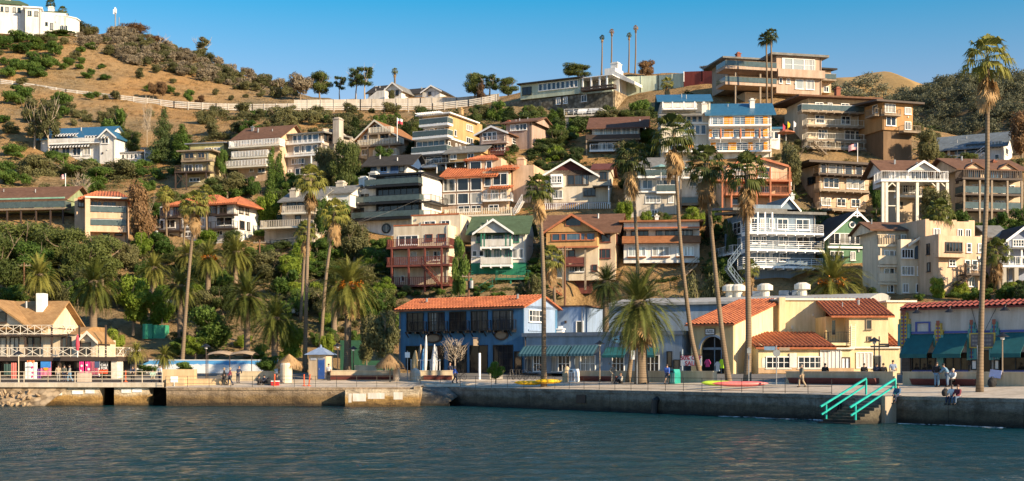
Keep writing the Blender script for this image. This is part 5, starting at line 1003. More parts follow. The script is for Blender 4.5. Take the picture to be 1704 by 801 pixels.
# sale banner
b = House(None,'sale_banner','white banner with red sale lettering hung left of the arched door','banner',a=(1174,by(131),131,-33)); mb = MB(); u0, u1_ = b.u(1138.5), b.u(1174); mb.box(u0,u1_,-.9,-.86,b.w(609),b.w(592.5)); p = mb.build('banner_cloth', trim, b.r)
letters('50% OFF\nSALE', .62, plain('crimson_ink',(0.40,0.01,0.03),.6), p, ((u0+u1_)/2,-.905,(b.w(609)+b.w(592.5))/2),(R(90),0,0),.006)
mb = MB(); mb.bar((u0,-.88,b.w(611)),(u0,-.88,b.w(585)),.06); mb.bar((u0,-.88,b.w(590)),(u1_+1,-.88,b.w(590)),.03); mb.build('banner_frame', black, b.r)
# yellow hall with red tiled annex
h = House(None,'yellow_cafe_building','cream yellow cafe with orange tiled lean-to roof and white serving windows','cafe building',a=(1262,by(131,3.1),131,2))
h.blk(1262,1421,580,622,10,creamy); h.blk(1262,1421,612.5,622,.12,W('tan_base',(0.48,0.33,0.20)),v=-.12,part='base',foot=False); mb = MB(); u0, u1_ = h.u(1258,-.5), h.u(1392,-.5); z0, z1 = h.w(578,-.5), h.w(553,8)
h.tile_sheet(mb,u0,u1_,(-.5,z0),(8,z1)); mb.prism([(u0,-.5,z0-.2),(u0,8,z1-.2),(u0,8,z1),(u0,-.5,z0)],(u1_-u0,0,0)); mb.build('roof', terracotta, h.r); h.band(1262,1421,578.5,581.5,paint_cream,t=.35,name='gutter')
mb = MB(); mb.prism([(u0+.5,.05,h.w(580)),(u0+.5,8,h.w(580)),(u0+.5,8,z1-.25),(u0+.5,.05,z0+.2)],(.25,0,0)); mb.build('gable_wall', creamy, h.r)
h.blk(1290,1374,497,580,10,creamy,v=10); h.blk(1297,1307,495,590,1.2,creamy,v=9,part='pilaster',foot=False); h.flat(1290,1421,496.5,12,paint_cream,v=9.9,ov=.12,th=.2,name='parapet_cap')
h.win([(1276,1314),(1329,1365)],595,612,4,2,trim,name='serving_window'); h.win([(1366,1398)],584,612.5,5,1,trim,g=W('white_shutter',(0.66,0.64,0.60)),name='shutter',sill=False); h.win([(1401,1413)],596,620,2,1,darkwood,name='door',sill=False,g=trim)
h.band(1268,1275,596,612,plain('poster_paper',(0.55,0.62,0.55),.6),t=.03,name='poster'); h.blk(1314,1326,588,612,.15,white,v=-.15,part='panel',foot=False)
h.blk(1374,1414,527,580,10,yellowst,v=6,part='wing_wall'); h.win([(1384,1390)],533,557,1,1,yellowst,v=6,name='door'); h.bal(1378,1417,571,1.5,'bars',black,v=6,h=1.1,sm=creamy)
h.blk(1413,1478,527,622,9,creamy,v=4.5,part='wing_wall'); h.gable_u(1388,1481,527,500,13,terracotta,v=4.5,ov=.4,tiles=True); h.win([(1442,1449)],533,547,1,1,wood,v=4.5); h.win([(1444,1449)],561,566,1,1,wood,v=4.5); h.blk(1476,1522,500,622,8,creamy,v=9,part='wing_wall'); h.flat(1476,1524,499.5,8.3,paint_cream,v=8.9,ov=.1,th=.2,name='parapet_cap')
mb = MB(); u0, u1_ = h.u(1478,4), h.u(1500,4); z0, z1 = h.w(577,4), h.w(554,8.5); h.tile_sheet(mb,u0,u1_,(4,z0),(8.5,z1)); mb.prism([(u0,4,z0-.2),(u0,8.5,z1-.2),(u0,8.5,z1),(u0,4,z0)],(u1_-u0,0,0)); mb.build('side_roof', terracotta, h.r)
h.blk(1421,1500,580,622,8,creamy,v=3.2,part='wing_wall'); h.win([(1426,1450)],588,612,4,1,trim,v=3.2,g=MATS['white_shutter'],name='shutter',sill=False); h.win([(1455,1465)],593,612,1,1,grey,v=3.2,name='door'); h.band(1413,1500,577,580,paint_cream,v=3.2,t=.3,name='gutter')
mb = MB()
for x in (1416.5,1423.5): mb.bar((h.u(x,4.2),4.2,h.w(590)),(h.u(x,4.2),4.2,h.w(537)),.05)
for i in range(14): z = h.w(590)+(h.w(537)-h.w(590))*i/14; mb.bar((h.u(1416.5,4.2),4.2,z),(h.u(1423.5,4.2),4.2,z),.03)
mb.build('ladder', paint_cream, h.r)
# white building with art deco tiled pilasters
h = House(None,'tiled_restaurant_building','white restaurant with teal awnings and art deco tiled pilasters','restaurant',a=(1498,by(104),104,-44))
decoY = plain('deco_yellow_tile',(0.50,0.36,0.06),.35); decoB = plain('deco_blue_tile',(0.03,0.06,0.30),.3); decoT = plain('deco_teal_tile',(0.08,0.28,0.27),.35); decoR = plain('deco_red_tile',(0.28,0.07,0.04),.4)
h.blk(1498,1760,511,624,9,W('restaurant_white',(0.58,0.55,0.52)))
mb = MB(); u0, u1_ = h.u(1497,-.5), h.u(1760,-.5); z0, z1 = h.w(515,-.5), h.w(505); h.tile_sheet(mb,u0,u1_,(-.5,z0),(.9,z1)); mb.prism([(u0,-.5,z0-.12),(u0,.9,z1-.12),(u0,.9,z1),(u0,-.5,z0)],(u1_-u0,0,0)); mb.build('roof', redtile, h.r)
def pilaster(x0, x1, yt, yb, m, v=-.25):
    u0, u1 = h.u(x0), h.u(x1); w_ = u1-u0; z0, z1 = h.w(yb), h.w(yt); mb = MB(); mb.box(u0,u1,v,-.003,z0,z1-.5); mb.box(u0+w_*.2,u1-w_*.2,v-.06,-.005,z0,z1); o = mb.build('tiled_pilaster', m, h.r)
    t = MB(); n = int((z1-z0)/.32); k = (v-.09)
    for i in range(n):
        z = z1-.25-(z1-z0-.3)*i/n
        for f in (.3,.62): t.box(u0+w_*f,u0+w_*(f+.12),k,k+.028,z-.2,z-.05)
    t.build('blue_tiles', decoB, o); s_ = MB(); s_.box(u0+w_*.46,u0+w_*.56,k-.01,k+.028,z0+.1,z1-.1); s_.box(u0+w_*.3,u0+w_*.7,k-.005,k+.028,z1-.18,z1+.2); s_.build('red_stripe', decoR, o)
    e = MB(); e.box(u0-.06,u0+w_*.16,v-.05,-.004,z0,z1-.9); e.box(u1-w_*.16,u1+.06,v-.05,-.004,z0,z1-.9); e.build('teal_edge', decoT, o)
pilaster(1498,1515.5,521,576,decoY); pilaster(1557,1571,540,578,decoY); pilaster(1613,1626,540,600,decoT); pilaster(1650,1664,540,600,decoT)
h.blk(1500,1514,578,624,.2,W('dark_brick',(0.13,0.10,0.09),'shingle'),v=-.2,part='pier',foot=False); h.blk(1559,1569,580,624,.22,decoT,v=-.22,part='pier',foot=False)
for x0, x1 in ((1517,1556),(1572,1612),(1626,1650),(1665,1740)): h.band(x0,x1,553,556.5,decoB,t=.1,name='tile_band')
for x0, x1 in ((1512,1557),(1566,1613),(1662,1712)): awning(h,x0,x1,557,590,1.5,tealaw,val=.3)
for x0, x1 in ((1519,1556),(1574,1612),(1666,1740)): h.win([(x0,x1)],590,615,3,1,black,g=glass('deco_glass',(0.012,0.012,0.012),(0.05,0.045,0.03)),name='shop_front',sill=False); h.band(x0,x1,616,621,decoB,t=.1,name='tile_band')
h.win([(1632,1648)],586,622,1,1,black,g=MATS['deco_glass'],name='door',sill=False)
u0, u1_ = h.u(1617), h.u(1660); mb = MB(); mb.box(u0,u1_,-.42,-.3,h.w(581),h.w(557)); o = mb.build('sign_frame', decoY, h.r); mb = MB(); mb.box(u0+.12,u1_-.12,-.45,-.423,h.w(579),h.w(559)); o2 = mb.build('sign_panel', plain('slate_sign',(0.12,0.11,0.12),.7), o)
mb = MB()
for r_ in range(3):
    for i in range(7): a = u0+.25+(u1_-u0-.5)*i/7; mb.box(a,a+.18,-.462,-.452,h.w(577)+r_*.3,h.w(577)+r_*.3+.15)
mb.build('sign_relief', plain('sign_relief_grey',(0.22,0.20,0.19),.6), o2)
mb = MB(); u_ = h.u(1536); z_ = h.w(546)
for (a,b,c,d_) in ((-.62,.62,.32,.44),(-.62,.62,-.44,-.32),(-.62,-.48,-.32,.32),(.48,.62,-.32,.32)): mb.box(u_+a,u_+b,-.08,-.003,z_+c,z_+d_)
mb.build('tile_frame', decoB, h.r)
for x in (1534,1588,1680): 
    u_ = h.u(x); z_ = h.w(520); mb = MB(); mb.tube([(u_,-.02,z_+.25),(u_,-.6,z_+.35),(u_,-.8,z_+.1)],.035,6); mb.lathe([(.07,.12),(.36,-.12),(.36,-.15)],(u_,-.8,z_),10); mb.build('wall_lamp', black, h.r)
mb = MB(); mb.bar((h.u(1631),-.3,h.w(557)),(h.u(1616),-.02,h.w(514)),.02); mb.bar((h.u(1640),-.3,h.w(557)),(h.u(1660),-.02,h.w(514)),.02); mb.build('sign_stay', black, h.r)
h.win([(1618,1625),(1656,1662)],601,614,1,1,black,g=trim,v=-.3,name='menu_board',sill=False)
# timber shops on the left pier
h = House(None,'pier_shop_building','cream chalet style shop building with gold brown roofs and lattice balconies','shop building',a=(195,by(139,2.25),139,-7))
gold = W('gold_brown_roof',(0.42,0.25,0.11),'shingle',.9); chal = W('chalet_cream',(0.70,0.58,0.42)); lat = plain('lattice_cream',(0.74,0.66,0.54),.6)
h.blk(-60,186,601,637,7,blackp,v=3.0,part='back_wall'); h.blk(-60,130,556,597,7,chal,v=2.2,part='wall'); h.blk(-60,80,536,557,6,chal,v=4,part='upper_wall'); h.blk(130,160,565,597,5,chal,v=3,part='annex_wall')
mb = MB(); mb.box(h.u(-60,-.2),h.u(196,-.2),-.2,9,h.w(601),h.w(594.2)); mb.build('deck_beam', darkwood, h.r)
h.rail([(h.u(-60,0),0),(h.u(195,0),0),(h.u(195,0),6)],h.w(594),1.0,'x',lat,h.r); h.rail([(h.u(-60,1.2),1.2),(h.u(105,1.2),1.2),(h.u(105,1.2),4)],h.w(556),1.0,'x',lat,h.r)
mb = MB(); mb.box(h.u(-60,1.1),h.u(106,1.1),1.1,4,h.w(558.5),h.w(556.2)); mb.build('deck_beam', darkwood, h.r)
h.gable_u(-60,77,541,503,8,gold,v=3.0,ov=.7,wm=chal); h.gable_v(-75,44,541,499,6,gold,v=2.2,ov=.6,wm=chal,xr=-14); h.blk(60,71,487,530,1.2,trim,v=5,part='chimney',foot=False)
mb = MB(); mb.prism([(h.u(104,2),2,h.w(556)),(h.u(104,2),6,h.w(541)),(h.u(104,2),9,h.w(541)),(h.u(104,2),9,h.w(556.5))],(h.u(128,2)-h.u(104,2),0,0)); mb.build('side_roof', gold, h.r)
h.gable_v(134,160,567,554,4,gold,v=1.2,ov=.35,wm=chal,tm=paint_cream); h.blk(135,160,567,594,3.5,chal,v=1.3,part='annex_wall',foot=False); h.win([(137,150)],571,592,1,1,darkwood,v=1.3)
h.win([(-10,10),(18,31),(46,67),(104,118)],562,592,2,1,darkwood,v=2.2); h.win([(-12,10)],519,535,2,1,darkwood,v=2.2)
h.posts([-20,12,42,70,100,130,158,176],541 if False else 601,636,.1,darkwood,.1); h.blk(185,195,598,636,1.5,lat,part='pillar',foot=False)
for i, (x0, x1) in enumerate(((-30,-2),(4,28),(32,44),(44,62),(68,90),(94,128))): h.win([(x0,x1)],603,634,2,1,darkwood,v=2.95,name='shop_front',sill=False,g=MATS['dark_opening'])
h.posts([42,86,132,176],541,596,1.3,darkwood,.08,drop=0)
shop = h
# ---------------------------------------------------------------- vegetation
def np_mesh(name, verts, nper, mat):
    """loose leaf blades: verts is (faces*nper, 3)"""
    me = bpy.data.meshes.new(name); nv = len(verts); nf = nv//nper
    me.vertices.add(nv); me.vertices.foreach_set('co', np.ascontiguousarray(verts, dtype=np.float32).ravel())
    me.loops.add(nv); me.loops.foreach_set('vertex_index', np.arange(nv, dtype=np.int32))
    me.polygons.add(nf); me.polygons.foreach_set('loop_start', np.arange(0, nv, nper, dtype=np.int32)); 
    me.update(calc_edges=True); me.validate(); me.materials.append(mat); return me
def rnd_dirs(rng, n):
    v = rng.normal(size=(n, 3)); return v/np.linalg.norm(v, axis=1)[:, None]
def leaf_cloud(seed, lobes, n, size, asp=0.55, fill=0.55, lump=0.25, up=0.25):
    """n leaf blades spread through a set of uneven ellipsoid clumps"""
    rng = np.random.RandomState(seed); L = np.array(lobes, float); vol = (L[:, 3]*L[:, 4]+L[:, 5]*L[:, 4]); pick = rng.choice(len(L), n, p=vol/vol.sum())
    d = rnd_dirs(rng, n); l = L[pick]
    lum = 1+lump*np.sin(d[:, 0]*5+pick*2.1)*np.sin(d[:, 1]*4+pick)*1.2+lump*0.6*rng.normal(size=n)*.5
    r = (fill+(1-fill)*rng.rand(n)**0.6)*lum
    c = l[:, :3]+d*l[:, 3:6]*r[:, None]
    nrm = d+rnd_dirs(rng, n)*0.9; nrm[:, 2] += up; nrm /= np.linalg.norm(nrm, axis=1)[:, None]
    t = np.cross(nrm, rnd_dirs(rng, n)); t /= np.linalg.norm(t, axis=1)[:, None]; b = np.cross(nrm, t)
    s = size*(0.6+0.8*rng.rand(n))[:, None]; t = t*s; b = b*s*asp
    return np.stack([c-t, c+b*.9-t*.1, c+t, c-b*.9-t*.1], 1).reshape(-1, 3)
def multi(seed, n, H_, Rr, base=0.35, flat=0.7, k=9, r0=.28, r1=.46):
    """random clump layout for a crown of height H_ and half width Rr"""
    rg = random.Random(seed); out = []
    for i in range(k):
        a = rg.uniform(0, 6.28); q = rg.uniform(0.15, 0.72)*Rr; z = H_*rg.uniform(base, 0.86); f = 1-abs(z/H_-.62)*.7; r_ = Rr*rg.uniform(r0, r1)
        out.append((q*math.cos(a)*f, q*math.sin(a)*f, z, r_, r_, r_*flat))
    return out
TRUNK = {}; CROWN = {}
def trunk_mesh(seed, H_, Rr, r0, limbs=5, top=.75, m=None, fork=.35):
    rg = random.Random(seed); mb = MB(); pts = [Vector((0,0,-.6)), Vector((0,0,0))]; 
    for i in range(1, 5): pts.append(Vector((rg.uniform(-.06,.06)*H_*i/4, rg.uniform(-.06,.06)*H_*i/4, H_*top*i/4)))
    mb.tube(pts, [r0*1.35, r0*1.15, r0*.9, r0*.7, r0*.5, r0*.25], 7)
    for i in range(limbs):
        a = 6.28*i/limbs+rg.uniform(-.4,.4); z0 = H_*rg.uniform(fork, .6); s = Vector((0,0,z0)); p = pts[1].lerp(pts[-1], z0/(H_*top)); e = Vector((Rr*.75*math.cos(a), Rr*.75*math.sin(a), H_*rg.uniform(.62,.9)))
        m_ = p.lerp(e, .5)+Vector((rg.uniform(-.1,.1)*Rr, rg.uniform(-.1,.1)*Rr, -.05*H_)); mb.tube([p, m_, e], [r0*.45, r0*.3, r0*.1], 5)
        for j in range(2): f = e+Vector((rg.uniform(-.3,.3)*Rr, rg.uniform(-.3,.3)*Rr, rg.uniform(.02,.14)*H_)); mb.tube([m_.lerp(e,.6), f], [r0*.2, r0*.05], 4)
    return mb
def proto(kind, var):
    """(crown mesh, trunk mesh) in unit size: 10 m tall trees, 2 m tall shrubs; made once and shared by all copies"""
    key = (kind, var)
    if key in CROWN: return CROWN[key]
    sd_ = hash_(kind)+var*17; mt = {'round':LG,'pine':LPINE,'oak':LO,'euc':LO,'cypress':LD,'conifer':LD,'shrub':LG,'scrub':LO,'dryscrub':LDRY,'bare':LDRY,'bright':LY,'rust':LB,'hedge':LG}[kind]
    t = None
    if kind in ('round','bright','rust','oak'):
        v = leaf_cloud(sd_, multi(sd_, 10, 10, 4.6, .30, .8, 15), 11500, .245); t = trunk_mesh(sd_, 10, 4.4, .28)
    elif kind == 'pine': v = leaf_cloud(sd_, multi(sd_, 10, 10, 5.2, .28, .6, 18), 12500, .235, .4); t = trunk_mesh(sd_, 10, 5, .3)
    elif kind == 'euc': v = leaf_cloud(sd_, multi(sd_, 10, 10, 3.6, .42, .6, 24, .16, .34), 6500, .175, .5, .2, .4); t = trunk_mesh(sd_, 10, 3.6, .24, 7, .85)
    elif kind == 'conifer':
        lb = []; rg = random.Random(sd_)
        for i in range(16): z = 1.2+8.4*i/16; r_ = 2.5*(1-i/16.5)+.25; a = rg.uniform(0,6.28); lb.append((r_*.35*math.cos(a), r_*.35*math.sin(a), z, r_, r_, .8))
        v = leaf_cloud(sd_, lb, 8500, .21, .3, .4, .4); t = trunk_mesh(sd_, 10, .6, .25, 3, .9)
    elif kind == 'cypress':
        lb = [(random.Random(i+sd_).uniform(-.25,.25), random.Random(i*3+sd_).uniform(-.25,.25), .9+8.4*i/12, 1.35*(1-(i/13.5)**2)+.15, 1.35*(1-(i/13.5)**2)+.15, .9) for i in range(13)]
        v = leaf_cloud(sd_, lb, 7000, .18, .4, .6, .2); t = trunk_mesh(sd_, 10, .4, .2, 2, .8)
    elif kind in ('shrub','scrub','dryscrub','hedge'):
        lb = multi(sd_, 2, 2.0, 1.35, .25, .75, 9); v = leaf_cloud(sd_, lb, {'shrub':2800,'hedge':2800,'scrub':2300,'dryscrub':1900}[kind], .098, .55, .5, .3)
    elif kind == 'bare':
        rng = random.Random(sd_); mb = trunk_mesh(sd_, 10, 4.2, .22, 8, .7); 
        for i in range(130):
            a = rng.uniform(0,6.28); z = rng.uniform(4.5, 9.4); q = rng.uniform(1.2, 4.2)*math.sin(min((z-3.6)/6*3.1,3.0))**.5; p = Vector((q*.7*math.cos(a), q*.7*math.sin(a), z-.6)); e = p+Vector((math.cos(a)*rng.uniform(.2,1.3), math.sin(a)*rng.uniform(.2,1.3), rng.uniform(.2,1.2))); mb.tube([p, p.lerp(e,.5)+Vector((0,0,.1)), e],[.05,.035,.012],4)
        t = mb; v = leaf_cloud(sd_, multi(sd_, 10, 10, 4.2, .45, .6, 12), 500, .14, .4, .3)
    cm = np_mesh(kind+'_crown', v, 4, mt)
    tm = None
    if t: tm = bpy.data.meshes.new(kind+'_trunk'); tm.from_pydata(t.v, [], t.f); tm.materials.append(palebark if kind in ('euc','bare') else bark)
    CROWN[key] = (cm, tm); return CROWN[key]
def hash_(s_): return sum((i+1)*ord(c) for i, c in enumerate(s_)) % 9973
vr_ = random.Random(12)
NAMES = dict(round='round_tree', pine='pine_tree', oak='oak_tree', euc='eucalyptus_tree', conifer='conifer_tree', cypress='cypress_tree', shrub='green_shrub', scrub='scrub_bush', dryscrub='dry_bush', bare='bare_tree', bright='bright_tree', rust='rust_tree', hedge='hedge_bush')
UNIT = dict(shrub=(2.0, 2.7), scrub=(2.0, 2.7), dryscrub=(2.0, 2.7), hedge=(2.0, 2.7), cypress=(10, 2.9), conifer=(10, 5.0), euc=(10, 7.6), pine=(10, 10.6))
def plant(kind, loc, hgt, wid, label=None, group=None, mats=None, rz=None):
    cm, tm = proto(kind, vr_.randrange(3)); uh, uw = UNIT.get(kind, (10, 9.4)); nm = NAMES[kind]; cat = 'bush' if uh == 2.0 else 'tree'
    r = bpy.data.objects.new(nm, cm if tm is None else None); COL.objects.link(r); r.location = loc; r.rotation_euler = (0, 0, vr_.uniform(0, 6.28)); r.scale = (wid/uw, wid/uw, hgt/uh); tag(r, label, cat, group)
    if tm:
        c = bpy.data.objects.new('crown', cm); t = bpy.data.objects.new('trunk', tm); 
        for o in (t, c): COL.objects.link(o); o.parent = r
    else: c = r
    if mats: c.material_slots[0].link = 'OBJECT'; c.material_slots[0].material = mats
    return r
def tree(kind, x, yb, yt, w, label, Y=None, mats=None, group=None):
    """tree with its foot at pixel (x, yb), top row yt and crown w pixels wide, standing on the ground there (or at distance Y)"""
    if Y: p = P(x, yb, Y); p.z = min(p.z, terr(p.x, p.y)+.5)
    else: p = ray(x, yb, 140 if yb < 560 else 128)
    if p is None: p = P(x, yb, 300)
    k = p.y/FPX; top = EYE-(yt-CY)*k; return plant(kind, (p.x, p.y, p.z-.2), max(top-p.z, 1.0), w*k, label, group, mats)
# ---- palms
def frond_feather(rng, L, droop, az, el, leaf_l, n=20):
    """arching feather frond as leaflet blades + midrib; returns quads"""
    out = []; d = np.array([math.cos(az)*math.cos(el), math.sin(az)*math.cos(el), math.sin(el)]); p = np.zeros(3); pts = [p]; dirs = [d]
    for i in range(n):
        d = d+np.array([0,0,-droop*(0.4+1.2*i/n)/n]); d = d/np.linalg.norm(d); p = p+d*L/n; pts.append(p); dirs.append(d)
    side = np.array([-math.sin(az), math.cos(az), 0])
    for i in range(1, n):
        a, b = pts[i], pts[i+1]; w = .05*(1-i/n)+.012; out.append([a-side*w, b-side*w, b+side*w, a+side*w])
        t = i/n; l = leaf_l*math.sin(math.pi*min(.12+t*.95, 1))**.6*(.85+.3*rng.rand())
        upv = np.cross(dirs[i], side); 
        for s in (-1, 1):
            for q in (0, .5):
                base = a+(b-a)*q; tip = base+(side*s*.58+dirs[i]*.78+upv*.22*-1*(1 if upv[2] < 0 else -1)+np.array([0,0,-.28*rng.rand()]))*l; w2 = dirs[i]*.062*max(l, .4)
                out.append([base-w2, base+w2*1.2, tip+w2*.15, tip-w2*.15])
    return out
def date_crown(seed, n=100, L=3.7):
    rng = np.random.RandomState(seed); q = []
    for i in range(n):
        t = i/n; el = R(82-142*t**.85+rng.uniform(-6,6)); q += frond_feather(rng, L*rng.uniform(.85,1.08)*(.82 if t < .15 else 1), rng.uniform(1.1,2.0), i*2.399+rng.uniform(-.2,.2), el, .56)
    return np.array(q).reshape(-1, 3)
def fan_leaf(rng, az, el, pet, rad, droop):
    out = []; d = np.array([math.cos(az)*math.cos(el), math.sin(az)*math.cos(el), math.sin(el)]); side = np.array([-math.sin(az), math.cos(az), 0]); up = np.cross(side, d)*-1
    e = d*pet+np.array([0,0,-.12*pet*droop]); w = side*.02; out.append([w*0-w, e-w, e+w, w])
    k = 13
    for j in range(k):
        a = R(-82+164*j/(k-1)); f = d*math.cos(a)+side*math.sin(a); l = rad*(.82+.18*math.cos(a))*rng.uniform(.85,1.08); mid = e+f*l*.6+np.array([0,0,-.05*droop*l]); tip = e+f*l*.93+np.array([0,0,-(.25+.35*rng.rand())*droop*l])
        pw = (side*math.cos(a)-d*math.sin(a))*l*.075; out.append([e-pw*.2, mid-pw, mid+pw, e+pw*.2]); out.append([mid-pw, tip-pw*.15, tip+pw*.15, mid+pw])
    return out
def fan_crown(seed, n=34, sc_=1.0):
    rng = np.random.RandomState(seed); q = []
    for i in range(n):
        t = i/n; el = R(86-125*t**.9+rng.uniform(-9,9)); q += fan_leaf(rng, i*2.399+rng.uniform(-.3,.3), el, rng.uniform(.8,1.15)*sc_, rng.uniform(.75,1.0)*sc_, .8+1.0*t)
    return np.array(q).reshape(-1, 3)
def fan_skirt(seed, n=26, ln=2.0):
    rng = np.random.RandomState(seed); q = []
    for i in range(n):
        c = fan_leaf(rng, i*2.399, R(rng.uniform(-86,-58)), rng.uniform(.4,.9), rng.uniform(.5,.85), .6); c = np.array(c); c[..., 2] -= rng.rand()*ln*.45; q += c.tolist()
    return np.array(q).reshape(-1, 3)
DATE = [np_mesh('date_palm_crown', date_crown(s_), 4, LP) for s_ in (1, 5, 9)]; FAN = [np_mesh('fan_palm_crown', fan_crown(s_), 4, LP) for s_ in (2, 6, 8)]; SKIRT = [np_mesh('fan_palm_skirt', fan_skirt(s_), 4, LK) for s_ in (3, 4)]
orange_fruit = plain('orange_fruit', (0.55,0.18,0.01), .6)
def palm_trunk(pts, r0, r1, parent, m=None):
    mb = MB(); P_ = []
    pts = [Vector(p) for p in pts]
    for i in range(len(pts)-1):
        for j in range(6): P_.append(pts[i].lerp(pts[i+1], j/6))
    P_.append(pts[-1])
    for _ in range(2): P_ = [P_[0]]+[(P_[i-1]+P_[i]*2+P_[i+1])/4 for i in range(1, len(P_)-1)]+[P_[-1]]
    n = len(P_); rad = [r0+(r1-r0)*min(1, (i/n)**.55)+(r0*.18*(1-i/2) if i < 2 else 0) for i in range(n)]
    return mb.tube(P_, rad, 9).build('trunk', m or palmbark, parent, True)
def palm(kind, pts, Y, wpx, label, r=None, skirt=True, mats=None, fruit=False, group=None):
    """palm through pixel points from foot to crown, crown wpx wide"""
    W_ = [P(x, y, Y) for x, y in pts]; g = terr(W_[0].x, Y); base = W_[0].copy(); W_[0].z = min(W_[0].z, g+.3)-.3
    k = Y/FPX; root = empty('date_palm' if kind == 'date' else 'fan_palm', W_[0], 0, label, 'palm tree', group); L = [p-W_[0] for p in W_]; top = L[-1]
    r0, r1 = r or ((.42,.34) if kind == 'date' else (.30,.15)); palm_trunk(L, r0, r1, root)
    me = vr_.choice(DATE if kind == 'date' else FAN); c = bpy.data.objects.new('crown', me); COL.objects.link(c); c.parent = root; c.location = top; s = wpx*k/(5.4 if kind == 'date' else 3.15); c.scale = (s,s,s); c.rotation_euler = (vr_.uniform(-.08,.08), vr_.uniform(-.08,.08), vr_.uniform(0,6.28))
    if mats: c.material_slots[0].link = 'OBJECT'; c.material_slots[0].material = mats
    if skirt:
        o = bpy.data.objects.new('dead_fronds', vr_.choice(SKIRT)); COL.objects.link(o); o.parent = root; o.location = top-Vector((0,0,.25*s)); o.scale = (s*1.05,s*1.05,s*1.35) if kind != 'date' else (s*1.5,s*1.5,s*1.1); o.rotation_euler = (0,0,vr_.uniform(0,6.28))
    if fruit:
        q = leaf_cloud(int(wpx), [(math.cos(a)*.9, math.sin(a)*.9, -.1, .35, .35, .4) for a in (0,1,2,3.2,4.2,5.2)], 260, .12); o = bpy.data.objects.new('fruit_clusters', np_mesh('fruit_clusters', q, 4, orange_fruit)); COL.objects.link(o); o.parent = root; o.location = top; o.scale = (s,s,s)
    if kind == 'date':
        mb = MB(); mb.lathe([(r1*1.0,-1.5*s),(r1*1.6,-.5*s),(r1*1.5,.1*s),(r1*.5,.3*s)],top,9); mb.build('frond_bases', bark, root, True)
    return root
# tall palms along the promenade
palm('fan',[(1630,640),(1634,480),(1643,300),(1643,95)],88,84,'tall leaning fan palm at the far right rising from the low wall',(.235,.13))
palm('fan',[(905,640),(905,480),(902,400),(897,312)],122,54,'tall fan palm before the blue building beside the yellow kayak',(.27,.15))
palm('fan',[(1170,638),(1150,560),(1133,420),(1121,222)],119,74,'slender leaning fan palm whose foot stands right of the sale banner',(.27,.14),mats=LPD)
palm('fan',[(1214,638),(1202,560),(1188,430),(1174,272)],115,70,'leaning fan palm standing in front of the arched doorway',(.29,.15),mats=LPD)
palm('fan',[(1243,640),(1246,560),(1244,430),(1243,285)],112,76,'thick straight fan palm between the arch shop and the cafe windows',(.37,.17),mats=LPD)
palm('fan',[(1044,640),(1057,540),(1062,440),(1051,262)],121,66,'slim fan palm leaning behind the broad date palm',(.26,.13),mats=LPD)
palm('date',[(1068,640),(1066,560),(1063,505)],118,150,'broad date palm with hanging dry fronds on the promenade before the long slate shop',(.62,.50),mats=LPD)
palm('date',[(1385,560),(1385,500),(1385,468)],158,118,'date palm with orange fruit behind the yellow cafe roof',(.5,.45),fruit=True)
palm('date',[(578,606),(579,540),(581,474)],146,108,'date palm with orange fruit standing left of the blue building',(.42,.36),fruit=True)
palm('fan',[(1573,510),(1574,440),(1564,352)],163,52,'fan palm with vine wrapped foot before the adobe block',(.26,.16))
palm('fan',[(1664,505),(1661,460),(1658,418)],153,52,'shorter fan palm left of the lilac house',(.30,.22))
palm('fan',[(302,615),(312,480),(325,338)],150,50,'tall slim fan palm before the blue and white mural wall',(.26,.15))
palm('fan',[(507,612),(511,440),(517,298)],150,54,'tall fan palm beside the ticket kiosk with tattered crown',(.27,.16))
palm('fan',[(532,592),(541,470),(557,352)],158,52,'leaning fan palm right of the ticket kiosk palm',(.27,.16))
palm('fan',[(500,530),(505,450),(509,384)],176,40,'short crowned fan palm behind the two tall kiosk palms',(.24,.15))
palm('fan',[(281,455),(277,390),(276,322)],200,30,'thin fan palm at the left end of the terracotta roofed white house',(.22,.14))
palm('fan',[(346,470),(344,390),(342,322)],198,34,'thin fan palm before the right half of the terracotta roofed white house',(.22,.14))
palm('fan',[(303,455),(306,400),(310,345)],199,28,'smallest fan palm between two thin ones before the terracotta roofed white house',(.2,.13))
palm('fan',[(848,300),(848,285),(848,262)],220,26,'small fan palm beside the peach villa with stepped roofs',(.2,.15))
palm('fan',[(925,520),(922,470),(918,428)],172,46,'shaggy fan palm left of the ochre gabled house',(.24,.17))
palm('fan',[(1252,490),(1251,465),(1249,445)],166,32,'small fan palm below the white slatted balconies',(.2,.15))
palm('fan',[(1109,190),(1109,160),(1110,138)],252,22,'small fan palm below the red fence on the sandy bank',(.2,.14))
palm('fan',[(1276,180),(1276,120),(1275,64)],234,27,'left one of the two thin palms before the large hilltop house',(.22,.13),mats=LPD,skirt=False)
palm('fan',[(1285,200),(1284,130),(1283,58)],232,25,'right one of the two thin palms before the large hilltop house',(.22,.13),mats=LPD,skirt=False)
for x, y, yb, tx in ((1002,62,118,'shortest of the four thin ridge palms above the long sage house'),(1018,52,112,'second from left of the four thin ridge palms, with a bare brown head'),(1047,58,118,'third from left of the four thin ridge palms, with a dark green tuft'),(1058,46,118,'rightmost and tallest of the four thin ridge palms')):
    palm('fan',[(x-1,yb+4),(x,(y+yb)/2),(x,y)],285,9,tx,(.2,.12),mats=LK if x in (1018,1058) else LPD)
palm('fan',[(657,150),(657,135),(657,118)],318,11,'lone shaggy palm behind the white ridge house',(.3,.2))
palm('fan',[(83,22),(84,14),(84,6)],352,17,'dark fan palm rising behind the white mansion roof',(.3,.2),mats=LPD); palm('fan',[(104,24),(104,22),(104,17)],352,15,'low dark palm at the right of the mansion roof',(.3,.2),mats=LPD,skirt=False)
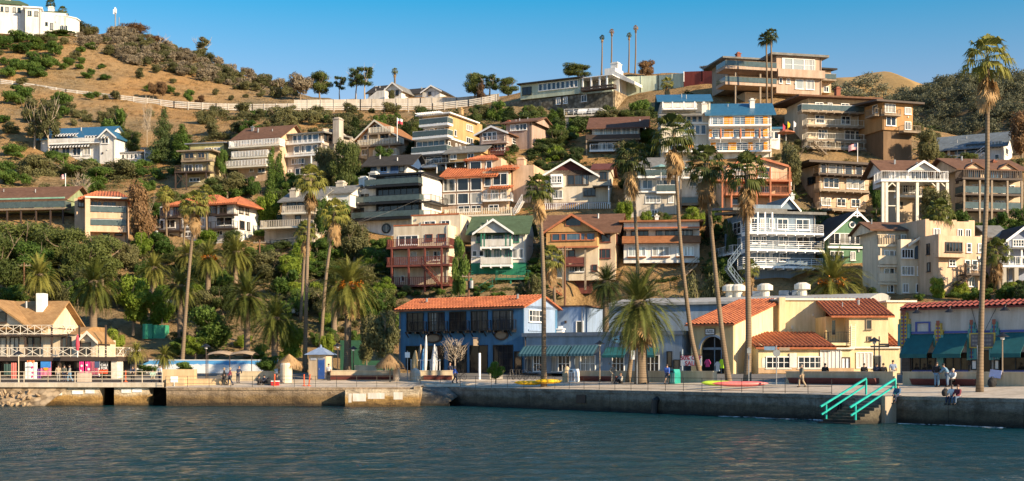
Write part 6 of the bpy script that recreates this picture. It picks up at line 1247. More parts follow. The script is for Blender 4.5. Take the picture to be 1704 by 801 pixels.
# date palms in the park on the left
for x, yb, yc, w, Y, tx in ((65,505,458,74,172,'date palm on the far left slope above the chalet shops'),(155,556,470,92,165,'date palm with pale thick trunk beside the road right of the chalet chimney'),(255,520,446,62,176,'date palm behind the bright green tree in the park'),
        (300,560,476,70,164,'date palm just behind the tall slim mural palm'),(346,498,428,66,180,'date palm with yellow fruit stalks below the terracotta roofed house'),(392,470,420,66,188,'densest date palm below the balconies of the terracotta roofed house'),(312,470,424,50,190,'small date palm below the left balcony of the white house'),
        (411,588,492,94,158,'broad date palm in the centre of the park left of the kiosk'),(457,600,530,84,150,'low spreading date palm beside the kiosk palms'),(1008,540,470,72,150,'dark date palm behind the broad promenade palm'),(556,520,478,50,172,'shaded date palm behind the fruiting date palm')):
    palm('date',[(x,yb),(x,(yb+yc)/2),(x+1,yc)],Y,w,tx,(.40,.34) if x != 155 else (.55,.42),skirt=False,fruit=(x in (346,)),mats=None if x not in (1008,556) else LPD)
for x, yb, yc, w, tx in ((226,618,585,38,'small feather palm in front of the mural wall beside the shops'),(272,618,592,40,'small feather palm at the tan planter block'),(1290,560,560,0,'')):
    if w: palm('date',[(x-2,yb),(x,(yb+yc)/2),(x+1,yc)],141,w,tx,(.16,.12),skirt=False)
# ---- named trees
T = tree
T('pine',30,430,362,130,'wide dark pine below the long green house',190); T('pine',100,440,372,110,'dense pine grove tree below the peach curved block',188); T('pine',170,440,385,100,'low dark pine left of the brown cypress',186); T('pine',-10,470,380,110,'pine at the left edge of the picture above the chalet shops',182)
T('round',60,470,400,80,'round green tree in front of the left pines',184); T('pine',140,455,395,80,'small pine with leaning trunk above the park road',184)
T('rust',238,420,298,58,'tall brown grey tree right of the peach curved block',196); T('bright',222,530,448,78,'bright green tree with bare forked stems in the park',168); T('bright',270,520,470,54,'smaller bright green tree in the park',168)
T('oak',120,320,258,90,'olive tree below the white victorian house',240); T('oak',200,320,262,70,'olive tree right of the leafless trunk',238); T('oak',60,320,255,70,'olive tree at the foot of the twin pale trunks',238); T('round',160,312,275,60,'low green tree in front of the victorian house',232)
T('conifer',272,275,172,42,'tall dark conifer right of the victorian house',250); T('cypress',303,272,205,34,'blue green cypress next to the tall conifer',248,LG); T('round',193,250,172,56,'dark round tree behind the victorian roof',262); T('pine',215,262,215,40,'dark tree between the victorian house and the pale blue house',256)
T('euc',58,270,150,60,'pale trunked eucalyptus left of the victorian house',256); T('euc',82,275,152,50,'second pale eucalyptus leaning over the victorian house',254); T('bare',245,262,150,26,'slender leafless pale trunk on the slope below the fence',258); T('bare',135,340,282,46,'bleached dead tree above the peach curved block',215)
T('cypress',452,330,242,20,'left cypress before the three balcony house',226,LG); T('cypress',465,335,248,20,'right cypress before the three balcony house',226,LG); T('oak',378,330,280,62,'olive tree below the pale yellow house',224); T('round',370,280,246,26,'small green tree by the pale yellow house',232); T('bright',445,390,310,46,'bright green tree right of the terracotta roofed house',212); T('round',420,330,285,30,'round bush like tree before the three balcony house base',224)
T('pine',575,340,225,56,'dark spreading pine between the chimney house and the chalet',218); T('oak',545,330,240,50,'olive tree with pale stems before the chimney house',222); T('pine',500,350,300,30,'dark tree beside the tall kiosk palm crown',212); T('round',640,275,242,40,'dark green tree below the chalet',232); T('round',560,420,330,58,'dark rounded tree below the black and white house',200); T('oak',590,440,365,70,'olive tree at the porthole base of the black house',198); T('round',535,370,325,30,'small tree between the fenced decks and black house',206)
T('bright',500,420,390,30,'young bright tree below the fenced decks',198)
T('oak',500,165,118,46,'pale leafless looking tree on the ridge left of the dark one',316,LDRY); T('pine',532,165,116,52,'dark round ridge tree beside the pale one',318); T('euc',565,163,122,30,'small dark ridge tree between larger ones',318,LD); T('euc',592,162,107,40,'tall open eucalyptus left of the white ridge house',314,LD); T('euc',607,163,104,40,'tallest open eucalyptus by the white ridge house',312,LD); T('oak',652,168,148,14,'small tree in front of the white ridge house',308)
T('pine',790,165,118,46,'dark eucalyptus cluster left of the long sage house',296); T('euc',815,164,120,50,'open eucalyptus right of the white road fence end',294,LD); T('rust',800,162,134,20,'rusty crowned small tree under the ridge eucalyptus',292); T('pine',846,165,126,40,'dark tree touching the left end of the long sage house',290)
T('pine',962,132,104,56,'dark crown rising behind the long sage house',288); T('rust',1075,130,98,32,'rust brown round bush beside the thin ridge palms',278); T('oak',1185,122,108,46,'low brown scrub tree above the red fence',282,LDRY)
T('euc',262,110,52,52,'brown crowned tree with pale trunk on the scrub ridge',372,LB); T('pine',222,60,38,70,'dark clump below the radio mast',390,LB); T('euc',336,102,58,44,'lone open tree standing against the sky on the left ridge',384,LO); T('oak',130,60,36,50,'grey scrub tree right of the mansion',380,LO)
T('round',66,90,66,54,'upper green tree below the mansion',332); T('round',66,120,86,50,'green tree below the upper one on the dry slope',318); T('round',35,130,96,50,'dark green tree above the road fence at left',316); T('round',20,80,58,46,'yellow green tree at the left edge below the mansion',338,LY)
T('bright',152,60,40,30,'small pale tree beside the mansion wall',350,LO); T('round',100,66,52,60,'low hedge like tree under the mansion bay',346)
T('round',180,105,82,34,'dark bush like tree on the bare slope',345); T('oak',255,148,134,20,'rusty small tree above the fence',302,LB); T('oak',270,150,134,22,'second rusty small tree above the fence',302,LB); T('round',315,165,147,24,'round green tree just above the fence',300); T('rust',332,168,157,18,'dark red bush above the fence',300)
T('round',430,225,172,60,'dark tree right of the fence bend',280); T('oak',470,230,175,70,'olive tree below the ridge road',276); T('oak',530,235,182,70,'wide olive tree above the chimney house',272); T('round',560,230,186,60,'dark green tree on the slope right of the chimney house roof',270); T('oak',395,225,180,50,'olive tree above the brown shingle house',276); T('oak',345,220,180,40,'olive tree below the fence above the stilt house',272); T('oak',590,225,190,44,'grey olive tree above the chalet',268); T('round',660,230,185,50,'dark tree behind the chalet',264)
T('round',830,215,165,50,'dark round tree below the teal house left end',262); T('oak',800,210,172,50,'olive tree left of the dark round one',264); T('cypress',920,218,180,30,'upright dark tree beside the parking deck',244,LG); T('round',940,250,205,60,'dark tree below the parking deck',236); T('round',900,270,220,60,'dark green tree right of the pink cottage',232); T('round',960,290,240,60,'dark tree left below the brown roofed house',228); T('bright',920,285,240,40,'lighter green tree below the pink cottage',226); T('oak',1010,215,180,60,'olive tree under the rubble wall',238); T('round',1060,215,165,50,'dark tree right of the rubble wall',244); T('round',1080,265,215,46,'dark tree between the brown roofed house and the hotel',228); T('bright',1095,255,225,26,'bright small tree against the hotel wall',224)
T('oak',1045,290,232,60,'dark tree before the brown roofed house',216); T('bright',1040,375,325,36,'yellow green tree between the cream and the umbrella house',196); T('bright',1075,375,345,30,'light green shrub tree below the umbrella house',192); T('bright',1155,370,338,46,'bright hedge tree beside the umbrella house',190); T('oak',1095,372,350,26,'small olive tree at the umbrella house base',192); T('rust',1180,370,345,20,'reddish shrub tree left of the big blue grey house',186)
T('oak',1320,265,225,54,'grey olive tree below the flags',205); T('round',1458,330,275,26,'dark green tree between the tan block and the stilt house',200); T('oak',1560,380,310,60,'silvery olive tree before the stilt house',180); T('round',1600,400,350,50,'dark tree between stilt house and brown decks',180); T('round',1660,390,345,60,'dark green tree below the brown decks',174); T('round',1704,380,335,60,'dark tree at the right edge below the brown decks',174); T('oak',1545,270,215,50,'olive tree left of the slate roofed house',214); T('rust',1700,225,185,60,'rusty dark tree at the right edge above the slate roofed house',222); T('bright',1520,300,270,30,'yellow bush tree behind the stilt house roof',206,LO)
T('round',765,450,390,34,'dark ivy like tree against the red decked house',178); T('oak',880,500,450,50,'feathery green tree right of the white and green house',176); T('round',740,200,150,1,'') if False else None
T('rust',1150,490,452,50,'golden brown bush tree below the brown band house',160,LO); T('rust',1185,490,448,46,'second golden bush tree beside the slender palm',160,LO); T('round',1215,420,350,30,'dark tree left of the big blue grey house',180,LD); T('round',1500,270,240,1,'') if False else None
T('bright',1560,505,455,36,'green shrub tree at the vine wrapped palm',158); T('bright',1600,505,462,40,'light green tree below the adobe stairs',158); T('bright',1690,500,462,40,'palm like bright shrub at the right edge',154); T('hedge',1500,500,480,30,'dark hedge before the cream flats',160) if False else None
T('bright',585,590,510,1,'') if False else None
T('oak',640,615,505,70,'willowy grey green tree left of the blue building',140,LO); T('oak',610,610,520,40,'thin grey green tree behind the thatched umbrella',145,LO); T('bare',757,628,556,62,'leafless spreading tree in front of the blue building',137); T('round',352,595,508,84,'dark spreading shade tree over the park bench',160); T('bright',485,610,530,50,'yellow leaved small tree beside the kiosk',152,LY); T('bright',545,600,545,30,'bright shrub tree right of the kiosk palm',156,LY); T('round',325,590,556,50,'clipped dome tree left of the shade tree',156,LY); T('round',445,618,585,56,'dense round bush tree before the mural wall',143); T('bright',825,630,595,34,'clipped green shrub in a square planter before the blue building',128)
for i, (k, x, yb, yt, w, lb) in enumerate((('round',320,500,440,60,'round green tree among the park date palms'),('oak',445,470,415,70,'olive tree below the tall brown utility pole'),('round',480,500,440,60,'green tree left of the tall kiosk palm trunks'),('pine',370,530,470,60,'dark tree behind the shade tree'),('oak',540,540,480,60,'olive tree between the kiosk palms and the fruiting palm'),('round',620,540,480,60,'green tree above the willowy tree'),('oak',600,490,430,60,'olive tree on the bank left of the red decked house'),('round',20,560,490,60,'green tree behind the chalet roof'),('oak',100,520,460,60,'grey olive tree above the park road'),('bright',190,590,540,40,'small bright tree beside the mint shed'),('round',290,600,562,44,'clipped round shrub tree left of the dome tree'),('round',520,470,430,50,'dark green tree below the fenced decks'),('bright',640,500,455,40,'bright green tree beside the stone terrace'),('bright',30,430,380,60,'pale green pine like tree at the far left grove'),('oak',210,455,400,60,'olive tree below the brown cypress'),('round',250,560,520,40,'low green tree behind the mint shed'))): T(k, x, yb, yt, w, lb)
for x, yb, yt, w, lb in ((243,622,604,40,'low green hedge bush in front of the mural wall beside the shops'),(305,618,598,44,'low hedge bush against the mural behind the tan block'),(452,622,600,30,'small hedge bush at the right end of the mural wall')): T('hedge',x,yb,yt,w,lb,144)
# ---- loose scrub, placed where the photograph shows it
def ridge_y(x): return float(np.interp(x, [0,110,200,300,400,480,560], [60,72,104,128,152,170,175]))
def scatter(kind, boxes, label, group, mats=None, ridge=False):
    for (x0, y0, x1, y1, n, h0, h1) in boxes:
        for i in range(n):
            for _ in range(6):
                xx, yy = vr_.uniform(x0,x1), vr_.uniform(y0,y1)
                if ridge and yy > ridge_y(xx): continue
                p = ray(xx, yy, 140, 440)
                if p is not None and not in_house(p, .8, 1.2): break
            else: continue
            k = p.y/FPX; w = vr_.uniform(h0,h1)*k; plant(kind, (p.x, p.y, p.z-.15), w*vr_.uniform(.55,.8), w*vr_.uniform(.9,1.3), label, group, mats)
scatter('dryscrub',[(190,50,480,150,110,16,30),(130,40,220,80,20,14,26)],'grey brown scrub bush on the left ridge slope','grey scrub on the left ridge', None, True)
scatter('scrub',[(190,60,490,155,70,14,28),(420,130,500,165,20,14,24)],'olive scrub bush on the left ridge slope','olive scrub on the left ridge', None, True)
scatter('shrub',[(0,70,100,135,16,20,36),(100,80,190,140,7,14,24),(0,160,110,210,14,18,34),(120,100,330,170,9,10,20)],'green bush on the dry orange slope around the road fence','bushes on the dry slope')
scatter('scrub',[(0,190,330,260,26,16,30),(330,190,600,240,40,16,34),(600,190,760,220,18,14,28)],'olive bush on the slope under the road fence','olive bushes under the road fence')
scatter('shrub',[(0,260,290,330,24,20,36),(260,290,480,340,14,18,32),(460,290,620,330,10,18,30),(400,395,640,440,14,18,32)],'green bush among the left hillside houses','bushes among the left houses')
scatter('shrub',[(780,180,1000,260,26,18,34),(880,250,1100,270,12,16,28),(1000,190,1110,260,12,18,30),(860,280,920,330,8,14,24),(560,290,700,300,8,14,24)],'dark green bush on the steep bank among the middle houses','bushes among the middle houses',LD)
scatter('scrub',[(1380,170,1560,240,20,16,28),(1530,250,1704,300,26,16,30),(1180,250,1330,280,10,14,24),(1290,360,1460,400,10,14,22)],'olive bush on the steep bank among the right houses','olive bushes among the right houses')
scatter('shrub',[(1170,380,1240,470,16,16,28),(1440,330,1480,380,8,16,24),(1580,350,1704,400,22,18,30),(1030,340,1180,372,10,14,22),(1480,470,1704,505,14,18,28),(640,470,1010,500,14,14,24),(860,440,920,490,9,16,26)],'green bush on the banks between the right houses','bushes among the right houses')
scatter('shrub',[(0,400,220,500,18,20,40),(220,420,480,540,20,18,36),(480,420,660,520,22,18,36)],'green bush in the park on the left slope','park bushes',LPINE)
scatter('scrub',[(0,500,80,540,8,14,24),(420,540,560,600,10,12,20),(560,470,680,560,14,14,26),(100,440,280,470,8,12,22)],'grey olive bush on the bare ground of the park','bare ground bushes in the park')
scatter('scrub',[(0,60,300,150,26,10,24),(280,130,480,182,10,10,18),(0,160,200,240,14,12,26)],'olive scrub bush scattered over the golden slope','scrub on the golden slope')
def grove(kinds, boxes, label, group):
    for (x0, y0, x1, y1, n, h0, h1) in boxes:
        for i in range(n):
            for _ in range(8):
                p = ray(vr_.uniform(x0,x1), vr_.uniform(y0,y1), 140, 440)
                if p is not None and not in_house(p, 1.6, 4.0): break
            else: continue
            k = p.y/FPX; hh = vr_.uniform(h0,h1)*k; kd, mt = vr_.choice(kinds); plant(kd, (p.x, p.y, p.z-.4), hh, hh*vr_.uniform(.8,1.25), label, group, mt)
grove([('round',None),('round',LPINE),('bright',LG),('oak',LG),('round',LD)],[(640,474,1010,498,20,20,36),(1020,462,1245,494,20,22,40),(1440,484,1704,505,14,18,30)],'bushy green tree on the bank just above the shop roofs','trees on the bank above the shops')
grove([('round',None),('bright',None),('oak',None),('pine',None),('bright',LG)],[(0,400,240,520,16,36,60),(230,430,500,560,20,34,56),(470,400,660,580,22,30,52),(300,560,560,606,10,24,36)],'broadleaf tree in the green belt on the left slope','trees of the left green belt')
grove([('round',None),('round',LD),('oak',LPINE),('pine',None),('cypress',LD)],[(560,190,900,345,24,20,36),(860,190,1110,340,24,20,38),(1150,250,1340,420,16,20,34),(1440,240,1704,400,18,20,36),(240,230,600,400,24,20,38)],'dark green tree in a gap between the hillside houses','trees between the hillside houses')
# far scrub that reads as one mass
def far_scrub(name, mb_n, cnt, size, seed, label, m, clear=None):
    src, n, rows = mb_n; V_ = np.array(src.v[:n*rows]); rng = np.random.RandomState(seed); i = rng.randint(0, n-1, cnt); j = rng.randint(0, rows-1, cnt); f = rng.rand(cnt, 2)
    a = V_[j*n+i]; b = V_[j*n+i+1]; c = V_[(j+1)*n+i]; p = a+(b-a)*f[:, :1]+(c-a)*f[:, 1:]
    if clear is not None: p = p[[noise.noise((q[0]*clear, q[2]*clear*1.6, 2.0)) > .0 for q in p]]
    blades = []
    for k in range(4):
        pr = leaf_cloud(seed+k, multi(seed+k, 2, 2, 1.35, .25, .7, 7), 300, .115, .6, .5, .35); blades.append(pr)
    out = []
    for k, q in enumerate(p): s = size*rng.uniform(.5, 1.5); out.append(blades[k % 4]*np.array([s, s, s*rng.uniform(.7,1.1)])+q-np.array([0,0,.4]))
    me = np_mesh(name, np.concatenate(out), 4, m); o = bpy.data.objects.new(name, me); COL.objects.link(o); tag(o, label, 'scrub', kind='stuff')
far_scrub('far_scrub', HA, 2600, 2.1, 3, 'dark scrub covering the far hill on the right', LFAR)
far_scrub('far_scrub', HB, 420, 3.4, 6, 'scattered scrub on the far dry grass hill', LFAR, .02)

def cover(name, boxes, m, label, seed, s0, s1, ridge=False):
    """low leafy ground cover hugging the slope"""
    rng = np.random.RandomState(seed); out = []; bl = [leaf_cloud(seed+k, multi(seed+k, 2, 2, 1.4, .2, .6, 7), 110, .16, .6, .45, .3) for k in range(5)]
    for (x0, y0, x1, y1, n) in boxes:
        for i in range(n):
            xx, yy = rng.uniform(x0,x1), rng.uniform(y0,y1)
            if ridge and yy > ridge_y(xx): continue
            p = ray(xx, yy, 140, 440)
            if p is None or in_house(p, .6): continue
            s = rng.uniform(s0,s1)*(.42 if in_house(p, 1.2, 5.0) else 1); out.append(bl[i % 5]*np.array([s,s,s*.55])+np.array([p.x,p.y,p.z-.25]))
    o = bpy.data.objects.new(name, np_mesh(name, np.concatenate(out), 4, m)); COL.objects.link(o); tag(o, label, 'ground cover', kind='stuff')
cover('ground_cover',[(560,190,1120,300,330),(600,300,940,500,300),(880,300,1500,490,420),(1120,160,1704,420,330),(260,270,640,440,330),(640,440,1060,505,220),(690,300,760,370,60),(1060,440,1240,492,90)],LD,'dark ivy and undergrowth between the hillside houses',21,.7,1.5)
cover('ground_cover',[(330,190,800,260,160),(1180,240,1704,440,120),(0,240,300,420,260),(0,400,480,530,330),(480,420,680,580,220),(300,530,480,600,60),(600,440,1000,500,80)],LO,'dry olive undergrowth on the hillside',22,.6,1.3)
cover('ground_cover',[(110,45,500,165,420)],LDRY,'dry grey scrub matting on the left ridge',23,.8,1.7,True)

cover('ground_cover',[(880,440,1245,496,260),(640,455,900,500,120),(690,330,760,370,40)],LG,'green creepers on the bank above the shop roofs',25,.6,1.1)
cover('dry_grass_tufts',[(0,60,330,260,700),(300,120,760,240,300)],leaf('leaf_straw',(0.26,0.16,0.065),(0.46,0.32,0.14),.2),'dry straw tufts on the orange slope',24,.22,.55)
# ---------------------------------------------------------------- things along the promenade
def col(x, d):
    """ground point seen in pixel column x at distance d inland from the sea wall"""
    k = (x-CX)/FPX; lo, hi = 40, 190
    for _ in range(50):
        m = (lo+hi)/2
        if inland(k*m, m) < d: lo = m
        else: hi = m
    return Vector((k*lo, lo, ground_street(d)))
SHORE = math.atan2(UL.y, UL.x)
def solid(name, mb, m, label, cat, loc=(0,0,0), rz=0, group=None, smooth=False):
    o = mb.build(name, m, None, smooth); o.location = loc; o.rotation_euler = (0,0,rz); return tag(o, label, cat, group)
def railing(name, pts, m, label, h=1.05, step=2.2, mids=(.5,), r=.022):
    c = Vector(pts[0]); mb = MB(); up = Vector((0,0,1))
    for a, b in zip(pts[:-1], pts[1:]):
        a = Vector(a)-c; b = Vector(b)-c; L = (b-a).length; n = max(1, round(L/step))
        for i in range(n+1): p = a.lerp(b, i/n); mb.bar(p, p+up*h, r*1.25)
        for q in (1.0,)+tuple(mids): mb.bar(a+up*h*q, b+up*h*q, r)
    return solid(name, mb, m, label, 'railing', c)
e = lambda x, d=.35: tuple(col(x, d))
railing('quay_railing',[e(766),e(900),e(1050),e(1200),e(1384)],black,'black two bar railing along the dark right sea wall',mids=(.5,.12)); railing('quay_railing',[e(276),e(420),e(560),e(694)],plain('olive_metal',(0.10,0.09,0.07),.5,.4),'thin dark railing along the brown left sea wall',mids=(.66,.33))
railing('quay_railing',[e(697,.5),(XY(700,131.3),131.5,1.8),(XY(765,131.3),131.5,1.8)],plain('olive_metal',(0.1,0.09,.07)),'short railing round the head of the boat ramp',mids=(.66,.33))
railing('pier_railing',[(XY(-40,128.7),128.7,2.25),(XY(80,128.7),128.7,2.25),(XY(170,128.7),128.7,2.25),(XY(270,128.7),128.7,2.25)],plain('cream_pipe',(0.62,0.52,0.38),.5),'cream pipe railing along the pier before the shops',mids=(.66,.33),r=.035)
# low promenade walls with red benches
def low_wall(x0, x1, d, label, h=.92, m=None, bench=None, th=.45):
    a, b = col(x0, d), col(x1, d); L = (b-a).length; rz = math.atan2(b.y-a.y, b.x-a.x); root = empty('promenade_wall', a, rz, label, 'low wall'); mb = MB(); mb.box(0,L,0,th,-.3,h); mb.build('wall_body', m or W('warm_cream_plaster',(0.56,0.46,0.31)), root); c = MB(); c.box(-.03,L+.03,-.04,th+.04,h+.003,h+.07); c.build('wall_cap', W('wall_cap_plaster',(0.60,0.50,0.36)), root)
    if bench:
        bb = MB(); q0, q1 = bench[0]*L, bench[1]*L; bb.prism([(q0,-.55,.42),(q0,-.02,.42),(q0,-.02,.15),(q0,-.30,.02)],(q1-q0,0,0)); bb.box(q0+.0,q1,-.62,-.021,.424,.48); bb.build('bench_seat', maroonb, root)
    return root
low_wall(944,1092,8.3,'low cream wall before the slate shop with a dark red bench',bench=(.18,.62)); low_wall(1092,1187,8.3,'low cream wall end piece left of the arched doorway')
low_wall(1308,1486,8.3,'low cream wall before the cafe with a long red bench',bench=(.06,.88)); low_wall(1502,1712,8.3,'low cream wall before the tiled restaurant with a red bench',bench=(.1,.62))
low_wall(548,664,8.5,'low planter wall right of the ticket kiosk with a red bench',bench=(.02,.98)); low_wall(684,756,8.5,'low planter wall in front of the standing surfboards',bench=(.3,.95)); low_wall(384,455,7.5,'pale low wall behind the people leaning on the plaza'); low_wall(590,626,10.5,'upper planter wall left of the golden thatched umbrella',h=1.3)
tanblk = W('tan_block_plaster',(0.62,0.45,0.26))
mb = MB(); a = col(270,2.5); b = col(323,2.5); mb.box(0,b.x-a.x,0,1.2,-.3,1.55); mb.box(b.x-a.x+.003,b.x-a.x+3.4,.2,1.0,-.3,.62); mb.box(.6,2.4,-.9,-.003,-.3,.7); solid('planter_block', mb, tanblk, 'tan plaster block at the right end of the pier walkway', 'planter block', a)
mb = MB(); mb.box(-.35,.35,-.06,.06,.35,.95); mb.box(-.05,.05,-.04,.04,-.1,.35); solid('notice_board', mb, trim, 'small white notice board in front of the tan block', 'notice board', col(290,1.6))
# mural wall with blue upper band
root = empty('mural_wall',(XY(195,147),147,3.0),0,'low white mural wall with a painted blue upper band behind the plaza','wall'); L = XY(462,147)-XY(195,147)
def mural():
    m, t, b = nodes('mural_paint'); co = N(t,'ShaderNodeTexCoord').outputs['Object']; sp = N(t,'ShaderNodeSeparateXYZ'); t.links.new(co, sp.inputs[0]); n = noise_n(t, mapping(t, co, (.35,1,.9)), 1.3, 4, .6, 1.0); n2 = noise_n(t, mapping(t, co, (.9,1,.5)), 1.2, 4, .6, .6)
    r = ramp(t, n.outputs[0], [(.42,(0.62,0.64,0.66)),(.52,(0.50,0.56,0.62)),(.58,(0.72,0.70,0.66)),(.72,(0.36,0.46,0.58))]); a = N(t,'ShaderNodeMath',operation='MULTIPLY_ADD'); a.inputs[1].default_value = .5; t.links.new(n2.outputs[0], a.inputs[0]); t.links.new(sp.outputs[2], a.inputs[2]); g = N(t,'ShaderNodeMath',operation='GREATER_THAN'); g.inputs[1].default_value = 1.32; t.links.new(a.outputs[0], g.inputs[0]); c = mixc(t, g.outputs[0], r.outputs[0], (0.07,0.27,0.55)); t.links.new(c, b.inputs['Base Color']); b.inputs['Roughness'].default_value = .7; return m
mb = MB(); mb.box(0,L,0,.3,-1.2,1.5); mb.build('painted_face', mural(), root); mb = MB(); mb.box(-.05,L+.05,-.05,.35,1.503,1.58); mb.build('wall_cap', trim, root)
# kiosk
def kiosk():
    p = col(534,10); k = p.y/FPX; root = empty('ticket_kiosk', p, R(-14), 'small tan ticket kiosk with blue pyramid roof and blue door', 'kiosk'); w_ = 31*k/2; hh = 40*k
    mb = MB(); mb.box(-w_,w_,-w_,w_,-.2,hh); mb.build('wall', W('kiosk_tan',(0.58,0.46,0.32)), root)
    mb = MB(); z = hh+.003; q = w_*1.38; mb.add([(-q,-q,z),(q,-q,z),(q,q,z),(-q,q,z),(-.2,-.2,z+.75),(.2,-.2,z+.75),(.2,.2,z+.75),(-.2,.2,z+.75)],[(0,1,5,4),(1,2,6,5),(2,3,7,6),(3,0,4,7),(4,5,6,7),(3,2,1,0)]); mb.lathe([(.16,0),(.1,.2),(.0,.34)],(0,0,z+.75),8); mb.build('roof', plain('kiosk_blue_roof',(0.22,0.29,0.42),.5), root)
    mb = MB(); mb.box(w_*.1,w_*.85,-w_-.05,-w_-.003,0,2.1); d = mb.build('door', plain('kiosk_blue_door',(0.02,0.08,0.30),.5), root); mb = MB(); mb.box(w_*.2,w_*.28,-w_-.1,-w_-.051,.95,1.1); mb.build('handle', grey, d)
    for a in (-.75,.08): mb = MB(); mb.box(w_*a,w_*(a+.65),-w_-.05,-w_-.003,hh-.55,hh-.32); mb.build('sign_plate', plain('kiosk_sign_grey',(0.34,0.38,0.45),.5), root)
kiosk()
# thatched umbrellas
thatch = leaf('thatch',(0.16,0.095,0.045),(0.42,0.27,0.13),.1)
def thatched(x, d, ytop, yeave, wpx, label, mats=None, drum=True):
    p = col(x, d); k = p.y/FPX; z1 = EYE-(ytop-CY)*k-p.z; z0 = EYE-(yeave-CY)*k-p.z; r_ = wpx*k/2; root = empty('thatched_umbrella', p, 0, label, 'beach umbrella'); rng = np.random.RandomState(int(x)); q = []
    for i in range(1500):
        a = rng.rand()*6.283; t = rng.rand()**.6; rr_ = r_*t*.97; z = z1-(z1-z0-.25)*t**1.25; dd = np.array([math.cos(a), math.sin(a), 0]); s = np.array([-math.sin(a), math.cos(a), 0])*.035; b_ = dd*rr_+np.array([0,0,z+.05]); l = rng.uniform(.3,.6); e_ = b_+dd*l*.45*t+np.array([0,0,-l*(.25+.75*t)]); q.append([b_-s,b_+s,e_+s*.4,e_-s*.4])
    o = bpy.data.objects.new('thatch', np_mesh('thatch', np.array(q).reshape(-1,3), 4, thatch)); COL.objects.link(o); o.parent = root
    mb = MB(); mb.lathe([(r_*.93,z0+.22),(r_*.6,z0+(z1-z0)*.5),(.05,z1-.05)],(0,0,0),14); mb.build('canopy', W('thatch_core',(0.24,0.15,0.07)), root)
    mb = MB(); mb.tube([(0,0,-.2),(0,0,z0+.6)],.07,8); mb.build('pole', wood, root)
thatched(481,6.5,590,611,44,'dark brown thatched umbrella beside the round white pillar'); thatched(649,6.0,589,612,48,'golden thatched umbrella in front of the willowy tree')
mb = MB(); mb.lathe([(.62,-.2),(.62,1.75),(.5,1.95)],(0,0,0),16); solid('round_pillar', mb, W('white_pillar_plaster',(0.66,0.58,0.45)), 'round pale pillar under the dark thatched umbrella', 'pillar', col(476,5.6))
mb = MB(); mb.lathe([(.36,-.2),(.36,1.0),(.3,1.25),(.15,1.4)],(0,0,0),16); solid('round_pillar', mb, W('pink_pillar_plaster',(0.58,0.46,0.35)), 'domed pale pillar right of the golden thatched umbrella', 'pillar', col(660,7.4))
mb = MB(); mb.lathe([(.55,-.2),(.55,.8),(.45,1.05),(.25,1.2),(.1,1.3)],(0,0,0),16); solid('round_pillar', mb, W('grey_pillar_plaster',(0.42,0.39,0.34)), 'grey domed pillar at the left of the standing surfboards', 'pillar', col(691,7.6))
for x, lb in ((943,'rounded pale stone shell beside the striped litter bin'),): mb = MB(); mb.lathe([(.42,-.1),(.42,.75),(.36,1.1),(.2,1.4),(.05,1.5)],(0,0,0),12); solid('stone_ornament', mb, W('shell_stone',(0.52,0.40,0.25)), lb, 'stone ornament', col(x,7.3))
# shade canopy
p = col(344,12); q = col(420,12); root = empty('shade_canopy', p, 0, 'tan sagging shade canopy on dark posts before the mural wall', 'canopy'); Lc = q.x-p.x; zc = EYE-(594-CY)*p.y/FPX-p.z; vs = []; n = 14
for j in range(7):
    for i in range(n+1): u_, v_ = i/n, j/6; vs.append((u_*Lc, v_*4.0, zc+.15+.55*math.sin(math.pi*v_)*0.6+.25*abs(math.sin(2*math.pi*u_))*.8))
mb = MB(); mb.add(vs, [(j*(n+1)+i, j*(n+1)+i+1, (j+1)*(n+1)+i+1, (j+1)*(n+1)+i) for j in range(6) for i in range(n)]); mb.build('cloth', W('tan_cloth',(0.46,0.34,0.22)), root)
for a in (.02,.5,.98): mb = MB(); mb.bar((a*Lc,.1,-.2),(a*Lc,.1,zc+.2),.05); mb.build('post', darkwood, root)
# lamps and sign posts
def lamp(x, d, ytop, label, m=None, two=False):
    p = col(x, d); hgt = EYE-(ytop-CY)*p.y/FPX-p.z; root = empty('street_lamp', p, 0, label, 'street lamp'); mb = MB(); mb.tube([(0,0,-.1),(0,0,.5),(0,0,hgt-.3)],[.09,.06,.045],8); mb.build('pole', m or wood, root); mb = MB(); mb.lathe([(.05,.12),(.12,.05),(.48,-.18),(.48,-.21),(.1,-.2)],(0,0,hgt),14); mb.build('lamp_shade', black, root); mb = MB(); mb.lathe([(.13,-.4),(.16,-.25),(.12,-.205)],(0,0,hgt),10); mb.build('lamp_glass', trim, root)
lamp(998,7.5,569,'street lamp with dark conical shade before the slate shop awnings'); lamp(1455,11,564,'street lamp with dark shade in front of the yellow cafe wing',black); lamp(1668,10.5,556,'street lamp with dark shade at the restaurant awnings'); lamp(31,3.5,586,'cream street lamp post on the pier before the shop textiles',plain('cream_pipe',(0.62,0.52,0.38)),); lamp(343,4.5,574,'dark street lamp near the shade canopy',darkwood); lamp(562,11,573,'street lamp right of the ticket kiosk',darkwood); lamp(588,11,578,'second street lamp between the kiosk and the grey green tree',darkwood); lamp(758,11,574,'street lamp inside the leafless tree',darkwood)
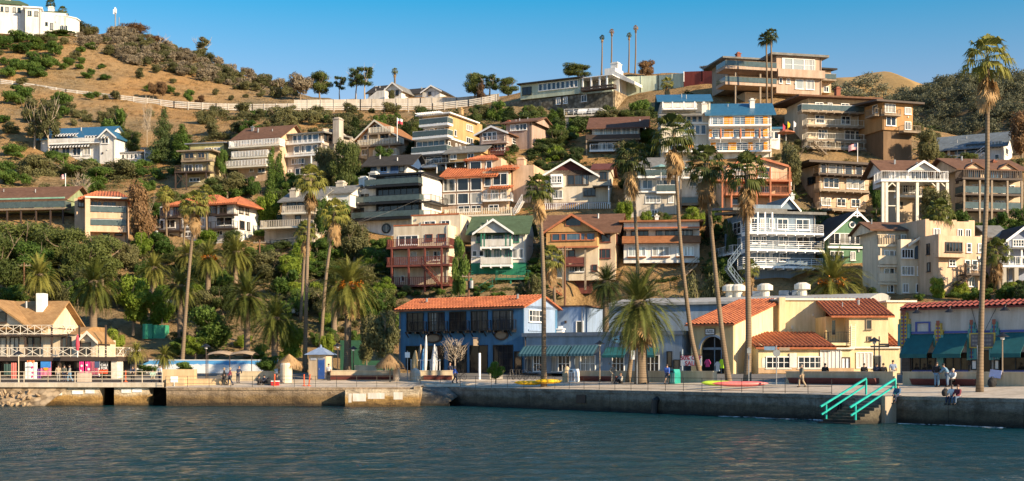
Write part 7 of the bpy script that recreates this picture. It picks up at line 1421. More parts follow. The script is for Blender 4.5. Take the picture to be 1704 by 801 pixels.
def signpost(x, d, ytop, label, plates, m=None):
    p = col(x, d); k = p.y/FPX; hgt = EYE-(ytop-CY)*k-p.z; root = empty('sign_post', p, 0, label, 'sign post'); mb = MB(); mb.tube([(0,0,-.1),(0,0,hgt)],.05,6); mb.build('pole', m or grey, root)
    for (dx, y, w_, h_, mt, rd) in plates:
        z = EYE-(y-CY)*k-p.z; mb = MB()
        if rd: mb.tube([(dx,-.06,z),(dx,-.1,z)],w_/2,14)
        else: mb.box(dx-w_/2,dx+w_/2,-.1,-.06,z-h_/2,z+h_/2)
        mb.build('sign_plate', mt, root)
gm = plain('grey_sign',(0.2,0.22,0.23),.5)
signpost(1292,7.0,575,'grey sign post with a round disc and street plates before the cafe windows',[(0,588,.6,.6,gm,1),(-.55,580,.9,.3,plain('blue_sign',(0.12,0.2,0.3),.5),0),(.62,581,.85,.25,wood,0)]); signpost(1463,11,560,'dark post with stacked street plates beside the cafe lamp',[(.35,577,.8,.14,black,0),(.35,573.5,.8,.14,black,0),(-.35,577,.7,.14,black,0)],black); signpost(1627,7.6,575,'thin white pole strapped beside the far right palm',[],trim); signpost(1060,5.5,580,'thin pole with a white pennant between the two promenade palms',[(-.35,591,.35,.8,trim,0)],grey); signpost(678,7.5,584,'pole with a small white sign left of the surfboards',[(0,591,.5,.55,trim,0)],grey); signpost(1246,6.0,578,'thin pole with a small plate in front of the thick palm trunk',[(0,584,.3,.4,gm,0)],grey)
mb = MB(); mb.tube([(0,0,-.1),(0,0,2.7)],.13,10); solid('bollard_post', mb, trim, 'thick white post before the dark blue doors left of the planter', 'post', col(798,9.5))
# litter bins
def bin_(x, d, m, m2, label):
    p = col(x, d); root = empty('litter_bin', p, SHORE, label, 'litter bin'); mb = MB(); mb.prism([(-.42,-.35,0),(.42,-.35,0),(.42,-.35,.95),(.3,-.35,1.25),(-.3,-.35,1.25),(-.42,-.35,.95)],(0,.7,0)); mb.build('bin_body', m, root)
    mb = MB()
    for a in (-.36,-.12,.12,.3): mb.box(a,a+.1,-.37,-.352,.1,.9)
    mb.build('bin_slats', m2, root); mb = MB(); mb.box(-.22,.22,-.375,-.352,.98,1.12); mb.build('bin_opening', black, root)
bin_(1122,6.8,plain('teal_plastic',(0.01,0.27,0.22),.4),plain('teal_light',(0.25,0.45,0.40),.5),'teal litter bin beside the man in the blue jacket'); bin_(955,7.0,trim,plain('rust_slats',(0.28,0.14,0.09),.6),'white litter bin with rust coloured slats')
# kayaks
def kayak(x0, x1, d, m, label, lift=0.0, tilt=0.0):
    a, b = col(x0, d), col(x1, d); L = max(2.6, abs(x1-x0)*a.y/FPX*1.0); c = (a+b)/2; root = empty('kayak', (c.x,c.y,c.z), math.atan2(b.y-a.y,b.x-a.x)*-.12, label, 'kayak'); mb = MB(); n = 16; k = 10; vs = []
    for i in range(n+1):
        t = i/n*2-1; w_ = .37*(1-abs(t)**2.6)+.01; zc = .16+.26*abs(t)**3; hh = .42*(1-abs(t)**3.5)+.03
        for j in range(k): an = 2*math.pi*j/k; vs.append((t*L/2, w_*math.cos(an), zc+hh*.5+hh*.5*math.sin(an)+lift))
    mb.add(vs, [(i*k+j, i*k+(j+1)%k, (i+1)*k+(j+1)%k, (i+1)*k+j) for i in range(n) for j in range(k)]); mb.build('hull', m, root, True)
    mb = MB(); mb.lathe([(.30,.0),(.33,.05),(.25,.06)],(0,0,0),12); o = mb.build('cockpit', black, root); o.location = (0,0,.30+lift); o.scale = (1.6,.8,1)
ky = plain('kayak_yellow',(0.90,0.52,0.01),.35); kayak(856,908,1.3,ky,'yellow kayak lying nearest the railing'); kayak(896,931,2.0,ky,'yellow kayak lying behind the first one against the palm foot',.1)
kayak(1172,1214,3.4,plain('kayak_lime',(0.45,0.62,0.05),.35),'lime green kayak lying left under the pink one'); kayak(1186,1280,3.0,plain('kayak_pink',(0.70,0.16,0.15),.35),'long pink red kayak lying before the thick palm')
def board(x, yb, yt, w_, d, m, label, lean=0.06):
    p = col(x, d); k = p.y/FPX; hgt = (yb-yt)*k; mb = MB(); n = 12; vs = []; 
    for i in range(n+1):
        t = i/n; ww = w_/2*math.sin(math.pi*min(max(t*.92+.06,0),1))**.55*(1-t*.25); z = t*hgt
        for dx, dy in ((-ww,0),(0,-.07),(ww,0),(0,.05)): vs.append((dx+lean*z, dy+.12*t*t, z))
    mb.add(vs, [(i*4+j, i*4+(j+1)%4, (i+1)*4+(j+1)%4, (i+1)*4+j) for i in range(n) for j in range(4)]); mb.add([vs[0],vs[1],vs[2],vs[3]],[(0,1,2,3)]); o = solid('standing_board', mb, m, label, 'surfboard', (p.x,p.y,p.z+.4), 0, None, True)
silver = plain('silver_board',(0.55,0.56,0.58),.3)
board(689,624,583,.75,10.2,plain('tan_board',(0.52,0.36,0.17),.5),'short tan board standing at the left of the rack'); board(695,618,568,.6,10.8,wood,'brown board standing behind the tan one',.1); board(702,618,575,.42,10.6,plain('blue_board',(0.05,0.25,0.55),.35),'bright blue board standing beside the tall silver one'); board(707,624,558,.48,10.2,silver,'tallest silver kayak standing upright in the rack',.03); board(720,624,573,.55,10.2,silver,'shorter silver board at the right end of the rack'); board(725,624,577,.45,10.4,plain('grey_board',(0.4,0.41,0.42),.4),'grey white board leaning on the shorter silver one',.02)
p = col(684,10.6); mb = MB(); Lr = col(732,10.6).x-p.x
for z in (.5,1.9): mb.bar((0,0,z),(Lr,0,z),.04)
for i in range(4): mb.bar((Lr*i/3,0,-.1),(Lr*i/3,0,2.0),.045)
solid('board_rack', mb, trim, 'white rack holding the upright boards', 'rack', p)
# square planter under the clipped shrub
p = col(826,9.6); mb = MB(); mb.prism([(-.65,-.65,0),(.65,-.65,0),(.75,-.75,1.1),(-.75,-.75,1.1)],(0,1.4,0)); solid('square_planter', mb, concrete, 'square concrete planter holding the clipped green shrub', 'planter', p)
# stairs to the water with teal rails
teal = plain('teal_handrail',(0.0,0.36,0.30),.45)
s0 = Q0+UL*48.2; s1 = Q0+UL*50.9; ST = empty('water_stairs', (s0.x,s0.y,0), SHORE, 'concrete stairs running down from the dark sea wall into the water', 'stairs'); mb = MB(); n = 9; run = 4.4
for i in range(n): mb.box(.0,2.7,-run*(i+1)/n,-run*i/n-.0 if i else -.01,-1.5,1.78-(i+1)*.19)
mb.build('steps', qb, ST); mb = MB(); mb.box(2.703,3.0,-1.2,-.01,-1,1.78); mb.build('side_block', W('stair_block',(0.40,0.33,0.25)), ST)
for k, (u_, lb) in enumerate(((.12,'left teal handrail of the water stairs'),(2.55,'right teal handrail of the water stairs'))):
    mb = MB(); a = Vector((u_,.5,1.8)); b = Vector((u_,-run*.95,.15))
    mb.bar(a+Vector((0,0,1.15)), b+Vector((0,-.1,.95)), .085); mb.bar(a+Vector((0,-.2,.62)), b+Vector((0,0,.42)), .075)
    for t in (0.0,.9): p_ = a.lerp(b,t); mb.bar(p_+Vector((0,0,-.1)), p_+Vector((0,0,1.1-.2*t)), .075)
    solid('teal_handrail', mb, teal, lb, 'handrail', (s0.x,s0.y,0), SHORE)
mb = MB(); mb.tube([(0,0,.0),(0,-.12,.0)],.5,14); mb.tube([(0,-.12,0),(0,-.2,0)],.32,12)
p = Q0+UL*46.2-NL*.1; solid('tyre_fender', mb, black, 'black tyre fender hanging on the dark wall left of the teal rails', 'fender', (p.x,p.y,.95), SHORE)
for i, t in enumerate((18.5,)): p = Q0+UL*t-NL*.06; mb = MB(); mb.box(-.6,.6,-.05,.0,-.35,.35); solid('drain_flap', mb, black, 'black drain flap on the dark wall below the yellow kayaks', 'drain', (p.x,p.y,1.0), SHORE)
p = Q0+UL*28-NL*.02; mb = MB(); mb.tube([(0,0,.5),(0,-.25,.45),(0,-.3,-.6)],.28,10); solid('drain_pipe', mb, black, 'dark drain pipe on the sea wall below the grey jacketed person', 'pipe', (p.x,p.y,.6), SHORE)
# cones, cooler, bags
orange = plain('safety_orange',(0.75,0.10,0.02),.5)
for x, d, lb in ((457,1.6,'orange delineator post beside the red cooler'),(506,1.4,'left orange post of the leaning pair before the kiosk'),(514,1.5,'right leaning orange post before the kiosk'),(209,0,'orange post on the pier walkway')):
    p = col(x, d) if d else Vector((XY(x,134),134,2.25)); mb = MB(); mb.tube([(0,0,0),(0,0,.06)],.2,8); mb.tube([(0,0,.06),(.12 if x == 514 else 0,0,1.15)],.06,8); solid('safety_post', mb, orange, lb, 'safety post', p)
p = col(458,2.2); mb = MB(); mb.box(-.38,.38,-.2,.2,0,.36); o = solid('cooler_box', mb, plain('cooler_red',(0.55,0.02,0.03),.4), 'red cooler box with white lid', 'cooler', p); mb = MB(); mb.box(-.4,.4,-.22,.22,.363,.46); mb.build('lid', trim, o)
def bag(p, s, m, label):
    bm = bmesh.new(); bmesh.ops.create_icosphere(bm, subdivisions=3, radius=1)
    for v in bm.verts: v.co *= 1+.12*noise.noise(v.co*2.2); v.co = Vector((v.co.x*.26, v.co.y*.18, max(v.co.z, -.75)*.32+.24))*s
    me = bpy.data.meshes.new('bag'); bm.to_mesh(me); bm.free(); me.materials.append(m); o = bpy.data.objects.new('bag', me); COL.objects.link(o); o.location = p; tag(o, label, 'bag'); mb = MB(); mb.tube([(-.1*s,0,.45*s),(-.06*s,0,.6*s),(.06*s,0,.6*s),(.1*s,0,.45*s)],.02,5); mb.build('strap', m, o)
bkm = plain('black_fabric',(0.012,0.012,0.014),.8)
bag(col(1651,7.5),1.2,bkm,'black backpack standing against the low wall right of the tall palm'); bag(col(1573,.55),.9,bkm,'black bag on the quay edge beside the man in the white shirt'); bag(col(448,3.0),1.3,bkm,'black duffel bag on the plaza near the red cooler')
mb = MB(); mb.box(-.45,.45,-.02,.02,-.28,.28); p = col(1656,8.2); o = solid('lavender_cloth', mb, plain('lavender_cloth',(0.50,0.50,0.72),.8), 'pale lavender cloth hanging over the low wall', 'cloth', (p.x-.02*NL.x,p.y-.1,p.z+.85), SHORE); o.rotation_euler = (R(-12),R(6),SHORE)
# textiles hung in the pier shops
def towel(x0, x1, yt, yb, m, label, parts=()):
    Y = 138.6; a = P(x0, yt, Y); b = P(x1, yb, Y); w_ = b.x-a.x; hh = a.z-b.z; mb = MB(); n = 8; vs = []
    for j in range(2):
        for i in range(n+1): vs.append((w_*i/n, .03*math.sin(i*1.7), -hh*j))
    mb.add(vs, [(i, i+1, n+2+i, n+1+i) for i in range(n)]); mb.add([(v[0],v[1]+.03,v[2]) for v in vs], [(i+n+1, n+2+i, i+1, i) for i in range(n)]); o = solid('hanging_towel', mb, m, label, 'textile', a)
    for nm, u0, u1, v0, v1, mt, rd in parts:
        mb = MB()
        if rd: mb.tube([(w_*u0,-.06,-hh*v0),(w_*u0,-.045,-hh*v0)],w_*u1,14)
        else: mb.box(w_*u0,w_*u1,-.07,-.045,-hh*v1,-hh*v0)
        mb.build(nm, mt, o)
    return o, w_, hh
pk = plain('hot_pink_cloth',(0.62,0.03,0.20),.8); wc = plain('white_cloth',(0.72,0.70,0.68),.8); nv = plain('navy_cloth',(0.05,0.08,0.16),.8); rc = plain('red_cloth',(0.50,0.05,0.08),.8)
towel(68,85,602,626,plain('pink_sea_cloth',(0.60,0.16,0.25),.8),'bright towel with an orange sun over pink water',[('blue_sky',0,1,0,.42,plain('sky_blue_cloth',(0.03,0.20,0.55),.8),0),('orange_sun',.5,.24,.45,0,plain('sun_orange_cloth',(0.85,0.30,0.01),.8),1)])
towel(150,166,602,627,wc,'towel printed like a striped flag with blue corner',[('stripe',.07+i*.15,.14+i*.15,.0 if i < 3 else .42,1,rc,0) for i in range(6)]+[('blue_corner',.48,1,0,.41,nv,0)])
o, w_, hh = towel(167,180,602,619,plain('black_cloth',(0.02,0.02,0.02),.8),'black towel with bold white lettering'); letters('CALI\nFOR', .36, trim, o, (w_/2,-.05,-hh*.5),(R(90),0,0),.004)
towel(132,139,602,622,pk,'narrow hot pink towel left of the flag towel',[('flower',.6,.28,.35,0,wc,1),('flower',.4,.22,.75,0,wc,1)]); towel(142,151,602,625,pk,'wide hot pink flowered towel beside the flag towel',[('flower',.3,.2,.25,0,wc,1),('flower',.65,.25,.55,0,wc,1),('flower',.35,.2,.85,0,wc,1)])
towel(42,62,603,631,wc,'white patterned sheet hanging in the shop',[('flower',.6,.09,.3,0,pk,1),('flower',.65,.08,.6,0,pk,1),('flower',.6,.08,.85,0,pk,1),('grey_mark',.1,.5,.25,.3,grey,0)]); towel(19,27,604,634,plain('coral_cloth',(0.60,0.16,0.13),.8),'coral pink towel near the left end'); towel(7,18,606,624,plain('dark_green_cloth',(0.03,0.07,0.06),.8),'dark green clothes rail bundle'); towel(60,68,614,631,plain('purple_cloth',(0.13,0.04,0.18),.8),'purple towel below the white sheet'); towel(45,57,600,604,plain('orange_sign',(0.65,0.16,0.04),.6),'orange shop sign above the white sheet')
for x, y, lb in ((172,617,'orange red box on the shop table beside the lettered towel'),): p = P(x, 622, 137.5); mb = MB(); mb.box(-.38,.38,-.3,.3,0,.42); solid('shop_box', mb, plain('orange_red_box',(0.62,0.07,0.02),.5), lb, 'box', p)
p = P(128,636,134); mb = MB(); mb.box(-.0,1.35,0,.5,0,.95)
for z in (.3,.6): mb.box(-.02,1.37,-.02,0,z,z+.02)
solid('slatted_crate', mb, W('pale_crate_wood',(0.62,0.52,0.42),'slats'), 'pale slatted crate counter on the boardwalk', 'crate', p)
# ---------------------------------------------------------------- park, poles, flags, cars
p = ray(240,560); mb = MB(); k = p.y/FPX; mb.box(0,34*k,0,2.2,-.3,19*k); mb.box(-.1,14*k,-.4,-.003,-.3,20.5*k); solid('green_shed', mb, plain('green_shed_paint',(0.04,0.30,0.17),.6), 'mint green shed in the park above the clipped trees', 'shed', p)
p = P(566,612,150); p.z = terr(p.x,p.y); mb = MB(); mb.box(0,2.2,0,2.5,-.2,3.6); mb.box(2.203,6,.4,2.5,-.2,1.3); solid('green_booth', mb, plain('dark_green_booth',(0.012,0.07,0.035),.6), 'dark green booth behind the fruiting date palm', 'booth', p)
def utility(x, yb, yt, label, trans=False, Y=None):
    p = ray(x, yb) if not Y else P(x, yb, Y); k = p.y/FPX; hgt = (yb-yt)*k; root = empty('utility_pole', p, 0, label, 'utility pole'); mb = MB(); mb.tube([(0,0,-1),(0,0,hgt)],[.16,.11],8); mb.build('pole', W('pole_wood',(0.19,0.095,0.055)), root); mb = MB(); mb.box(-.9,.9,-.06,.06,hgt-.5,hgt-.36); 
    for a in (-.8,-.3,.3,.8): mb.tube([(a,0,hgt-.36),(a,0,hgt-.2)],.05,6)
    mb.build('crossarm', wood, root)
    if trans: mb = MB(); mb.tube([(.35,-.25,hgt-2.0),(.35,-.25,hgt-1.0)],.28,10); mb.build('transformer', grey, root)
    return p+Vector((0,0,hgt-.25))
u1p = utility(432,470,401,'tall brown utility pole with wires left of the tall kiosk palms'); u2p = utility(257,430,380,'utility pole with grey transformer by the brown cypress',True); u3p = utility(40,505,440,'wooden pole above the chalet shops'); u4p = utility(940,512,410,'utility pole in front of the ochre gabled house',False,172); u5p = utility(1607,503,438,'brown pole below the adobe stairs',False,158); u6p = utility(780,500,455,'short pole with grey transformer below the sea green base',True,176)
def wire(a, b, sag, label):
    a = Vector(a); b = Vector(b); mb = MB(); mb.tube([a.lerp(b,i/12)-a-Vector((0,0,sag*4*(i/12)*(1-i/12))) for i in range(13)], .013, 4); solid('overhead_wire', mb, black, label, 'wire', a)
wire(u1p, P(700,330,206), 1.2, 'overhead wire from the tall brown pole up to the black house'); wire(u1p+Vector((.6,0,0)), u6p, 2.0, 'overhead wire from the tall brown pole to the short pole by the sea green house'); wire(u1p-Vector((.6,0,0)), u2p, 1.0, 'overhead wire between the tall brown pole and the transformer pole'); wire(u6p, u4p, 1.0, 'overhead wire from the sea green house to the ochre house pole'); wire(u1p, P(640,345,205), 1.6, 'second wire rising from the tall brown pole to the black house')
def flag(x, yb, yt, fw, fh, label, Y, kind='us', side=-1):
    p = P(x, yb, Y); k = Y/FPX; hgt = (yb-yt)*k; root = empty('flag_pole', p, 0, label, 'flag pole'); mb = MB(); mb.tube([(0,0,-1),(0,0,hgt)],.06,6); mb.build('pole', trim, root); w_, h_ = fw*k, fh*k
    def sheet(u0, u1, v0, v1, m, nm, par, y_=0, n=8):
        mb = MB(); vs = []
        for j in range(2):
            for i in range(n+1): t = u0+(u1-u0)*i/n; vs.append((side*w_*t, .12*math.sin(t*7)+y_, hgt-.1-h_*(v0 if j == 0 else v1)-.25*w_*t*t))
        mb.add(vs, [(i, i+1, n+2+i, n+1+i) for i in range(n)]); return mb.build(nm, m, par)
    f = sheet(0,1,0,1,wc,'flag_cloth',root)
    if kind == 'us':
        for i in range(7): sheet(0,1,i*2/13,(i*2+1)/13,rc,'stripe',f,-.015)
        sheet(0,.42,0,.54,nv,'blue_corner',f,-.03)
    else: sheet(0,1,.5,1,rc,'red_half',f,-.015)
flag(1427,285,238,15,10,'pole with a striped flag before the tan apartment balconies',212); flag(109,345,289,8,8,'pole with a small striped flag above the long green house',205); flag(661,226,196,9,9,'white pole with a red and white flag beside the chalet',234,'rw',1)
for x, y, m_, lb in ((1303,212,rc,'red pennant on the terrace right of the hotel'),(1311,208,ky,'yellow pennant on the terrace right of the hotel'),(1321,207,wc,'white pennant on the terrace right of the hotel')):
    p = P(x, y+14, 212); mb = MB(); mb.tube([(0,0,0),(0,0,1.9)],.04,6); mb.prism([(0.04,0,1.85),(.04,0,.9),(.32,0,.95),(.4,0,1.5)],(0,.02,0)); solid('pennant', mb, m_, lb, 'flag', p)
def parasol(x, y, Y, r_, m, label, closed=False):
    p = P(x, y, Y); root = empty('parasol', p-Vector((0,0,2.3)), 0, label, 'parasol'); mb = MB(); mb.tube([(0,0,0),(0,0,2.4)],.04,6); mb.build('pole', trim, root); mb = MB(); mb.lathe([(r_,1.85),(r_*.98,1.95),(r_*.5,2.2),(.05,2.45)] if not closed else [(.12,.7),(.22,1.2),(.16,2.0),(.04,2.4)],(0,0,0),10); mb.build('canopy', m, root)
ptl = plain('pale_teal_canvas',(0.20,0.36,0.34),.8); parasol(1100,275,196,1.5,ptl,'pale teal parasol on the left of the grey white terrace'); parasol(1129,276,197,1.3,ptl,'pale teal parasol on the right of the grey white terrace'); parasol(1308,217,211,1.5,orangewood,'orange parasol on the terrace right of the hotel'); parasol(129,558,137.5,1,rc,'closed red parasol on the chalet balcony',True)
for x in (1199,1232,1264): parasol(x,214,214.2,1,orangewood,{1199:'left',1232:'middle',1264:'right'}[x]+' closed orange parasol on the hotel balcony',True)
p = ray(192,46,300); p = P(192,46,392); root = empty('radio_mast', p, 0, 'slim radio mast with white panel antennas on the left ridge', 'radio mast'); mb = MB(); mb.tube([(0,0,-4),(0,0,5.8)],.22,6); mb.tube([(1.1,0,-4),(1.1,0,3.0)],.12,6); mb.build('mast', grey, root)
for a, z in ((-.4,4.8),(.3,5.0),(.0,5.4)): mb = MB(); mb.box(a-.18,a+.18,-.35,-.23,z-.9,z+.5); mb.build('antenna_panel', trim, root)
def car(p, rz, m, label, group=None):
    root = empty('parked_car', p, rz, label, 'car', group); mb = MB()
    prof = [(-2.1,.35),(-2.15,.75),(-1.95,.92),(-1.2,1.0),(-.65,1.42),(.65,1.45),(1.35,1.02),(1.95,.95),(2.12,.8),(2.1,.35)]; mb.prism([(a,-.85,z) for a,z in prof],(0,1.7,0)); mb.build('body', m, root)
    mb = MB(); w_ = [(-1.1,1.02),(-.62,1.36),(.6,1.39),(1.18,1.04)]
    for y in (-.862,.85): mb.prism([(a,y,z) for a,z in w_],(0,.012,0))
    mb.build('window', GB, root)
    for a in (-1.3,1.3):
        for y in (-.87,.67): mb = MB(); mb.tube([(a,y,.33),(a,y+.2,.33)],.33,14); w = mb.build('wheel', black, root); mb = MB(); mb.tube([(a,y-.02,.33),(a,y+.22,.33)],.19,10); mb.build('rim', grey, w)
    for y in (-.6,.45): mb = MB(); mb.box(-2.16,-2.1,y,y+.22,.66,.8); mb.build('headlight', trim, root)
cw = plain('white_car_paint',(0.7,0.7,0.7),.25); cd = plain('dark_car_paint',(0.03,0.04,0.05),.25); cs = plain('silver_car_paint',(0.42,0.44,0.46),.25)
for x, y, m_, rz, lb in ((293,522,cd,.2,'dark car parked in the park left of the mural palm'),(325,520,cw,.1,'white car parked behind the shade tree'),(478,526,cw,.3,'white car parked behind the kiosk palms'),(258,516,cs,.1,'silver car parked behind the bright green park tree'),(593,526,cw,-.2,'white car parked right of the fruiting date palm')):
    p = ray(x, y); car(p, rz, m_, lb)
for x, m_, lb in ((955,cd,'dark car on the raised parking deck'),(972,cw,'white car on the raised parking deck'),(990,cs,'silver car at the right of the raised parking deck')):
    p = P(x, 190, 240.4+ (1000-x)*.03); p.y += 2.2; p.z = EYE-(190-CY)/FPX*240+.02; car(p, 1.4, m_, lb)
# ---------------------------------------------------------------- people
SKIN = plain('skin',(0.42,0.25,0.17),.55,var=.1)
def skin_mesh(name, V_, E, rad, m, parent, rootv=0):
    me = bpy.data.meshes.new(name); me.from_pydata([tuple(v) for v in V_], E, []); me.materials.append(m); o = bpy.data.objects.new(name, me); COL.objects.link(o); o.parent = parent
    o.modifiers.new('skin', 'SKIN').use_smooth_shade = True; 
    if not me.skin_vertices: me.attributes.new('skin_vertices', 'FLOAT', 'POINT') if False else None
    for i, r_ in enumerate(rad):
        if me.skin_vertices: me.skin_vertices[0].data[i].radius = r_ if isinstance(r_, tuple) else (r_, r_)
    if me.skin_vertices: me.skin_vertices[0].data[rootv].use_root = True
    s = o.modifiers.new('sub', 'SUBSURF'); s.levels = 2; s.render_levels = 2; return o
POSE = {
 'stand': dict(), 'walk': dict(kl=(-.09,-.18,.50),al=(-.09,-.16,.09),kr=(.09,.06,.50),ar=(.09,.32,.12),el=(-.26,.14,1.15),wl=(-.25,.12,.92),er=(.26,-.12,1.15),wr=(.25,-.26,.95)),
 'pocket': dict(el=(-.30,.08,1.15),wl=(-.19,-.08,.96),er=(.30,.08,1.15),wr=(.19,-.08,.96)),
 'bend': dict(sp=(0,-.04,1.12),ch=(0,-.16,1.30),ne=(0,-.26,1.42),h1=(0,-.31,1.48),h2=(0,-.35,1.56),h3=(0,-.36,1.63),sl=(-.18,-.2,1.34),sr=(.18,-.2,1.34),el=(-.22,-.38,1.15),wl=(-.14,-.52,1.02),er=(.22,-.38,1.15),wr=(.14,-.52,1.02)),
 'sit': dict(dz=-.46,kl=(-.12,-.42,.95),al=(-.12,-.44,.53),kr=(.12,-.42,.95),ar=(.12,-.44,.53),el=(-.24,-.12,1.15),wl=(-.12,-.32,1.02),er=(.24,-.12,1.15),wr=(.12,-.32,1.02)),
 'sitfloor': dict(dz=-.82,kl=(-.14,-.38,1.22),al=(-.14,-.62,.90),kr=(.14,-.38,1.22),ar=(.14,-.62,.90),el=(-.26,-.16,1.18),wl=(-.14,-.36,1.15),er=(.26,-.16,1.18),wr=(.14,-.36,1.15)),
 'bike': dict(dz=.08,sp=(0,-.06,1.14),ch=(0,-.18,1.32),ne=(0,-.26,1.44),h1=(0,-.28,1.52),h2=(0,-.30,1.60),h3=(0,-.30,1.67),sl=(-.18,-.2,1.36),sr=(.18,-.2,1.36),el=(-.24,-.38,1.18),wl=(-.2,-.56,1.06),er=(.24,-.38,1.18),wr=(.2,-.56,1.06),kl=(-.1,-.34,.66),al=(-.1,-.18,.30),kr=(.1,-.2,.52),ar=(.1,-.05,.16))}
def person(p, rz, pose, top, leg, label, hair=(0.03,0.02,0.015), sleeve=True, shorts=False, h=1.74, hat=None, shoe=None):
    J = dict(pe=(0,0,.95),sp=(0,0,1.13),ch=(0,0,1.33),ne=(0,.01,1.47),h1=(0,-.01,1.55),h2=(0,-.02,1.63),h3=(0,-.01,1.70),sl=(-.19,0,1.40),sr=(.19,0,1.40),el=(-.25,.02,1.13),wl=(-.26,-.05,.90),er=(.25,.02,1.13),wr=(.26,-.05,.90),hl=(-.10,0,.90),hr=(.10,0,.90),kl=(-.11,-.02,.50),al=(-.11,.02,.08),kr=(.11,-.02,.50),ar=(.11,.02,.08)); ps = POSE[pose]; J.update({k:v for k,v in ps.items() if k != 'dz'})
    s = h/1.78; dz = ps.get('dz', 0); J = {k: Vector(v)*s+Vector((0,0,dz*s)) for k, v in J.items()}
    J['fl'] = J['wl']+(J['wl']-J['el']).normalized()*.15*s; J['fr'] = J['wr']+(J['wr']-J['er']).normalized()*.15*s; fo = Vector((0,-.17,-.045))*s; J['tl'] = J['al']+fo; J['tr'] = J['ar']+fo
    root = empty('person', p, rz, label, 'person'); ks = list(J); ix = {k:i for i,k in enumerate(ks)}
    rad = dict(pe=(.15,.11),sp=(.13,.10),ch=(.155,.11),ne=(.058,.058),h1=(.075,.085),h2=(.078,.10),h3=(.06,.075),sl=(.07,.07),sr=(.07,.07),el=(.045,.045),wl=(.032,.032),er=(.045,.045),wr=(.032,.032),hl=(.095,.095),hr=(.095,.095),kl=(.06,.06),al=(.042,.042),kr=(.06,.06),ar=(.042,.042),fl=(.04,.022),fr=(.04,.022),tl=(.04,.03),tr=(.04,.03))
    E = [('pe','sp'),('sp','ch'),('ch','ne'),('ne','h1'),('h1','h2'),('h2','h3'),('ch','sl'),('sl','el'),('el','wl'),('wl','fl'),('ch','sr'),('sr','er'),('er','wr'),('wr','fr'),('pe','hl'),('hl','kl'),('kl','al'),('al','tl'),('pe','hr'),('hr','kr'),('kr','ar'),('ar','tr')]
    skin_mesh('body', [J[k] for k in ks], [(ix[a],ix[b]) for a,b in E], [tuple(q*s for q in rad[k]) for k in ks], SKIN, root)
    def cloth(nm, keys, edges, grow, m): i2 = {k:i for i,k in enumerate(keys)}; skin_mesh(nm, [J[k] for k in keys], [(i2[a],i2[b]) for a,b in edges], [tuple((q+grow)*s for q in rad[k]) for k in keys], m, root)
    ek = ['el','er']+(['wl','wr'] if sleeve else []); cloth('jacket' if sleeve else 'shirt', ['pe','sp','ch','sl','sr']+ek, [('pe','sp'),('sp','ch'),('ch','sl'),('ch','sr'),('sl','el'),('sr','er')]+([('el','wl'),('er','wr')] if sleeve else []), .028, top)
    lk = ['kl','kr']+([] if shorts else ['al','ar']); cloth('shorts' if shorts else 'trousers', ['pe','hl','hr']+lk, [('pe','hl'),('pe','hr'),('hl','kl'),('hr','kr')]+([] if shorts else [('kl','al'),('kr','ar')]), .022, leg)
    for a, b in (('al','tl'),('ar','tr')): skin_mesh('shoe', [J[a]+Vector((0,.04,-.03)), J[b]+Vector((0,-.03,0))], [(0,1)], [.058*s,.05*s], shoe or bkm, root)
    hm = plain('hair_%02d%02d%02d' % tuple(int(c*99) for c in hair), hair, .7); c = J['h2']; up = (J['h3']-J['h1']).normalized(); mb = MB(); vs = []; rr_ = .108*s
    for i in range(7):
        th = math.pi*.62*i/6
        for j in range(12): a = 2*math.pi*j/12; vs.append(c+Vector((rr_*.92*math.sin(th)*math.cos(a), rr_*1.12*math.sin(th)*math.sin(a)+.028*s, rr_*1.1*math.cos(th)+.035*s)))
    mb.add(vs, [(i*12+j, i*12+(j+1)%12, (i+1)*12+(j+1)%12, (i+1)*12+j) for i in range(6) for j in range(12)]); mb.build('hat' if hat else 'hair', hat or hm, root, True)
    if hat: mb = MB(); mb.lathe([(.19*s,.06*s),(.185*s,.07*s),(.09*s,.075*s)],c,14); mb.build('hat_brim', hat, root)
    mb = MB(); f = c+Vector((0,-.105*s,-.01)); mb.add([f+Vector((-.016,0,-.02)),f+Vector((.016,0,-.02)),f+Vector((0,-.025,-.018)),f+Vector((0,.004,.035))],[(0,1,2),(0,2,3),(2,1,3)]); mb.build('nose', SKIN, root)
    return root
def cl(n, c): return plain('cloth_'+n, c, .85)
jeans = cl('denim',(0.09,0.14,0.22)); dkc = cl('black',(0.012,0.012,0.015)); gryc = cl('grey',(0.24,0.23,0.21)); tanc = cl('tan',(0.36,0.28,0.19)); navy = cl('navy',(0.025,0.035,0.07)); wht = cl('white',(0.68,0.67,0.66)); blu = cl('blue',(0.06,0.14,0.50)); den = cl('denim_light',(0.14,0.25,0.36)); mar = cl('maroon',(0.15,0.025,0.04)); olv = cl('olive',(0.13,0.13,0.10))
qz = Vector((0,0,1.8))
def edge(x, off_=.12): q = col(x, off_); return Vector((q.x,q.y,1.8))
person(edge(1494)-Vector((0,0,.47)),SHORE,'sit',cl('denim_jacket',(0.05,0.11,0.20)),navy,'person in a blue denim jacket sitting alone on the quay edge')
person(edge(1584)-Vector((0,0,.47)),SHORE,'sit',wht,navy,'man in a white shirt sitting on the quay edge',sleeve=False); person(edge(1594)-Vector((0,0,.47)),SHORE,'sit',mar,jeans,'woman in a maroon cardigan sitting on the quay edge',hair=(0.06,0.02,0.01))
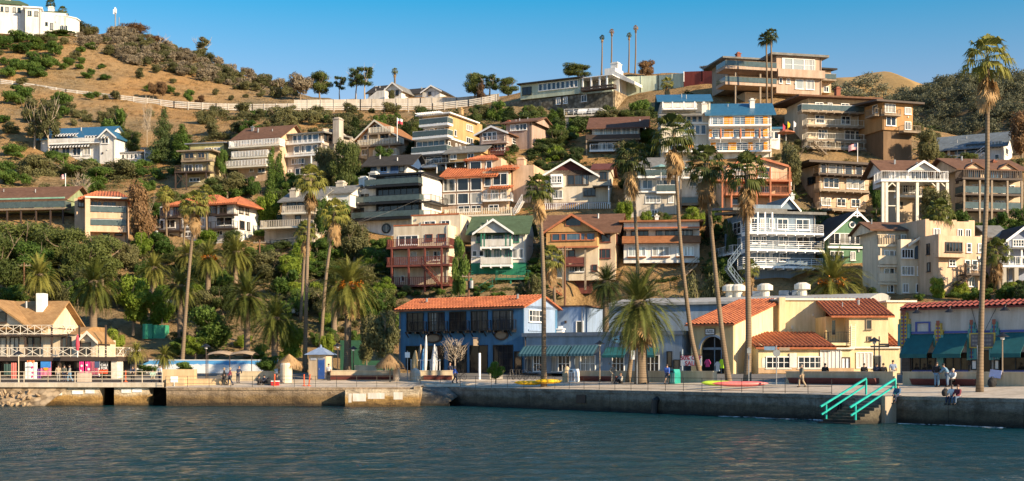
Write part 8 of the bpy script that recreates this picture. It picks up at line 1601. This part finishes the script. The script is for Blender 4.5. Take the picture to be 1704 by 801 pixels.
person(col(1559,7.0),2.4,'pocket',dkc,den,'man in a black jacket and pale jeans standing before the bench',h=1.8); person(col(1577,7.2),-2.2,'bend',den,jeans,'person in a light denim jacket bending beside the bench',hair=(0.02,0.015,0.01)); person(col(1586,7.8)-Vector((0,0,.02)),SHORE,'sit',wht,dkc,'woman in a white top sitting on the restaurant bench',hair=(0.5,0.42,0.32))
person(col(1334,5.2),-1.2,'walk',olv,tanc,'man in an olive jacket and tan trousers walking past the cafe',h=1.76,hair=(0.25,0.2,0.15)); person(col(1110,6.2),2.6,'walk',blu,navy,'man in a bright blue jacket and shorts walking away',shorts=True,hair=(0.05,0.03,0.02)); person(col(1020,6.6),.3,'pocket',gryc,cl('pale_trousers',(0.34,0.30,0.24)),'person in a grey jacket standing beside the seated one',hair=(0.2,0.12,0.06)); person(col(1033,6.4),-.9,'sitfloor',cl('pale_top',(0.38,0.36,0.33)),dkc,'seated person in black trousers at the leaning palm foot',hair=(0.18,0.1,0.05))
person(col(757,4.6),1.5,'walk',blu,navy,'man in a bright blue jacket near the leafless tree',hair=(0.25,0.2,0.16)); person(col(749,9.0),-.4,'stand',navy,dkc,'bald man in navy behind the planter wall',hair=(0.36,0.22,0.15))
person(col(373,2.2),-1.3,'walk',dkc,dkc,'person in all black walking on the left plaza',hat=cl('tan_hat',(0.4,0.3,0.18))); person(col(383,2.2),-1.3,'walk',mar,navy,'person in a maroon top walking on the left plaza',hat=cl('straw_hat',(0.5,0.36,0.2))); person(col(396,5.0),2.9,'bend',navy,navy,'person in navy leaning over the pale low wall',hair=(0.3,0.16,0.08)); person(col(431,3.0),.5,'sitfloor',dkc,dkc,'person in black sitting on the plaza floor',hair=(0.015,0.012,0.01)); person(col(440,3.4),-.7,'sitfloor',navy,dkc,'person in navy sitting beside the one in black',hair=(0.015,0.012,0.01)); person(col(461,4.5),1.0,'sitfloor',dkc,navy,'dark dressed person sitting against the round pillar')
person(col(547,7.6),2.8,'stand',wht,dkc,'person in a white shirt standing at the kiosk door',sleeve=False)
for x, rz, po, t, l, lb in ((97,.4,'stand',tanc,gryc,'shopper in a tan top beside the sunset towel'),(107,2.9,'stand',olv,navy,'shopper in an olive jacket facing the shop'),(116,-1.0,'walk',gryc,den,'shopper in grey with pale jeans walking out'),(221,.2,'bend',navy,dkc,'man in navy leaning on the cream pipe railing'),(266,2.6,'stand',wht,navy,'person in a white shirt at the end of the pier walkway'),(254,.3,'sit',cl('green_white',(0.30,0.42,0.34)),tanc,'person in pale green sitting by the small feather palm')):
    person(Vector((XY(x,132.5),132.5 if x != 221 else 129.6,2.25)) if x != 221 else Vector((XY(x,129.7),129.7,2.25)),rz,po,t,l,lb)
for x, t, lb in ((1373,dkc,'person in black sitting behind the cafe wall'),(1438,dkc,'dark haired person sitting behind the wall left of the cafe lamp'),(1459,navy,'person in navy sitting under the cafe lamp'),(1470,dkc,'person in black sitting right of the cafe lamp')):
    person(col(x,9.8)+Vector((0,0,.25)),2.8,'sit',t,dkc,lb)
person(col(1486,10.2),2.9,'stand',cl('pale_blue_tee',(0.30,0.38,0.52)),cl('grey_shorts',(0.3,0.28,0.25)),'man in a pale blue shirt standing in the gap between the low walls',sleeve=False,shorts=True)
person(col(905,8.0)+Vector((0,0,.0)),-1.6,'bike',dkc,den,'cyclist in black riding behind the tall palm',hat=dkc)
def bicycle(p, rz, m, label):
    root = empty('bicycle', p, rz, label, 'bicycle'); mb = MB(); a, b, c, d_, e_ = Vector((0,.52,.33)), Vector((0,-.52,.33)), Vector((0,.0,.30)), Vector((0,.16,.85)), Vector((0,-.40,.86))
    for q, w in ((a,c),(a,d_),(c,d_),(c,e_),(d_,e_),(e_,b)): mb.bar(q, w, .02)
    mb.bar(e_, e_+Vector((0,.03,.14)), .02); mb.build('frame', m, root); mb = MB(); mb.box(-.07,.07,.08,.32,.88,.93); mb.build('saddle', bkm, root); mb = MB(); mb.bar(e_+Vector((-.27,.1,.16)), e_+Vector((.27,.1,.16)), .018); mb.build('handlebar', black, root)
    for y in (.52,-.52):
        mb = MB(); n = 20
        for i in range(n): t0, t1 = 2*math.pi*i/n, 2*math.pi*(i+1)/n; mb.bar((0,y+.33*math.cos(t0),.33+.33*math.sin(t0)),(0,y+.33*math.cos(t1),.33+.33*math.sin(t1)),.02)
        for i in range(8): t0 = 2*math.pi*i/8; mb.bar((0,y,.33),(0,y+.33*math.cos(t0),.33+.33*math.sin(t0)),.006)
        mb.build('wheel', bkm, root)
bicycle(col(905,8.0),-1.6,navy,'bicycle ridden by the cyclist behind the palm'); bicycle(col(766,8.6),.9,black,'black bicycle parked by the lamp in the leafless tree')
for i, x in enumerate((852,862,872,882)): bicycle(col(x,9.0),.5,black,'parked black bicycle in the row between the planter and the palm','') if False else tag(bicycle(col(x,9.0),.5+.1*i,black,'parked black bicycle in the row between the planter and the palm'), group=None) if False else None
proto_b = []
for i, x in enumerate((850,860,870,880)):
    bicycle(col(x,9.0),.5+.12*i,black,('first','second','third','fourth')[i]+' parked bicycle counted from the square planter')
